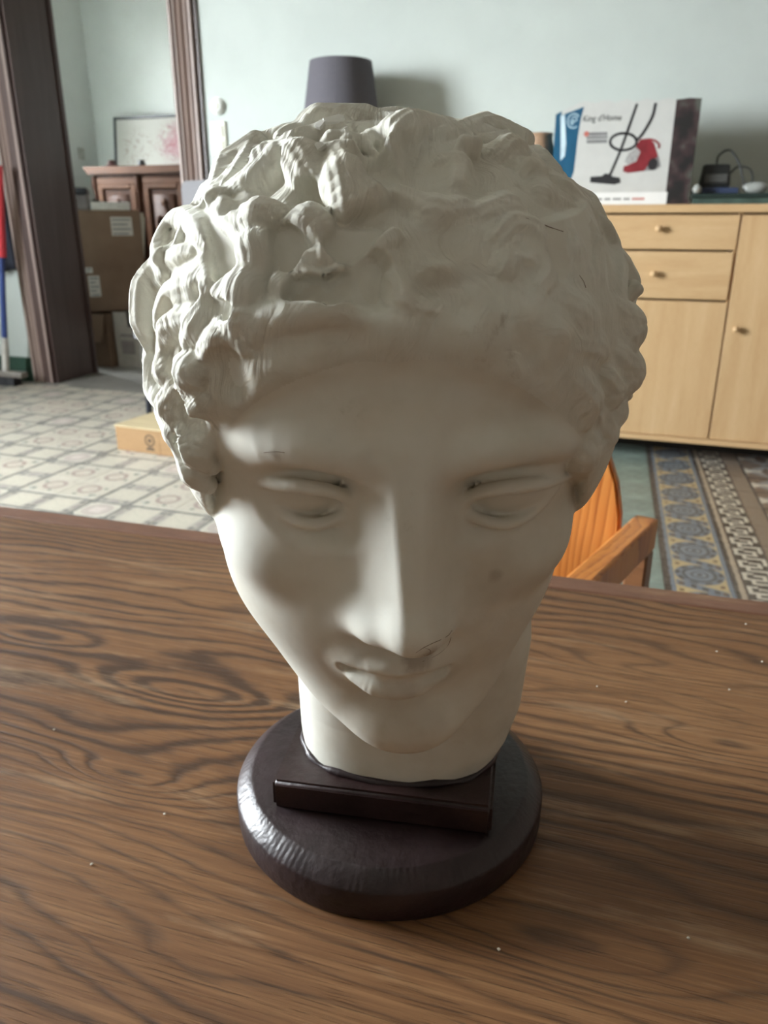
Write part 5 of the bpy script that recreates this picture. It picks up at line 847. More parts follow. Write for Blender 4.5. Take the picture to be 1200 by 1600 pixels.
_Z = [9, 7, 5.3, 4, 2.7, 1, 0, -1.5, -2.5, -4, -5.6, -6.6, -7.5, -8.7, -9.7, -10.7, -11.5, -12.4, -13.6]
T_yf = table(_Z, [-2.5, -.7, .45, .95, 1.2, 1.05, .95, .9, .95, 1.05, 1.1, 1.05, .8, .55, .75, 1.05, .85, .2, -1.5], .35)
T_w = table(_Z, [5.5, 6.8, 7.15, 7.25, 7.25, 7.15, 7.05, 7.0, 6.98, 6.95, 6.8, 6.5, 6.1, 5.5, 4.95, 4.2, 3.4, 2.5, 1.5], .5)
T_yc = table(_Z, [-6, -6, -6, -6, -5.6, -5.4, -5.3, -5.2, -5.1, -5, -4.8, -4.6, -4.4, -4.1, -3.8, -3.4, -3.0, -2.8, -2.6], .6)
T_cx = table([9, 3, 0, -3, -6, -9, -12], [-.3, -.35, -.4, -.45, -.5, -.3, .1], .8)
T_p = table([9, 4, 0, -4, -7, -10, -13], [2.2, 2.35, 2.3, 2.1, 2.0, 2.0, 2.0], .8)

def face_sdf(p):
    x, y, z = p[:, 0], p[:, 1], p[:, 2]
    w, yf, yc, cx, pe = T_w(z), T_yf(z), T_yc(z), T_cx(z), T_p(z)
    X = np.abs(x-cx)/w; dy = y-yc
    Y = np.where(dy > 0, dy/(yf-yc), -dy/7.0)
    r = (X**pe + np.abs(Y)**pe + 1e-9)**(1/pe)
    d = ((r-1)*np.minimum(w, yf-yc)).astype(np.float32)
    d = np.where(z > 8, np.maximum(d, z-8), d)
    d = smax(d, (-12.3-.36*(y-.2)-z)/1.063, 1.4)          # under the jaw
    # brow ridges
    for s in (-1, 1):
        tube_op(p, d, [(s*.9, .75, 1.75), (s*2.4, .85, 2.15), (s*4.3, .05, 2.05), (s*5.9, -1.7, 1.2)], [.4, .5, .5, .3], .9)
    # eye sockets
    for s in (-1, 1):
        e = ellip(p, (s*3.25-.02, 1.25, -.1), (2.45, 1.85, 1.55))
        d = smax(d, -e, .55)
        e = ellip(p, (s*1.75, 1.2, -.35), (.8, 1.25, 1.0))   # deep inner corner
        d = smax(d, -e, .7)
    # cheek bones
    for s in (-1, 1):
        d = smin(d, ellip(p, (s*4.2-.3, -2.6, -3.0), (2.0, 2.6, 1.5)), 1.2)
    # eyeballs
    for s in (-1, 1):
        d = smin(d, ellip(p, (s*3.35-.02, -1.5, -.12), (1.8, 1.5, 1.2)), .3)
        d = smin(d, ellip(p, (s*3.4-.02, -1.4, .6), (1.95, 1.6, .68)), .3)   # skin over the upper lid
    for s in (-1, 1):
        tube_op(p, d, [(s*1.7, -.1, -.42), (s*2.3, .25, .32), (s*3.25, .45, .66), (s*4.3, .02, .54), (s*5.2, -.95, .2), (s*5.6, -1.5, .0)], [.16, .22, .25, .25, .22, .15], .12)
        tube_op(p, d, [(s*1.7, -.15, -.5), (s*2.4, .05, -.85), (s*3.3, .1, -1.02), (s*4.2, -.3, -.8), (s*5.0, -1.15, -.15)], [.16, .19, .21, .2, .14], .22)
    # nose: flat ridge, sloping flanks, cut under the tip
    yr = 1.25+(3.0-z)*.265
    xc = np.interp(z, [-5, -2, 2], [.38, .22, .0]).astype(np.float32)
    a = np.interp(z, [-4.2, -3, -1, 1.5, 4], [.36, .42, .48, .56, .75]).astype(np.float32)
    ns = smax(y-yr, np.where(x < xc, xc-x-a-np.interp(z, [-4.2, -2, 1], [1.0, .85, .7]).astype(np.float32)*(yr-y), x-xc-a-.55*(yr-y))/1.2, .2)
    ns = smax(ns, (-4.35+.42*(y-2.9)*1.0-z)/1.085-.0, .9)
    ns = smax(ns, z-3.2, 1.0)
    ns = smax(ns, -.8-y, .2)
    d = smin(d, ns, .45)
    d = smin(d, ellip(p, (.2, 2.2, -3.8), (.9, .8, .8)), .7)
    d = smin(d, ellip(p, (-1.05, 1.1, -4.2), (.68, .95, .62)), .9)
    d = smin(d, ellip(p, (.95, 1.25, -4.35), (.5, .8, .6)), .5)
    for s in (-1, 1):
        d = smax(d, -ellip(p, (s*.62-.27, 1.85, -5.0), (.28, .5, .36)), .12)
    # broken right side of the tip
    d = smax(d, -ellip(p, (.62, 3.0, -4.9), (.75, .75, .55)), .12)
    # mouth
    d = smin(d, ellip(p, (-.3, .3, -6.7), (2.0, 1.25, 1.25)), .9)
    tube_op(p, d, [(-1.95, .6, -6.85), (-1.1, 1.2, -6.45), (-.3, 1.42, -6.35), (.55, 1.2, -6.45), (1.35, .65, -6.9)], [.14, .34, .38, .34, .14], .3)
    tube_op(p, d, [(-1.72, .72, -7.38), (-1.05, 1.08, -7.5), (-.3, 1.2, -7.54), (.45, 1.04, -7.5), (1.12, .72, -7.38)], [.42, .53, .55, .53, .42], .25)
    tube_op(p, d, [(-2.15, .8, -6.98), (-1.2, 1.55, -6.9), (-.3, 1.88, -6.82), (.6, 1.6, -6.88), (1.5, .85, -7.02)], [.22, .15, .12, .14, .2], .3, sub=True)
    tube_op(p, d, [(-.25, 1.7, -5.45), (-.3, 1.85, -6.1)], [.16, .2], .25, sub=True)
    # chin
    d = smin(d, ellip(p, (.1, -.35, -10.7), (1.9, 1.5, 1.5)), 1.0)
    return d

def neck_sdf(p):
    q = to_world_cm(p)
    z = q[:, 2]
    cx = np.interp(z, [79, 80.2, 82, 86, 90, 98], [1.0, 1.25, 1.5, 1.6, 1.2, .4]); cy = np.interp(z, [79, 82, 86, 92, 98], [37.3, 37.5, 37.0, 35.4, 33.2])
    rx = np.interp(z, [79, 80.2, 82, 86, 90, 98], [5.35, 5.75, 6.05, 6.15, 6.1, 5.5]); ry = np.interp(z, [79, 80.5, 82, 86, 92], [5.0, 5.2, 5.45, 5.8, 6.0])
    a = math.radians(-8)
    X = ((q[:, 0]-cx)*math.cos(a)+(q[:, 1]-cy)*math.sin(a))/rx
    Y = (-(q[:, 0]-cx)*math.sin(a)+(q[:, 1]-cy)*math.cos(a))/ry
    pe = 2.6
    d = ((np.abs(X)**pe+np.abs(Y)**pe+1e-9)**(1/pe)-1)*5.0
    return np.maximum(np.maximum(d, 79.15-z), z-98.5).astype(np.float32)

def hair_base(p):
    q = np.abs((p-np.array([-.45, -8.0, 1.3], np.float32))/np.array([8.95, 9.55, 8.6], np.float32))
    pe = 2.25
    d = (((q**pe).sum(1)+1e-9)**(1/pe)-1)*8.6
    x, z, y = p[:, 0]+.35, p[:, 2], p[:, 1]
    # the opening left by the face, and the lower rim round the nape
    op = (((np.abs(x)/6.75)**2.2+(np.abs(z+3.6)/9.1)**2.2+1e-9)**(1/2.2)-1)*6.5
    op = np.where(y < -6.2, op + (-6.2-y)*1.5, op)
    d = smax(d, -op, .55)
    d = smax(d, -4.4-z+.12*(y+6), .9)
    return d.astype(np.float32)

def hair_sdf(p):
    d = hair_base(p)
    for pts, rad, k, sub, gr in HAIR:
        tube_op(p, d, pts, rad, k, sub, 4, gr)
    return d
def head_sdf(p):
    p = p.astype(np.float32); make_bins(p)
    f, n, h = face_sdf(p), neck_sdf(p), hair_sdf(p)
    skin = smin(f, n, .7)
    k = .2 + .9*np.clip((p[:, 2]-2.2)/2.5, 0, 1)*np.clip((p[:, 1]+5)/2.5, 0, 1)*np.clip((7.0-p[:, 2])/1.5, 0, 1)
    return smin(skin, h, k), h-skin
def f_only(p): return head_sdf(p)[0]
def grad(p, e=.03):                                          # gradient and mean value from four samples
    k = np.array([[1, -1, -1], [-1, -1, 1], [-1, 1, -1], [1, 1, 1]], np.float32)
    g = np.zeros_like(p); m = np.zeros(len(p), np.float32)
    for r in k: f = f_only(p+r*e); g += r*f[:, None]; m += f
    return g/(4*e), m/4
def surface_nets(lo, hi, h):
    ax = [np.arange(lo[i], hi[i]+h, h, dtype=np.float32) for i in range(3)]
    n = [len(a) for a in ax]
    G = np.stack(np.meshgrid(*ax, indexing='ij'), -1).reshape(-1, 3)
    V = np.concatenate([f_only(c) for c in np.array_split(G, 4)]).reshape(n)
    S = V < 0
    cs = np.zeros([m-1 for m in n], np.int8)
    for dx in (0, 1):
        for dy in (0, 1):
            for dz in (0, 1): cs += S[dx:n[0]-1+dx, dy:n[1]-1+dy, dz:n[2]-1+dz]
    act = (cs > 0) & (cs < 8)
    ids = -np.ones(act.shape, np.int64); c = np.argwhere(act); ids[act] = np.arange(len(c))
    acc = np.zeros((len(c), 3)); cnt = np.zeros(len(c))
    corners = [(i, j, k) for i in (0, 1) for j in (0, 1) for k in (0, 1)]
    for a in corners:
        for b in corners:
            if sum(abs(a[i]-b[i]) for i in range(3)) == 1 and a < b:
                va = V[c[:, 0]+a[0], c[:, 1]+a[1], c[:, 2]+a[2]]; vb = V[c[:, 0]+b[0], c[:, 1]+b[1], c[:, 2]+b[2]]
                m = (va < 0) != (vb < 0); t = np.where(m, va/np.where(m, va-vb, 1), 0)
                acc += np.where(m[:, None], np.array(a)+t[:, None]*(np.array(b)-np.array(a)), 0); cnt += m
    P = np.array(lo)+(c+acc/cnt[:, None])*h
    quads = []
    for ax_ in range(3):
        o1, o2 = (ax_+1) % 3, (ax_+2) % 3
        A = np.moveaxis(S, ax_, 0); e = A[:-1] != A[1:]
        idx = np.argwhere(np.moveaxis(e, 0, ax_)); flip = np.take_along_axis(np.moveaxis(A[:-1], 0, ax_)[tuple(idx.T)][:, None], np.zeros((len(idx), 1), int), 1)[:, 0]
        ok = (idx[:, o1] > 0) & (idx[:, o2] > 0) & (idx[:, o1] < n[o1]-1) & (idx[:, o2] < n[o2]-1)
        idx, flip = idx[ok], flip[ok]
        def g(d1, d2):
            q = idx.copy(); q[:, o1] += d1; q[:, o2] += d2
            return ids[tuple(q.T)]
        Q = np.stack([g(-1, -1), g(0, -1), g(0, 0), g(-1, 0)], 1)
        Q[~flip] = Q[~flip][:, ::-1]
        quads.append(Q)
    return P.astype(np.float32), np.concatenate(quads)
def subdiv(P, Q):
    E = np.concatenate([Q[:, [i, (i+1) % 4]] for i in range(4)]); Es = np.sort(E, 1)
    key = Es[:, 0].astype(np.int64)*len(P)+Es[:, 1]
    uk, inv = np.unique(key, return_inverse=True)
    em = (P[uk//len(P)]+P[uk % len(P)])/2; fm = P[Q].mean(1)
    m = len(Q); e = [inv[i*m:(i+1)*m]+len(P) for i in range(4)]; f = np.arange(m)+len(P)+len(uk)
    NQ = np.concatenate([np.stack([Q[:, i], e[i], f, e[i-1]], 1) for i in range(4)])
    return np.concatenate([P, em, fm]).astype(np.float32), NQ
def relax(P, Q, g):                                         # slide along the surface towards the neighbours' mean
    n = len(P); a = Q.ravel(); b = Q[:, [1, 2, 3, 0]].ravel(); k = np.bincount(a, minlength=n)+np.bincount(b, minlength=n)
    m = np.stack([np.bincount(a, P[b, i], n)+np.bincount(b, P[a, i], n) for i in range(3)], 1)/np.maximum(k, 1)[:, None]
    N = g/np.maximum(np.linalg.norm(g, axis=1), 1e-6)[:, None]; v = m-P
    return (P+.5*(v-N*(v*N).sum(1)[:, None])).astype(np.float32)
def settle(P, it, lim, Q=None):
    for _ in range(it):
        g, d = grad(P); gn = (g*g).sum(1)
        if Q is not None: P = relax(P, Q, g)
        P = P - np.clip(d/np.maximum(gn, .15), -lim, lim)[:, None]*g
    return P
def head_mesh():
    P, Q = surface_nets((-11.5, -19.5, -20.5), (11.5, 5.0, 12.0), HEAD_STEP)
    P = settle(P, 4, .15, Q); P, Q = subdiv(P, Q); P = settle(P, 2, .09, Q)
    P, Q = subdiv(P, Q); P = settle(P, 1, .05, Q)
    g = grad(P)[0]; N = g/np.maximum(np.linalg.norm(g, axis=1), 1e-6)[:, None]
    hs = head_sdf(P)[1]
    W = to_world_cm(P)/100; NW = N[:, 0:1]*HX+N[:, 1:2]*HY+N[:, 2:3]*HZ
    return W, NW, Q, hs
# ---------------------------------------------------------------- table
TA = R(-17.35); TO = Vector((-.056, .7285, .75))
def TW(x, y, z=0.0): return Vector((TO.x+x*math.cos(TA)-y*math.sin(TA), TO.y+x*math.sin(TA)+y*math.cos(TA), TO.z+z))
def m_table(name, seed, plain_=False):
    m = Mat(name, (.2, .1, .05), .4, .3)
    x, y, z = m.xyz()
    wx = m.noise(vec=m.vec(x*1.3+seed, y*4.2, 0.0), scale=1.0, detail=3, rough=.5)
    wy = m.noise(vec=m.vec(x*5.0, y*16.0+seed, 0.0), scale=1.0, detail=4, rough=.6)
    for kx, ky, ka, kb, kh in ((-.091, .137, .050, .013, .040), (-.095, .228, .075, .015, .034), (.075, .302, .070, .013, .030), (.165, .100, .085, .020, .045), (.215, .352, .07, .012, .028), (-.26, .262, .06, .012, .028), (.255, .275, .06, .014, .03)):
        dx, dy = (x-kx)/ka, (y-ky)/kb; wx = wx+((dx*dx+dy*dy)*-1.0)._m('EXPONENT')*(kh/.24)
    rings = (y*1.0+(wx-.5)*.24+(wy-.5)*.028)*72.0
    g = (rings+z*0.0).frac(); tri = (g-.5).abs()*2.0
    fine = m.noise(vec=m.vec(x*9.0, y*420.0, seed), scale=1.0, detail=4, rough=.65)
    pores = m.noise(vec=m.vec(x*28.0, y*900.0, seed), scale=1.0, detail=2)
    blot = m.noise(vec=m.vec(x*3.0, y*4.0, seed), scale=1.0, detail=4)
    wid = m.noise(vec=m.vec(x*2.0, y*7.0, seed+4.0), scale=1.0, detail=2)
    line = (tri+(fine-.5)*1.3+(wid-.5)*1.3).ss(.45, 1.05)
    base = m.ramp(blot*.4+fine*.6, [(.34, (.13, .058, .025)), (.5, (.205, .10, .043)), (.66, (.30, .16, .072))])
    if plain_: base = m.ramp(blot*.5+fine*.5, [(.3, (.15, .07, .042)), (.7, (.22, .11, .07))]); line = line*.2
    line = line*(m.noise(vec=m.vec(x*1.6, y*3.2, seed+2.0), scale=1.0, detail=2).ss(.38, .6)*.75+.25)
    c = m.mix(line*.85, base, (.045, .024, .015)); c = m.mix(pores.ss(.60, .72)*.55, c, (.05, .028, .018))
    worn = m.noise(vec=m.vec(x*6.0, y*40.0, seed+9.0), scale=1.0, detail=5, rough=.7)
    c = m.mix(worn.ss(.54, .75)*.6, c, (.40, .26, .15)); m.color(c)
    m.rough(blot*.2+fine*.12+.34); m.bump(line*-.5+pores.ss(.5, .75)*-.6+fine*.25, .0006, .9); return m.m
M_TABLE = m_table('stained_oak_table', 1.3); M_LIP = m_table('stained_oak_lipping', 5.1, True)
table = thing('dining_table', 'dark brown wooden table with bold grain carrying the plaster head', 'table', TW(.1, -.5, -.75), TA)
tl = lambda x0, x1, y0, y1, z0, z1: (x0-.1, x1-.1, y0+.5, y1+.5, z0, z1)
fin(boxes(tl(-1.0, 1.2, -1.0, -.0285, .72, .75), bev=.0008), 'tabletop', M_TABLE, table)
fin(boxes(tl(-1.0, 1.2, -.028, 0, .718, .7503), bev=.0025, seg=2), 'edge_lipping', M_LIP, table)
for a in (tl(-.9, 1.1, -.10, -.08, .64, .72), tl(-.9, 1.1, -.92, -.90, .64, .72), tl(-.9, -.88, -.9, -.1, .64, .72), tl(1.08, 1.1, -.9, -.1, .64, .72)):
    fin(boxes(a), 'apron', M_LIP, table)
for x in (-.93, 1.07):
    for y in (-.96, -.13):
        bm = bmesh.new(); box(bm, *tl(x, x+.06, y, y+.06, 0, .72), bev=.004); fin(bm, 'leg', M_LIP, table)
# ---------------------------------------------------------------- bust
M_PL = Mat('aged_plaster', (.55, .54, .49), .65, .2)
_n = M_PL.noise(scale=18, detail=5, rough=.6); _b = M_PL.noise(scale=140, detail=5, rough=.65); _s = M_PL.noise(scale=60, detail=6, rough=.7); _x, _y, _z = M_PL.xyz()
_c = M_PL.ramp(_n, [(.3, (.60, .575, .495)), (.5, (.67, .66, .59)), (.72, (.71, .715, .66))])
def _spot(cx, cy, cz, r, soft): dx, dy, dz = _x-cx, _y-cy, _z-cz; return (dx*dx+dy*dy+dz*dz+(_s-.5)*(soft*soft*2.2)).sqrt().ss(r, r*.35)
BR = Vector((.003, .361, .75))
def hl(x, y, z): return Vector(tuple(to_world_cm(np.array([[x, y, z]], float))[0]/100))-BR
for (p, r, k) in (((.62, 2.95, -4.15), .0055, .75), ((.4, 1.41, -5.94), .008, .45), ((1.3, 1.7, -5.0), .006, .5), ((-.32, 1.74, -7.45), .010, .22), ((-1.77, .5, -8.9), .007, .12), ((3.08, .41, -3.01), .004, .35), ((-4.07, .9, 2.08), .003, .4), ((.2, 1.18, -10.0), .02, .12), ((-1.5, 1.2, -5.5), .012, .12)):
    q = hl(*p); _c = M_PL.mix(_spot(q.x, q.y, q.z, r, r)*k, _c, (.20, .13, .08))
_c = M_PL.mix(_s.ss(.62, .78)*.35, _c, (.40, .37, .29)); M_PL.color(_c)
M_PL.bump(_n*.25+_b*.5, .0007, .5); M_PL = M_PL.m
M_HAIR = Mat('aged_plaster_hair', (.55, .54, .49), .8, .1)
_n = M_HAIR.noise(scale=22, detail=5, rough=.6); _b = M_HAIR.noise(scale=160, detail=4, rough=.6); _hx, _hy, _hz = M_HAIR.xyz(); _dx, _dy, _dz = _hx+.002, _hy+.035, _hz-.335; _wv = M_HAIR.noise(scale=24, detail=2)
_st = M_HAIR.noise(vec=M_HAIR.vec(_dx.atan2(_dy*-1.0)*22.0+_wv*16.0, (_dx*_dx+_dy*_dy+_dz*_dz).sqrt()*22.0, _wv*3.0), scale=1.0, detail=3); _s = M_HAIR.noise(scale=45, detail=6, rough=.7)
_c = M_HAIR.ramp(_n, [(.3, (.56, .53, .45)), (.5, (.64, .63, .56)), (.72, (.70, .705, .65))])
_geo = M_HAIR.nt.nodes.new('ShaderNodeNewGeometry'); _pt = X(M_HAIR.nt, _geo.outputs['Pointiness'])
_c = M_HAIR.mix(_s.ss(.60, .74)*.5, _c, (.36, .31, .24)); M_HAIR.color(_c)
M_HAIR.bump(_st*.8+_b*.3+_n*.2, .0022, .75); M_HAIR = M_HAIR.m
M_PAINT = Mat('dark_maroon_gloss_paint', (.035, .018, .018), .34, .5)
_n = M_PAINT.noise(scale=35, detail=5, rough=.65); _f = M_PAINT.noise(scale=160, detail=3); M_PAINT.color(M_PAINT.ramp(_n, [(.35, (.013, .006, .007)), (.7, (.030, .016, .018))]))
M_PAINT.rough(_n*.3+.24); _px, _py, _pz = M_PAINT.xyz(); _an = _py.atan2(_px); _jt = M_PAINT.noise(scale=50, detail=2); M_PAINT.bump((_an*150.0+_jt*5.0).sin()*.12*_jt.ss(.4, .62)*((_px*_px+_py*_py).sqrt().ss(.072, .077)*_pz.ss(.016, .018)*_pz.lt(.0248)), .0006, .7); M_PAINT.bump(_n*.7+_f*.3, .0018, .8); M_PAINT = M_PAINT.m
bust = thing('plaster_bust', 'off-white plaster head with curly hair on a dark round base', 'bust', BR)
Wp, Nw, Qd, Hs = head_mesh()
_fn = np.cross(Wp[Qd[:, 2]]-Wp[Qd[:, 0]], Wp[Qd[:, 3]]-Wp[Qd[:, 1]])
if (_fn*Nw[Qd].sum(1)).sum(1).mean() < 0: Qd = Qd[:, ::-1]
def part_mesh(name, sel, mat):
    q = Qd[sel]; used, inv = np.unique(q, return_inverse=True); q = inv.reshape(-1, 4); v = Wp[used]-np.array(BR); nr = Nw[used]
    me = bpy.data.meshes.new(name); me.vertices.add(len(v)); me.vertices.foreach_set('co', v.astype(np.float32).ravel())
    me.loops.add(q.size); me.loops.foreach_set('vertex_index', q.astype(np.int32).ravel()); me.polygons.add(len(q))
    me.polygons.foreach_set('loop_start', np.arange(0, q.size, 4, dtype=np.int32)); me.update(calc_edges=True); me.validate()
    me.polygons.foreach_set('use_smooth', np.ones(len(q), bool)); me.normals_split_custom_set_from_vertices(nr.tolist()); me.materials.append(mat)
    return link(name, me, bust)
fh = Hs[Qd].mean(1) < 0
hair = part_mesh('hair', fh, M_HAIR); head = part_mesh('head', ~fh, M_PL)
bm = bmesh.new(); lathe(bm, [(0.001, .0), (.0835, 0), (.0845, .002), (.0848, .0165), (.0840, .0182), (.0765, .0246), (.0752, .0250), (.001, .0250)], 96, cap=False); bmesh.ops.remove_doubles(bm, verts=bm.verts, dist=.0005)
fin(bm, 'round_base', M_PAINT, bust, auto=30)
bm = bmesh.new(); r = bmesh.ops.create_cube(bm, size=1)
for v in r['verts']: v.co = Vector((v.co.x*.112, v.co.y*.112, .0251+(v.co.z+.5)*.0172))
bmesh.ops.bevel(bm, geom=list(bm.edges), offset=.0022, segments=3, affect='EDGES')
M_PAINT2 = M_PAINT.copy(); M_PAINT2.name = 'dark_red_brown_gloss_paint'
for n_ in M_PAINT2.node_tree.nodes:
    if n_.type == 'VALTORGB': n_.color_ramp.elements[0].color = (.014, .006, .006, 1); n_.color_ramp.elements[1].color = (.032, .014, .014, 1)
pl = fin(bm, 'square_plinth', M_PAINT2, bust, auto=40); pl.rotation_euler = (0, 0, R(-10.2)); pl.location = (.0045, .0085, 0)
bm = bmesh.new(); _a = np.linspace(0, 2*math.pi, 61)[:-1]; _r = R(-8); _ps = []
for t in _a:
    c_, s_ = math.cos(t), math.sin(t); x_ = 5.42*math.copysign(abs(c_)**(2/2.6), c_); y_ = 5.06*math.copysign(abs(s_)**(2/2.6), s_)
    _ps.append(Vector(((1.05+x_*math.cos(_r)-y_*math.sin(_r))/100, (37.3+x_*math.sin(_r)+y_*math.cos(_r))/100, .7925+.0008*math.sin(t*9)))-BR)
_ps = [q for q in _ps if abs((q.x-.0045)) < .0545 and q.y < .0625]
_i = max(range(len(_ps)), key=lambda i: (_ps[i]-_ps[i-1]).length); _ps = _ps[_i:]+_ps[:_i]
tube(bm, _ps, [.0020+.0005*math.sin(i*1.7) for i in range(len(_ps))], 10)
fin(bm, 'paint_bead', M_PAINT, bust, smooth=True)
# cracks and chips in the plaster
M_CRK = plain('dirty_crack', (.20, .15, .11), .8); M_CHIP = plain('fresh_plaster_chip', (.74, .74, .69), .7)
def bl(x, y, z): return hl(x, y, z)
for pts, r_ in (([(.25, 3.17, -3.94), (.49, 3.16, -3.73), (.78, 3.06, -3.63), (1.05, 2.78, -3.75), (1.37, 2.13, -4.17), (1.52, 1.81, -4.24)], .00022), ([(.54, 3.15, -3.73), (.71, 3.10, -3.90), (.72, 3.01, -4.16)], .0002), ([(.59, 1.45, -6.08), (.91, 1.28, -6.07), (1.24, 1.11, -5.98), (1.52, .93, -5.78), (1.62, .88, -5.45)], .0002),
                ([(3.08, -2.18, 8.32), (3.62, -2.31, 8.14), (4.22, -2.64, 7.86), (4.61, -2.79, 7.71)], .0003), ([(5.09, -2.03, 6.63), (5.23, -1.96, 6.46), (5.30, -1.87, 6.30)], .0003), ([(-4.45, .71, 2.08), (-4.06, .91, 2.22), (-3.76, 1.04, 2.27)], .00022)):
    bm = bmesh.new(); tube(bm, curve3([bl(*q) for q in pts], 5), r_*.45, 6); fin(bm, 'crack', M_CRK, bust, smooth=True)
def chip(c, n, rx, ry, seed):
    rg = random.Random(seed); c = bl(*c); n = Vector(tuple(n[0]*HX+n[1]*HY+n[2]*HZ)).normalized(); a = n.orthogonal().normalized(); b = n.cross(a); bm = bmesh.new(); k = 11
    rr = [rg.uniform(.7, 1.15) for _ in range(k)]
    lo = [bm.verts.new(c-n*.0008+(a*math.cos(t)*rx+b*math.sin(t)*ry)*rr[i]*1.12) for i, t in enumerate(np.linspace(0, 2*math.pi, k+1)[:-1])]
    hi = [bm.verts.new(c+n*.0003+(a*math.cos(t)*rx+b*math.sin(t)*ry)*rr[i]) for i, t in enumerate(np.linspace(0, 2*math.pi, k+1)[:-1])]
    bm.faces.new(hi)
    for i in range(k): bm.faces.new((lo[i], lo[(i+1) % k], hi[(i+1) % k], hi[i]))
    fin(bm, 'plaster_chip', [M_CHIP, M_CRK], bust)
chip((-2.76, -4.22, 9.82), (0, .3, .95), .0026, .0019, 1); chip((-2.41, -6.86, 10.2), (.1, .24, .95), .0040, .0026, 2); chip((-2.85, -6.55, 10.1), (-.2, .4, .85), .0022, .0014, 3)
# ---------------------------------------------------------------- crumbs
M_CRUMB = plain('plaster_crumb', (.75, .72, .64), .8)
CR = (((.296, .566), 'by the far right edge of the table'), ((.255, .523), 'a hand behind the far right edge'), ((.283, .508), 'nearest the right side of the picture'), ((.151, .475), 'right of the neck, upper of two'), ((.166, .456), 'right of the neck, lower of two'), ((.243, .471), 'alone in the middle of the right half'), ((-.122, .348), 'left of the round base, beside it'), ((-.150, .312), 'lower left of the round base'), ((.14, .268), 'right of and below the round base'), ((.052, .262), 'just below the round base'), ((-.214, .425), 'alone on the left half of the table'))
for i, ((px, py), where) in enumerate(CR):
    bm = bmesh.new(); bmesh.ops.create_icosphere(bm, subdivisions=1, radius=.00075)
    for v in bm.verts: v.co = Vector((v.co.x*random.uniform(.7, 1.5), v.co.y*random.uniform(.7, 1.3), v.co.z*.7+.0005))
    tag(fin(bm, 'crumb', M_CRUMB, None, (px, py, .7501), random.random()*3), 'tiny pale plaster crumb '+where, 'crumb', 'plaster crumbs on the table')
# ---------------------------------------------------------------- orange chair at the far edge of the table
M_ORANGE = Mat('varnished_pine', (.5, .2, .05), .35, .5); _x, _y, _z = M_ORANGE.xyz()
_w = M_ORANGE.noise(vec=M_ORANGE.vec(_x*5.0, _y*5.0, _z*1.2), scale=1.0, detail=3); _l = ((_x*1.0+(_w-.5)*.12)*85.0).frac(); _g = M_ORANGE.noise(vec=M_ORANGE.vec(_x*90.0, _y*90.0, _z*4.0), scale=1.0, detail=4)
M_ORANGE.color(M_ORANGE.ramp(_l*.55+_g*.45, [(.2, (.56, .225, .05)), (.55, (.50, .175, .034)), (.8, (.33, .095, .016))])); M_ORANGE.bump(_g, .0006); M_ORANGE = M_ORANGE.m
M_CHAIRDK = wood('brown_varnished_pine', (.16, .07, .03), (.27, .125, .055), (1, 14, 14), .4, 4)
ch = thing('wooden_armchair', 'orange varnished wooden armchair with a curved tall back, pushed to the far table edge', 'chair', (.025, .98, 0), math.atan2(-.574, .819))
def arch(n=18): return [( .235*math.sin(a*math.pi/n-math.pi/2), .60+.24*math.cos(a*math.pi/n-math.pi/2)**.62) for a in range(n+1)]
out = [(-.225, .40), (-.235, .60)]+[(x, z) for x, z in arch()][1:-1]+[(.235, .60), (.225, .40)]
bm = bmesh.new(); prism(bm, out, .185, .203)
for v in bm.verts: v.co.y += .05*(1-(v.co.x/.24)**2)-.0
bmesh.ops.bevel(bm, geom=[e for e in bm.edges if abs(e.verts[0].co.y-e.verts[1].co.y) < .03 and len(e.link_faces) == 2 and any(len(f.verts) > 4 for f in e.link_faces)], offset=.004, segments=2, affect='EDGES')
fin(bm, 'backrest', M_ORANGE, ch, auto=30)
for s in (-1, 1):
    fin(boxes((s*.262-.016, s*.262+.016, -.05, .215, .632, .678), bev=.004, seg=2), 'armrest', M_ORANGE, ch)
    fin(boxes((s*.262-.015, s*.262+.015, .185, .215, 0, .632), bev=.003), 'leg', M_CHAIRDK, ch)
    fin(boxes((s*.262-.015, s*.262+.015, -.045, -.015, .43, .632), bev=.003), 'arm_post', M_CHAIRDK, ch); fin(boxes((s*.235-.015, s*.235+.015, -.21, -.18, 0, .43), bev=.003), 'leg', M_CHAIRDK, ch)
    fin(boxes((s*.262-.011, s*.262+.011, -.19, .185, .37, .43), bev=.002), 'seat_rail', M_CHAIRDK, ch)
fin(boxes((-.251, .251, -.215, .235, .43, .455), bev=.006, seg=2), 'seat', M_ORANGE, ch)
# ---------------------------------------------------------------- beech sideboard against the back wall
def m_beech(name, vert):
    m = Mat(name, (.55, .37, .19), .42, .45); s = (9, 9, .9) if vert else (.9, 9, 9)
    n = m.noise(scale=2.2, detail=5, rough=.55, dist=.3, scl=s); f = m.noise(scale=30, detail=3, scl=s)
    m.color(m.ramp(n*.7+f*.3, [(.3, (.50, .315, .155)), (.55, (.57, .38, .20)), (.75, (.63, .44, .25))])); return m.m
M_BV, M_BH = m_beech('beech_upright_grain', True), m_beech('beech_level_grain', False)
M_UNDERSHADE = plain('painted_under_shade', (.02, .016, .012), .8)
sb = thing('sideboard', 'long beech sideboard with drawers and doors on round knobs', 'sideboard', W(-.09, 3.75), RA)
fin(boxes((-.95, .95, -.022, .46, 1.089, 1.122), bev=.003), 'top_board', M_BH, sb)
fin(boxes((-.95, .95, -.012, .45, .098, .121), bev=.002), 'bottom_board', M_BH, sb)
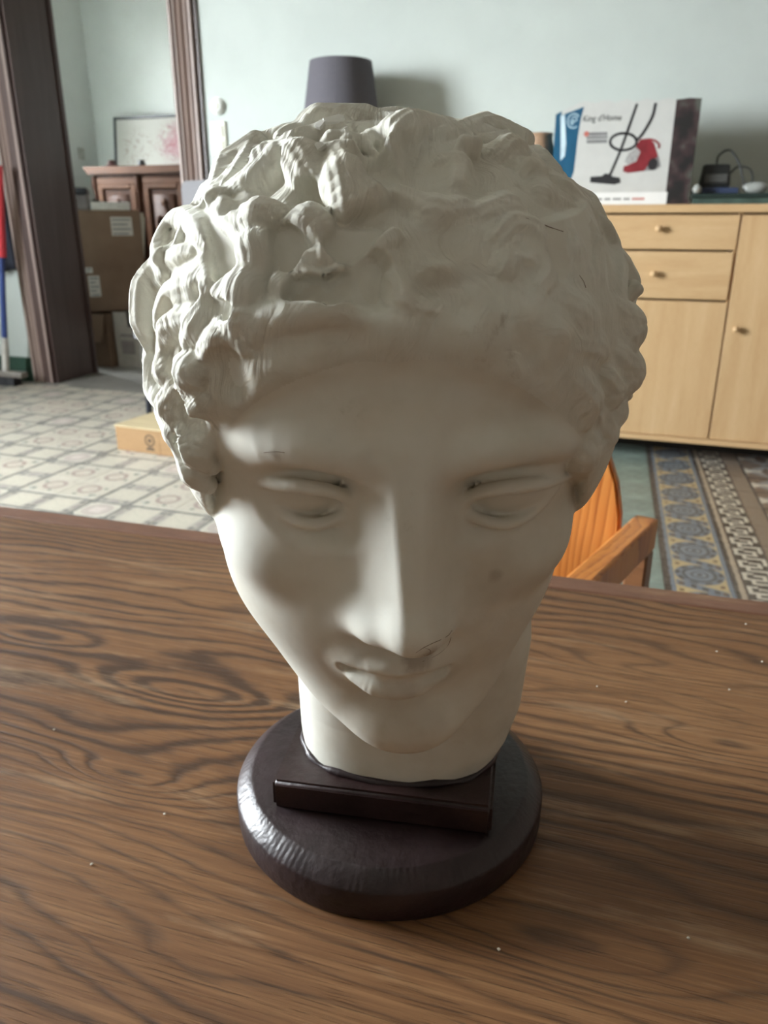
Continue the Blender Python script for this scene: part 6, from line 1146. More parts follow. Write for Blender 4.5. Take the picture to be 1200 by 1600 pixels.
fin(boxes((-.945, -.925, .0, .45, .121, 1.089), (.925, .945, .0, .45, .121, 1.089), (-.33, -.31, .02, .45, .121, 1.089), (.32, .34, .02, .45, .121, 1.089), (-.945, .945, .43, .45, .121, 1.089)), 'carcass', M_BV, sb)
fin(boxes((-.92, .92, .25, .27, 0, .098)), 'recessed_plinth', M_UNDERSHADE, sb)
for x in (-.90, .84):
    fin(boxes((x, x+.05, .38, .43, 0, .098)), 'foot', M_UNDERSHADE, sb)
def knob(parent, x, z):
    bm = bmesh.new(); lathe(bm, [(.0001, -.030), (.009, -.029), (.0135, -.024), (.0145, -.019), (.0125, -.014), (.0075, -.010), (.007, 0), (.0001, 0)], 20, (x, 0, z), 'y', cap=False); fin(bm, 'knob', M_BV, parent, smooth=True)
def front(name, x0, x1, z0, z1, kx, kz, mat):
    o = fin(boxes((x0+.002, x1-.002, 0, .018, z0+.002, z1-.002), bev=.0015), name, mat, sb); knob(o, kx, kz); return o
front('drawer', -.32, .33, .940, 1.083, .012, 1.026, M_BH); front('drawer', -.32, .325, .735, .935, .012, .841, M_BH)
front('door', -.32, .33, .122, .730, -.28, .619, M_BV); front('door', .334, .945, .122, 1.083, .375, .619, M_BV); front('door', -.945, -.325, .122, 1.083, -.37, .619, M_BV)
# ---------------------------------------------------------------- printed vacuum cleaner carton
M_CW = plain('printed_white_card', (.52, .52, .495), .38, .03); M_TEAL = plain('print_teal', (.012, .085, .16), .3, .08); M_BLK = plain('print_black', (.02, .02, .022), .4); M_RED = plain('print_red', (.20, .018, .025), .4, .2)
M_DKP = Mat('print_dark_photo', (.03, .03, .03), .35); _n = M_DKP.noise(scale=14, detail=3); M_DKP.color(M_DKP.ramp(_n, [(.4, (.018, .018, .018)), (.55, (.05, .03, .032)), (.68, (.085, .09, .075))])); M_DKP = M_DKP.m
M_GRYP = plain('print_grey', (.20, .20, .20), .4); M_TAPEGLINT = plain('tape_gloss_paint', (.55, .68, .74), .12); M_CYAN = plain('print_pale_blue', (.35, .48, .55), .4); M_PANEL = plain('print_light_grey', (.34, .33, .32), .4, .2, 60); M_LRED = plain('print_pale_red', (.48, .14, .11), .45); M_CARD = None
bx = thing('vacuum_cleaner_carton', 'white printed carton with a red vacuum cleaner picture on the sideboard', 'box', W(-.565, 3.86, 1.1225), RA)
bm = bmesh.new(); nx = 24
top = lambda x: .372+.045*min(1, x/.10)-.012*max(0, x-.12)+.004*math.sin(x*70)+.003*math.sin(x*173)
lo = [(i/nx*.595, 0) for i in range(nx+1)]; hi = [(i/nx*.595, top(i/nx*.595)) for i in range(nx+1)]
fr, bk = [], []
for y, L in ((0, fr), (.24, bk)):
    L.append([bm.verts.new((x, y+(.006 if 0 < y else 0), z)) for x, z in lo]); L.append([bm.verts.new((x, y, z)) for x, z in hi])
for i in range(nx):
    bm.faces.new((fr[0][i], fr[0][i+1], fr[1][i+1], fr[1][i])); bm.faces.new((bk[0][i], bk[0][i+1], bk[1][i+1], bk[1][i]))
    bm.faces.new((fr[1][i], fr[1][i+1], bk[1][i+1], bk[1][i])); bm.faces.new((fr[0][i], fr[0][i+1], bk[0][i+1], bk[0][i]))
for i in (0, nx): bm.faces.new((fr[0][i], fr[1][i], bk[1][i], bk[0][i]))
for f in bm.faces:
    c = f.calc_center_median(); f.material_index = 0 if .02 < c.x < .50 or c.y > .2 else (1 if c.x > .5 else 2)
fin(bm, 'carton', [M_CW, M_DKP, M_TEAL], bx)
def bp(px, py): return ((px+(py-157)*.126-870)*.00262, (316-py)*.00255)
_off = [0]
def flat(name, polys, mat, d=.0006):
    bm = bmesh.new()
    for p in polys: prism(bm, p, -d, -.0001)
    return fin(bm, name, mat, bx)
def strip(pts, w):                                        # ribbon along a printed line
    q = curve3([(x, 0, z) for x, z in pts], 6); L, Rr = [], []; 
    for i, p in enumerate(q):
        t = (q[min(i+1, len(q)-1)]-q[max(i-1, 0)]).normalized(); n = Vector((-t.z, 0, t.x)); L.append((p.x+n.x*w, p.z+n.z*w)); Rr.append((p.x-n.x*w, p.z-n.z*w))
    return [[L[i], L[i+1], Rr[i+1], Rr[i]] for i in range(len(q)-1)]
flat('teal_band', [[(.003, .003), (.048, .003)]+[bp(894-.5, 262), bp(898, 235), bp(903, 205), bp(909, 178), bp(915, 160)]+[(.004, .362)]], M_TEAL)
flat('tape_highlight', [[bp(876, 172), bp(883, 171), bp(883, 215), bp(880, 236), bp(872, 243), bp(874, 215)]], M_TAPEGLINT, .001)  # pale colour paints the gloss highlight on the packing tape
flat('dark_photo_panel', [[bp(1062, 160), (.592, .398), (.592, .004), bp(1042, 315)]], M_DKP)
cxz = bp(897, 181)
flat('logo', strip([(cxz[0]+.026*math.cos(a), cxz[1]+.028*math.sin(a)) for a in np.linspace(.6, 5.4, 12)], .003)+strip([(cxz[0]-.006, cxz[1]-.018), (cxz[0]-.004, cxz[1]+.014), (cxz[0]+.010, cxz[1]+.014), (cxz[0]+.012, cxz[1]+.002), (cxz[0]-.003, cxz[1]-.002)], .003)+strip([(cxz[0]-.016, cxz[1]+.006), (cxz[0]-.012, cxz[1]-.010), (cxz[0]+.004, cxz[1]-.008)], .002), M_CYAN, .0012)
tx = bp(911, 183); text_mesh('lettering', "King d'Home", .036, M_BLK, bx, (tx[0], -.0006, tx[1]), (R(90), 0, 0), .15, .86)
flat('label_panel', [[bp(921, 200), bp(951, 200), bp(951, 205), bp(921, 205)], [bp(917, 206), bp(951, 206), bp(951, 210), bp(917, 210)], [bp(917, 211.5), bp(950, 211.5), bp(950, 217), bp(917, 217)]], M_GRYP)
flat('seal', [[(bp(917, 202)[0]+.011*math.cos(a), bp(917, 202)[1]+.011*math.sin(a)) for a in np.linspace(0, 6.28, 15)[:-1]]], M_LRED, .0009)
flat('printed_hose', strip([bp(999, 159), bp(985, 195), bp(970, 232), bp(953, 268)], .0055)+strip([bp(1028, 159), bp(1022, 180), bp(1008, 203), bp(998, 214)], .0062)+strip([bp(976+21*math.cos(a), 216-13*math.sin(a)) for a in np.linspace(0, 6.6, 16)], .0055), M_BLK, .0007)
flat('printed_nozzle', [[bp(921, 270), bp(940, 269), bp(945, 265), bp(953, 266), bp(957, 270), bp(969, 272), bp(970, 280), bp(960, 283), bp(920, 279)]], M_BLK, .0009)
flat('printed_cleaner', [[bp(974, 262), bp(976, 254), bp(985, 252), bp(998, 220), bp(1003, 213), bp(1016, 212), bp(1024, 219), bp(1030, 238), bp(1032, 256), bp(1010, 262), bp(982, 265)]], M_RED, .0008)
flat('printed_cleaner_panel', [[bp(977, 247), bp(984, 234), bp(997, 226), bp(1003, 232), bp(996, 247), bp(983, 252)]], M_PANEL, .0011)
flat('printed_cleaner_handle', strip([bp(1016, 213), bp(1026, 216), bp(1032, 222), bp(1031, 228)], .004), M_RED, .0013)
flat('printed_cleaner_wheel', [[(bp(1022, 252)[0]+.020*math.cos(a), bp(1022, 252)[1]+.024*math.sin(a)) for a in np.linspace(0, 6.28, 17)[:-1]]], M_BLK, .0014)
flat('printed_cleaner_base', [[bp(1008, 262), bp(1018, 248), bp(1031, 240), bp(1034, 255), bp(1026, 261)]], M_GRYP, .0012)
flat('slogan_strip', [[(.045, .003), (.505, .003), (.512, .052), (.047, .052)]], plain('print_white', (.74, .74, .72), .4, .02), .0004)
sl = []; xx = .20
for w_ in (.030, .026, .036, .026): sl.append([(xx, .021), (xx+w_, .021), (xx+w_, .029), (xx, .029)]); xx += w_+.010
flat('slogan_text', sl, M_GRYP, .0007); flat('slogan_red_text', [[(xx, .021), (xx+.052, .021), (xx+.052, .029), (xx, .029)]], M_LRED, .0007)
# pot behind the carton
M_POT = plain('tan_clay', (.36, .22, .13), .6)
bm = bmesh.new(); lathe(bm, [(.001, 0), (.055, 0), (.06, .01), (.075, .08), (.078, .16), (.07, .23), (.058, .29), (.06, .312), (.054, .312), (.05, .29), (.001, .28)], 32, cap=False)
tag(fin(bm, 'clay_pot', M_POT, None, W(-.652, 4.0, 1.1222), smooth=True), 'tan round clay pot half hidden behind the printed carton', 'pot')
# flat green game box, blue folder, black adapter, cable, plastic wrap
M_GREENB = plain('dark_green_card', (.055, .09, .075), .4, .35, 12); M_GREENL = plain('black_green_lid', (.018, .032, .028), .35); M_BLUE = plain('dark_blue_card', (.035, .05, .10), .45)
gb = thing('game_box', 'flat dark green box lying at the right end of the sideboard', 'box', W(.318, 3.98, 1.1222), RA)
fin(boxes((-.275, .285, -.125, .13, 0, .026), bev=.002), 'box_base', M_GREENB, gb); fin(boxes((-.282, .29, -.132, .137, .026, .044), bev=.003), 'box_lid', M_GREENL, gb)
tag(fin(boxes((-.095, .085, -.07, .07, 0, .024), bev=.003), 'card_folder', M_BLUE, None, W(.135, 3.96, 1.1665), RA+.05), 'dark blue folder on the green box, under the black adapter', 'folder')
ad = thing('power_adapter', 'black power adapter with a dull front, lying on the blue folder', 'adapter', W(.125, 3.96, 1.1908), RA+.08)
M_BLKP = plain('black_plastic', (.018, .02, .02), .45)
bm = boxes((-.062, .062, -.04, .045, 0, .095), bev=.010, seg=2)
for v in bm.verts:
    if v.co.z > .05: v.co.x *= .86; v.co.y *= .8
fin(bm, 'body', M_BLKP, ad, auto=40); fin(boxes((-.045, .048, -.044, -.034, .02, .055), bev=.003), 'front_plate', plain('grey_plastic', (.07, .07, .065), .5), ad)
bm = bmesh.new(); tube(bm, curve3([(.00, .0, .088), (.005, .01, .13), (.045, 0, .150), (.085, -.02, .10), (.112, -.03, .03), (.125, -.03, -.004), (.15, -.02, .03), (.135, 0, .075), (.09, .02, .085), (.062, .02, .06), (.05, .0, .05)], 7), .0042, 8); fin(bm, 'cable', M_BLKP, ad, smooth=True)
M_WRAP = Mat('clear_plastic_wrap', (.62, .64, .60), .18, .6); M_WRAP.b.inputs['Transmission Weight'].default_value = .55; M_WRAP = M_WRAP.m
def crumple(r, sx, sy, sz, seed):
    bm = bmesh.new(); bmesh.ops.create_icosphere(bm, subdivisions=3, radius=r); rg = random.Random(seed); ks = [(Vector((rg.gauss(0, 1), rg.gauss(0, 1), rg.gauss(0, 1)))*70, rg.random()*6) for _ in range(7)]
    for v in bm.verts:
        d = sum(math.sin(k.dot(v.co)+p) for k, p in ks)*.03; v.co = v.co*(1+d); v.co = Vector((v.co.x*sx, v.co.y*sy, max(v.co.z*sz+r*sz*.8, 0)))
    return bm
tag(fin(crumple(.032, 1.6, 1, .8, 2), 'plastic_bag', M_WRAP, None, W(.29, 3.93, 1.1665), RA, smooth=True), 'crumpled clear plastic bag right of the black adapter', 'plastic bag')
tag(fin(crumple(.022, .9, 1, 1.0, 5), 'plastic_bag', M_WRAP, None, W(.058, 3.86, 1.1665), RA, smooth=True), 'small clear plastic wrapper left of the blue folder', 'plastic bag')
# ---------------------------------------------------------------- floor lamp by the back wall
M_SHADE = Mat('grey_lamp_fabric', (.20, .19, .215), .8, .2); _n = M_SHADE.noise(scale=260, detail=2); M_SHADE.color(M_SHADE.ramp(_n, [(.3, (.095, .090, .104)), (.7, (.125, .118, .134))])); M_SHADE.bump(_n, .0006); M_SHADE = M_SHADE.m
M_STEEL = plain('brushed_steel', (.35, .35, .36), .35)
lp = thing('floor_lamp', 'floor lamp with a grey tapered fabric shade standing by the back wall', 'lamp', W(-1.672, 4.08), 0)
bm = bmesh.new(); lathe(bm, [(.205, 1.47), (.155, 1.795), (.1535, 1.795), (.2035, 1.47)], 48, cap=False); a, b = bm.verts[:48], bm.verts[-48:]
for i in range(48): bm.faces.new((bm.verts[i] if 0 else list(bm.verts)[i], list(bm.verts)[(i+1) % 48], list(bm.verts)[144+(i+1) % 48], list(bm.verts)[144+i]))
fin(bm, 'lamp_shade', M_SHADE, lp, auto=40)
bm = bmesh.new(); lathe(bm, [(.001, 0), (.13, 0), (.13, .012), (.12, .02), (.02, .026), (.001, .026)], 40, cap=False); fin(bm, 'base', M_STEEL, lp, auto=40)
bm = bmesh.new(); lathe(bm, [(.011, .02), (.011, 1.60)], 16); fin(bm, 'pole', M_STEEL, lp, auto=40)
bm = bmesh.new(); lathe(bm, [(.001, 1.60), (.016, 1.60), (.018, 1.64), (.034, 1.69), (.034, 1.72), (.02, 1.745), (.001, 1.75)], 20, cap=False); fin(bm, 'bulb', M_WHITE, lp, smooth=True)
# ---------------------------------------------------------------- wall fittings
M_IVORY = plain('ivory_plastic', (.62, .61, .50), .4, .03)
th = thing('thermostat', 'round white thermostat on the back wall above the light switch', 'thermostat', W(-2.536, WV, 1.664), RA)
bm = bmesh.new(); lathe(bm, [(.001, -.034), (.030, -.034), (.036, -.030), (.037, -.016), (.044, -.014), (.045, 0), (.001, 0)], 36, cap=False, axis='y'); fin(bm, 'housing', M_WHITE, th, auto=35)
bm = bmesh.new(); lathe(bm, [(.001, -.040), (.018, -.039), (.020, -.033), (.001, -.033)], 28, cap=False, axis='y'); fin(bm, 'dial', M_IVORY, th, auto=35)
sw = thing('light_switch', 'ivory double light switch on the back wall below the thermostat', 'switch', W(-2.54, WV, 1.495), RA)
fin(boxes((-.048, .048, -.016, 0, -.09, .09), bev=.004), 'face_plate', M_IVORY, sw)
for z in (-.038, .038): fin(boxes((-.032, .032, -.024, -.0155, z-.031, z+.031), bev=.003), 'rocker', M_IVORY, sw)
sk = thing('wall_socket', 'small grey socket on the side wall beside the carved cabinet', 'socket', W(-4.80, 5.93, 1.58), RA+R(90))
fin(boxes((-.035, .035, -.014, 0, -.045, .045), bev=.004), 'face_plate', plain('grey_socket', (.42, .42, .38), .5), sk)
# ---------------------------------------------------------------- carved cabinet in the next room
M_OAKD = wood('carved_oak', (.035, .013, .007), (.07, .028, .013), (6, 6, 1), .5, 4); M_OAKL = wood('carved_oak_light', (.062, .026, .012), (.105, .045, .021), (1, 6, 6), .5, 4)
for _m in (M_OAKD, M_OAKL): _m.node_tree.nodes['Principled BSDF'].inputs['Specular IOR Level'].default_value = .2
cb = thing('carved_cabinet', 'carved reddish brown oak cabinet with panelled doors seen through the doorway', 'cabinet', W(-4.46, 5.60), RA)
fin(boxes((0, 1.32, .03, .48, .14, 1.40), bev=.004), 'carcass', M_OAKD, cb)
bm = bmesh.new(); prism(bm, [(-.01, 1.40), (-.03, 1.43), (-.045, 1.44), (-.045, 1.455), (1.365, 1.455), (1.365, 1.44), (1.35, 1.43), (1.33, 1.40)], -.03, .49); fin(bm, 'cornice', M_OAKL, cb)
fin(boxes((-.015, 1.335, .0, .485, .05, .14), bev=.008), 'plinth', M_OAKD, cb)
for x in (.03, 1.22): fin(boxes((x, x+.07, .06, .13, 0, .05), bev=.006), 'foot', M_OAKD, cb)
for x in (-.004, .40, .85, 1.285):
    bm = bmesh.new(); lathe(bm, [(.012, .16), (.026, .17), (.026, .22), (.016, .26), (.022, .6), (.016, 1.0), (.014, 1.26), (.026, 1.30), (.026, 1.38), (.012, 1.39)], 14, (x+.02, .02, 0)); fin(bm, 'turned_column', M_OAKD, cb, auto=50)
for i, x in enumerate((.045, .475, .90)):
    w_ = .36 if i < 2 else .375
    d = fin(boxes((x, x+w_, 0, .03, .20, .26), (x, x+w_, 0, .03, 1.325, 1.375), (x, x+.05, 0, .03, .26, 1.325), (x+w_-.05, x+w_, 0, .03, .26, 1.325), bev=.005), 'door', M_OAKL, cb)
    fin(boxes((x+.05, x+w_-.05, .016, .03, .26, 1.325)), 'panel', M_OAKD, d)
    for z0, z1 in ((1.29, 1.33), (.255, .285)): fin(boxes((x+.045, x+w_-.045, -.004, .012, z0, z1), bev=.006), 'moulding', M_OAKL, d)
    bm = bmesh.new(); cx = x+w_/2
    box(bm, cx-.10, cx+.10, .006, .02, .34, 1.25, bev=.006); tube(bm, curve3([(cx, .002, .36), (cx-.05, .002, .5), (cx+.04, .002, .68), (cx-.04, .002, .86), (cx+.04, .002, 1.02), (cx, .002, 1.2)], 6), .012, 6)
    for z in (.42, .80, 1.19): lathe(bm, [(.001, -.012), (.018, -.006), (.030, .002), (.032, .01), (.001, .01)], 12, (cx, 0, z), 'y', cap=False)
    for z in (.56, .66, .92, 1.06):
        for s in (-1, 1): tube(bm, curve3([(cx, .004, z), (cx+s*.05, .0, z+.03), (cx+s*.07, .004, z-.02), (cx+s*.045, .004, z-.05)], 4), .009, 5)
    fin(bm, 'carving', M_OAKD, d, auto=50)
# framed drawing on the cabinet
M_PAP = Mat('drawing_paper', (.4, .4, .36), .8, .1); x_, y_, z_ = M_PAP.xyz()
def b_draw(m, x, y, z):
    n = m.noise(scale=7, detail=4, dist=1.5); l = m.noise(scale=14, detail=2, dist=2.5)
    dx, dz = x-.62, z-.19; r = (dx*dx+dz*dz*1.4+(n-.5)*.03).sqrt()
    c = m.mix((l-.5).abs().lt(.03)*r.ss(.26, .1), (.40, .39, .355), (.22, .06, .08)); c = m.mix(r.ss(.24, .05)*n.ss(.4, .6)*.7, c, (.33, .15, .18))
    ex, ez = x-.23, z-.15; q = (ex*ex+ez*ez).sqrt(); l2 = m.noise(scale=10, detail=3, dist=2.0)
    return m.mix((l2-.5).abs().lt(.02)*q.ss(.2, .08)*.8, c, (.20, .165, .11))
M_PAP.color(b_draw(M_PAP, x_, y_, z_)); M_PAP = M_PAP.m; M_FRAME = plain('black_frame', (.022, .025, .03), .4)
pf = thing('framed_drawing', 'black framed drawing with a pink flower leaning on the carved cabinet', 'picture', W(-4.50, 5.97, 1.4555), RA); pf.rotation_euler = (R(-8), 0, RA); pf.location.z += .003
fin(boxes((0, .95, -.012, .012, 0, .022), (0, .95, -.012, .012, .378, .40), (0, .022, -.012, .012, .022, .378), (.928, .95, -.012, .012, .022, .378), bev=.002), 'frame', M_FRAME, pf)
fin(boxes((.022, .928, -.003, .006, .022, .378)), 'drawing', M_PAP, pf)
tg = bmesh.new(); lathe(tg, [(.001, 0), (.055, 0), (.065, .012), (.05, .022), (.03, .03), (.034, .05), (.018, .06), (.001, .06)], 20, cap=False)
tag(fin(tg, 'trinket_dish', plain('dark_red_glaze', (.06, .02, .02), .3), None, W(-4.40, 5.80, 1.4555), smooth=True), 'small dark red dish at the left end of the carved cabinet', 'dish')
tg = bmesh.new(); lathe(tg, [(.001, 0), (.03, 0), (.034, .02), (.022, .035), (.026, .048), (.001, .05)], 20, cap=False)
tag(fin(tg, 'trinket_pot', plain('black_glaze', (.02, .02, .022), .3), None, W(-4.06, 5.72, 1.4555), smooth=True), 'small black pot in the middle of the carved cabinet top', 'pot')
# ---------------------------------------------------------------- cardboard boxes in the doorway
M_CARD = Mat('brown_cardboard', (.26, .16, .095), .75, .2); _n = M_CARD.noise(scale=5, detail=5); M_CARD.color(M_CARD.ramp(_n, [(.3, (.175, .115, .077)), (.7, (.22, .15, .102))])); M_CARD = M_CARD.m
M_CARDL = plain('pale_cardboard', (.40, .36, .29), .7); M_LAB = plain('paper_label', (.55, .53, .48), .6, .04); M_INK = plain('label_ink', (.25, .25, .25), .6); M_PAPER = plain('white_paper', (.58, .57, .52), .65)
b1 = thing('cardboard_box', 'brown cardboard box standing open on the floor under the tall one', 'box', W(-4.22, 4.96), RA)
fin(boxes((.0, .25, 0, .008, 0, .40), (.0, .25, .30, .308, 0, .40), (0, .008, .008, .30, 0, .40), (.242, .25, .008, .30, 0, .40), (.008, .242, .008, .30, 0, .008)), 'box_body', M_CARD, b1)
bm = bmesh.new(); prism(bm, [(.005, .39), (.245, .40), (.24, .20), (.04, .185)], -.012, -.006)
for v in bm.verts: v.co.y -= (.40-v.co.z)*.28
fin(bm, 'flap', M_CARD, b1)
b2 = thing('cardboard_box', 'tall brown cardboard box with white labels stacked in the doorway', 'box', W(-4.15, 4.90, .412), RA+R(40))
fin(boxes((.0, .50, 0, .34, 0, .715), bev=.004), 'box_body', M_CARD, b2)
bm = bmesh.new(); prism(bm, [(.503, .38), (.535, .66), (.525, .70), (.503, .70)], .0, .03); fin(bm, 'flap', M_CARDL, b2)
def on_b2(a, b, z=1.1275): return W(-4.15+a*.766-b*.643, 4.90+a*.643+b*.766, z)
def label(name, x0, x1, z0, z1, rows):
    l = fin(boxes((x0, x1, -.0015, -.0002, z0, z1)), name, M_LAB, b2); bm = bmesh.new()
    for k in range(rows):
        z = z1-(k+.6)*(z1-z0)/rows; box(bm, x0+.01, x1-.01-.02*(k % 2), -.0022, -.0014, z-.006, z+.006)
    fin(bm, 'print_lines', M_INK, l)
label('paper_label', .29, .44, .54, .67, 4); label('paper_label', .085, .165, .11, .26, 5); label('paper_label', .075, .125, .28, .32, 2)
tag(fin(boxes((0, .27, 0, .15, 0, .055), bev=.004), 'white_carton', M_PAPER, None, on_b2(.17, .012), RA+R(38)), 'flat white carton lying on the front edge of the tall brown box', 'box')
cs = thing('tool_case', 'grey flat case with a black lid, left on the tall cardboard box', 'case', on_b2(-.03, .02), RA+R(36))
fin(boxes((0, .18, 0, .28, 0, .105), bev=.006), 'case_body', plain('grey_case', (.16, .14, .13), .5), cs); fin(boxes((-.012, .185, -.012, .29, .105, .15), bev=.008), 'lid', plain('black_lid', (.02, .022, .026), .35), cs)
fin(boxes((.07, .11, -.014, 0, .07, .10), bev=.003), 'latch', M_STEEL, cs)
bm = bmesh.new(); prism(bm, [(0, 0), (.20, .0), (.19, .02), (.02, .075), (0, .075)], 0, .15); mg = fin(bm, 'magazine_stack', plain('glossy_pages', (.10, .09, .085), .35), None, on_b2(.19, .175), RA+R(36)); tag(mg, 'dark wedge of magazines behind the white carton on the tall box', 'magazines')
b3 = thing('fruit_box', 'grey-white printed box with cut-out handle on the doorway floor', 'box', W(-3.955, 5.02), RA)
fin(boxes((0, .52, 0, .008, 0, .30), (0, .12, 0, .008, .30, .41), (.38, .52, 0, .008, .30, .36), (0, .52, .36, .368, 0, .40), (0, .008, .008, .36, 0, .40), (.512, .52, .008, .36, 0, .40), (.008, .512, .008, .36, 0, .008)), 'box_body', plain('whitewashed_card', (.44, .42, .38), .7), b3)
fin(boxes((.05, .20, -.0012, -.0002, .23, .25), (.05, .17, -.0012, -.0002, .10, .20), (.24, .36, -.0012, -.0002, .06, .19), (.26, .40, -.0012, -.0002, .23, .26)), 'printing', plain('faded_print', (.27, .25, .24), .7), b3)
tag(fin(boxes((.0, .27, 0, .16, 0, .22), bev=.012, seg=2), 'black_bag', plain('black_fabric', (.014, .017, .03), .8), None, W(-3.725, 5.035, .25), RA), 'black cloth bag stuffed into the white printed box', 'bag')
tag(fin(boxes((0, .33, 0, .15, 0, .035), bev=.003), 'flat_carton', plain('tan_card', (.23, .17, .11), .7), None, W(-3.735, 5.04, .4705), RA+R(2)), 'flat tan carton lying on the black bag', 'box')
# ---------------------------------------------------------------- pale wooden crate on the tiles
M_PINE = wood('pale_pine', (.25, .145, .062), (.31, .185, .082), (1, 9, 9), .5, 4); M_PINEL = wood('lid_pine', (.42, .34, .20), (.49, .40, .245), (1, 9, 9), .45, 4); M_STAMP = plain('burnt_stamp', (.10, .065, .035), .7)
CRA = math.atan2(3.565-3.719, -.958+1.311)
cr = thing('wooden_crate', 'pale wooden crate with a round burnt stamp lying on the patterned tiles', 'crate', (-1.315, 3.719, 0), CRA)
fin(boxes((0, .44, 0, .012, 0, .118), bev=.0015), 'front_board', M_PINE, cr); fin(boxes((0, .44, .288, .30, 0, .118)), 'back_board', M_PINE, cr)
for x in (0, .428): fin(boxes((x, x+.012, .012, .288, 0, .118)), 'end_board', M_PINE, cr)
for k in range(3): fin(boxes((-.003, .443, -.003+k*.102, .099+k*.102, .118, .126), bev=.0015), 'lid_board', M_PINEL, cr)  # lid boards are paler than the sides
fin(boxes((.25, .262, -.0015, 0, .0, .118), (.262, .44, -.0008, 0, .055, .118)), 'corner_strip', M_PINE, cr)
bm = bmesh.new(); sc = (.205, .066)
for a in range(24):
    a0, a1 = a/24*6.2832, (a+1)/24*6.2832; prism(bm, [(sc[0]+r_*math.cos(t), sc[1]+r_*math.sin(t)) for r_, t in ((.030, a0), (.030, a1), (.022, a1), (.022, a0))], -.0012, -.0002)
prism(bm, [(sc[0]+.011*math.cos(t), sc[1]+.011*math.sin(t)) for t in np.linspace(0, 6.28, 13)[:-1]], -.0012, -.0002); prism(bm, [(sc[0]-.026, .017), (sc[0]+.026, .017), (sc[0]+.02, .030), (sc[0]+.008, .034), (sc[0]-.008, .034), (sc[0]-.02, .030)], -.0012, -.0002)
fin(bm, 'stamp', M_STAMP, cr)
# ---------------------------------------------------------------- grey high-backed chair
M_GREYF = plain('grey_chair_fabric', (.20, .195, .205), .7, .08, 120); M_CLEG = plain('dark_blue_black_metal', (.015, .018, .028), .4)
gc = thing('dining_chair', 'grey high-backed upholstered chair with dark legs behind the plaster head', 'chair', W(-2.53, 3.90), RA+R(-22))
bm = bmesh.new(); rr = .05; pr = [(-.22, .50), (.22, .50)]+[(.22-rr+rr*math.cos(a), 1.255-rr+rr*math.sin(a)) for a in np.linspace(0, math.pi/2, 7)]+[(-.22+rr+rr*math.cos(a), 1.255-rr+rr*math.sin(a)) for a in np.linspace(math.pi/2, math.pi, 7)]
prism(bm, pr, .16, .21); fin(bm, 'backrest', M_GREYF, gc, auto=30, loc=(-.085, .05, .015)); fin(boxes((-.215, .16, -.26, .205, .43, .50), bev=.015, seg=3), 'seat', M_GREYF, gc, auto=40)
for x in (-.165, .11):
    for y in (-.21, .21): bm = bmesh.new(); tube(bm, [(x*1.0, y, .43), (x+(-.03 if x < 0 else .03), y*1.05, 0)], .017, 12); fin(bm, 'leg', M_CLEG, gc, auto=50)
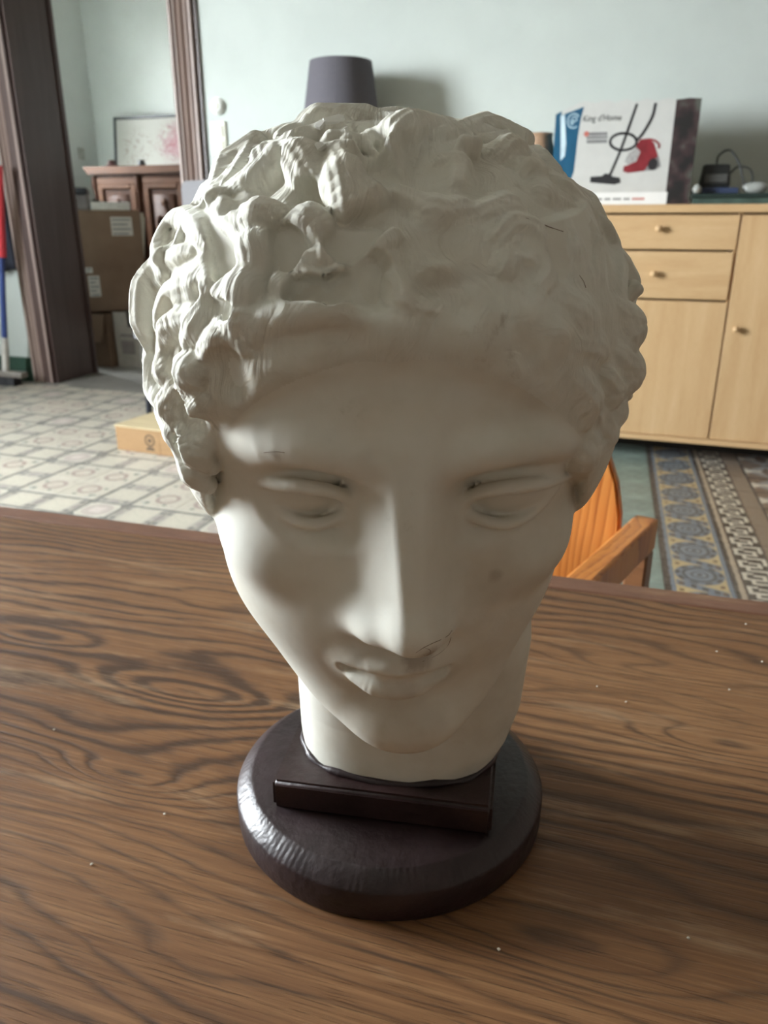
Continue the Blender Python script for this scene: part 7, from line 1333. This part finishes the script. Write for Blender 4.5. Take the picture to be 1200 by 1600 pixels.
# ---------------------------------------------------------------- broom and coat left of the door
br = thing('floor_broom', 'broom with a red and blue handle standing left of the doorway', 'broom', W(-4.36, 4.17), RA)
M_REDP = plain('red_handle', (.62, .05, .07), .35); M_BLUP = plain('blue_handle', (.03, .06, .22), .35); M_SOCK = plain('white_socket', (.55, .54, .50), .45); M_BRIS = plain('dark_bristles', (.045, .045, .05), .8, .3, 200); M_GREYP = plain('grey_broom_body', (.20, .18, .16), .5)
P0 = Vector((.135, .0, .06)); PD = Vector((.135, .03, 1.0))
bm = bmesh.new(); tube(bm, [P0+PD*t for t in (.0, .06, .26)], [.026, .024, .021], 14); fin(bm, 'socket', M_SOCK, br, auto=40)
bm = bmesh.new(); tube(bm, [P0+PD*t for t in (.25, .78)], .0185, 14); fin(bm, 'lower_handle', M_BLUP, br, auto=40)
bm = bmesh.new(); tube(bm, [P0+PD*t for t in (.775, 1.32)], [.032, .028], 14); fin(bm, 'upper_handle', M_REDP, br, auto=40)
fin(boxes((-.10, .30, -.035, .035, .055, .095), bev=.01, seg=2), 'broom_head', M_GREYP, br, auto=40)
bm = bmesh.new()
for i in range(34):
    for j in range(5): x, y = -.09+i*.0095, -.028+j*.014; tube(bm, [(x, y, .056), (x+random.uniform(-.006, .006), y*1.25+random.uniform(-.004, .004), .002)], [.0042, .0052], 4)
bz = fin(bm, 'bristles', M_BRIS, br); bz['kind'] = 'stuff'
ct = thing('hanging_coat', 'dark navy coat hanging on the wall left of the door casing', 'coat', W(-4.33, 4.345, 0), RA)
bm = bmesh.new(); NX, NZ = 28, 24; gv = []
for i in range(NX+1):
    col = []
    for k in range(NZ+1):
        s, t = i/NX, k/NZ; w = .11+.12*t; x = (s-.5)*2*w*(1-.12*t); z = 1.95-1.22*t+.05*abs(s-.5)
        col.append((x, -.03-.05*math.sin(math.pi*s)-.016*math.sin(s*24+t*2.5)*t, z))
    gv.append(col)
fr = [[bm.verts.new(p) for p in c] for c in gv]; bk = [[bm.verts.new((p[0], -.004, p[2])) for p in c] for c in gv]
for i in range(NX):
    for k in range(NZ): bm.faces.new((fr[i][k], fr[i+1][k], fr[i+1][k+1], fr[i][k+1])); bm.faces.new((bk[i][k], bk[i][k+1], bk[i+1][k+1], bk[i+1][k]))
for i in range(NX): bm.faces.new((fr[i][0], fr[i+1][0], bk[i+1][0], bk[i][0])); bm.faces.new((fr[i][NZ], fr[i+1][NZ], bk[i+1][NZ], bk[i][NZ]))
for k in range(NZ): bm.faces.new((fr[0][k], fr[0][k+1], bk[0][k+1], bk[0][k])); bm.faces.new((fr[NX][k], fr[NX][k+1], bk[NX][k+1], bk[NX][k]))
fin(bm, 'coat_body', plain('navy_cloth', (.018, .021, .035), .85), ct, smooth=True)
bm = bmesh.new(); tube(bm, curve3([(0, -.0, 2.02), (0, -.04, 2.02), (0, -.055, 1.99), (0, -.05, 1.96)], 5), .006, 8); fin(bm, 'hook', M_STEEL, ct, smooth=True)
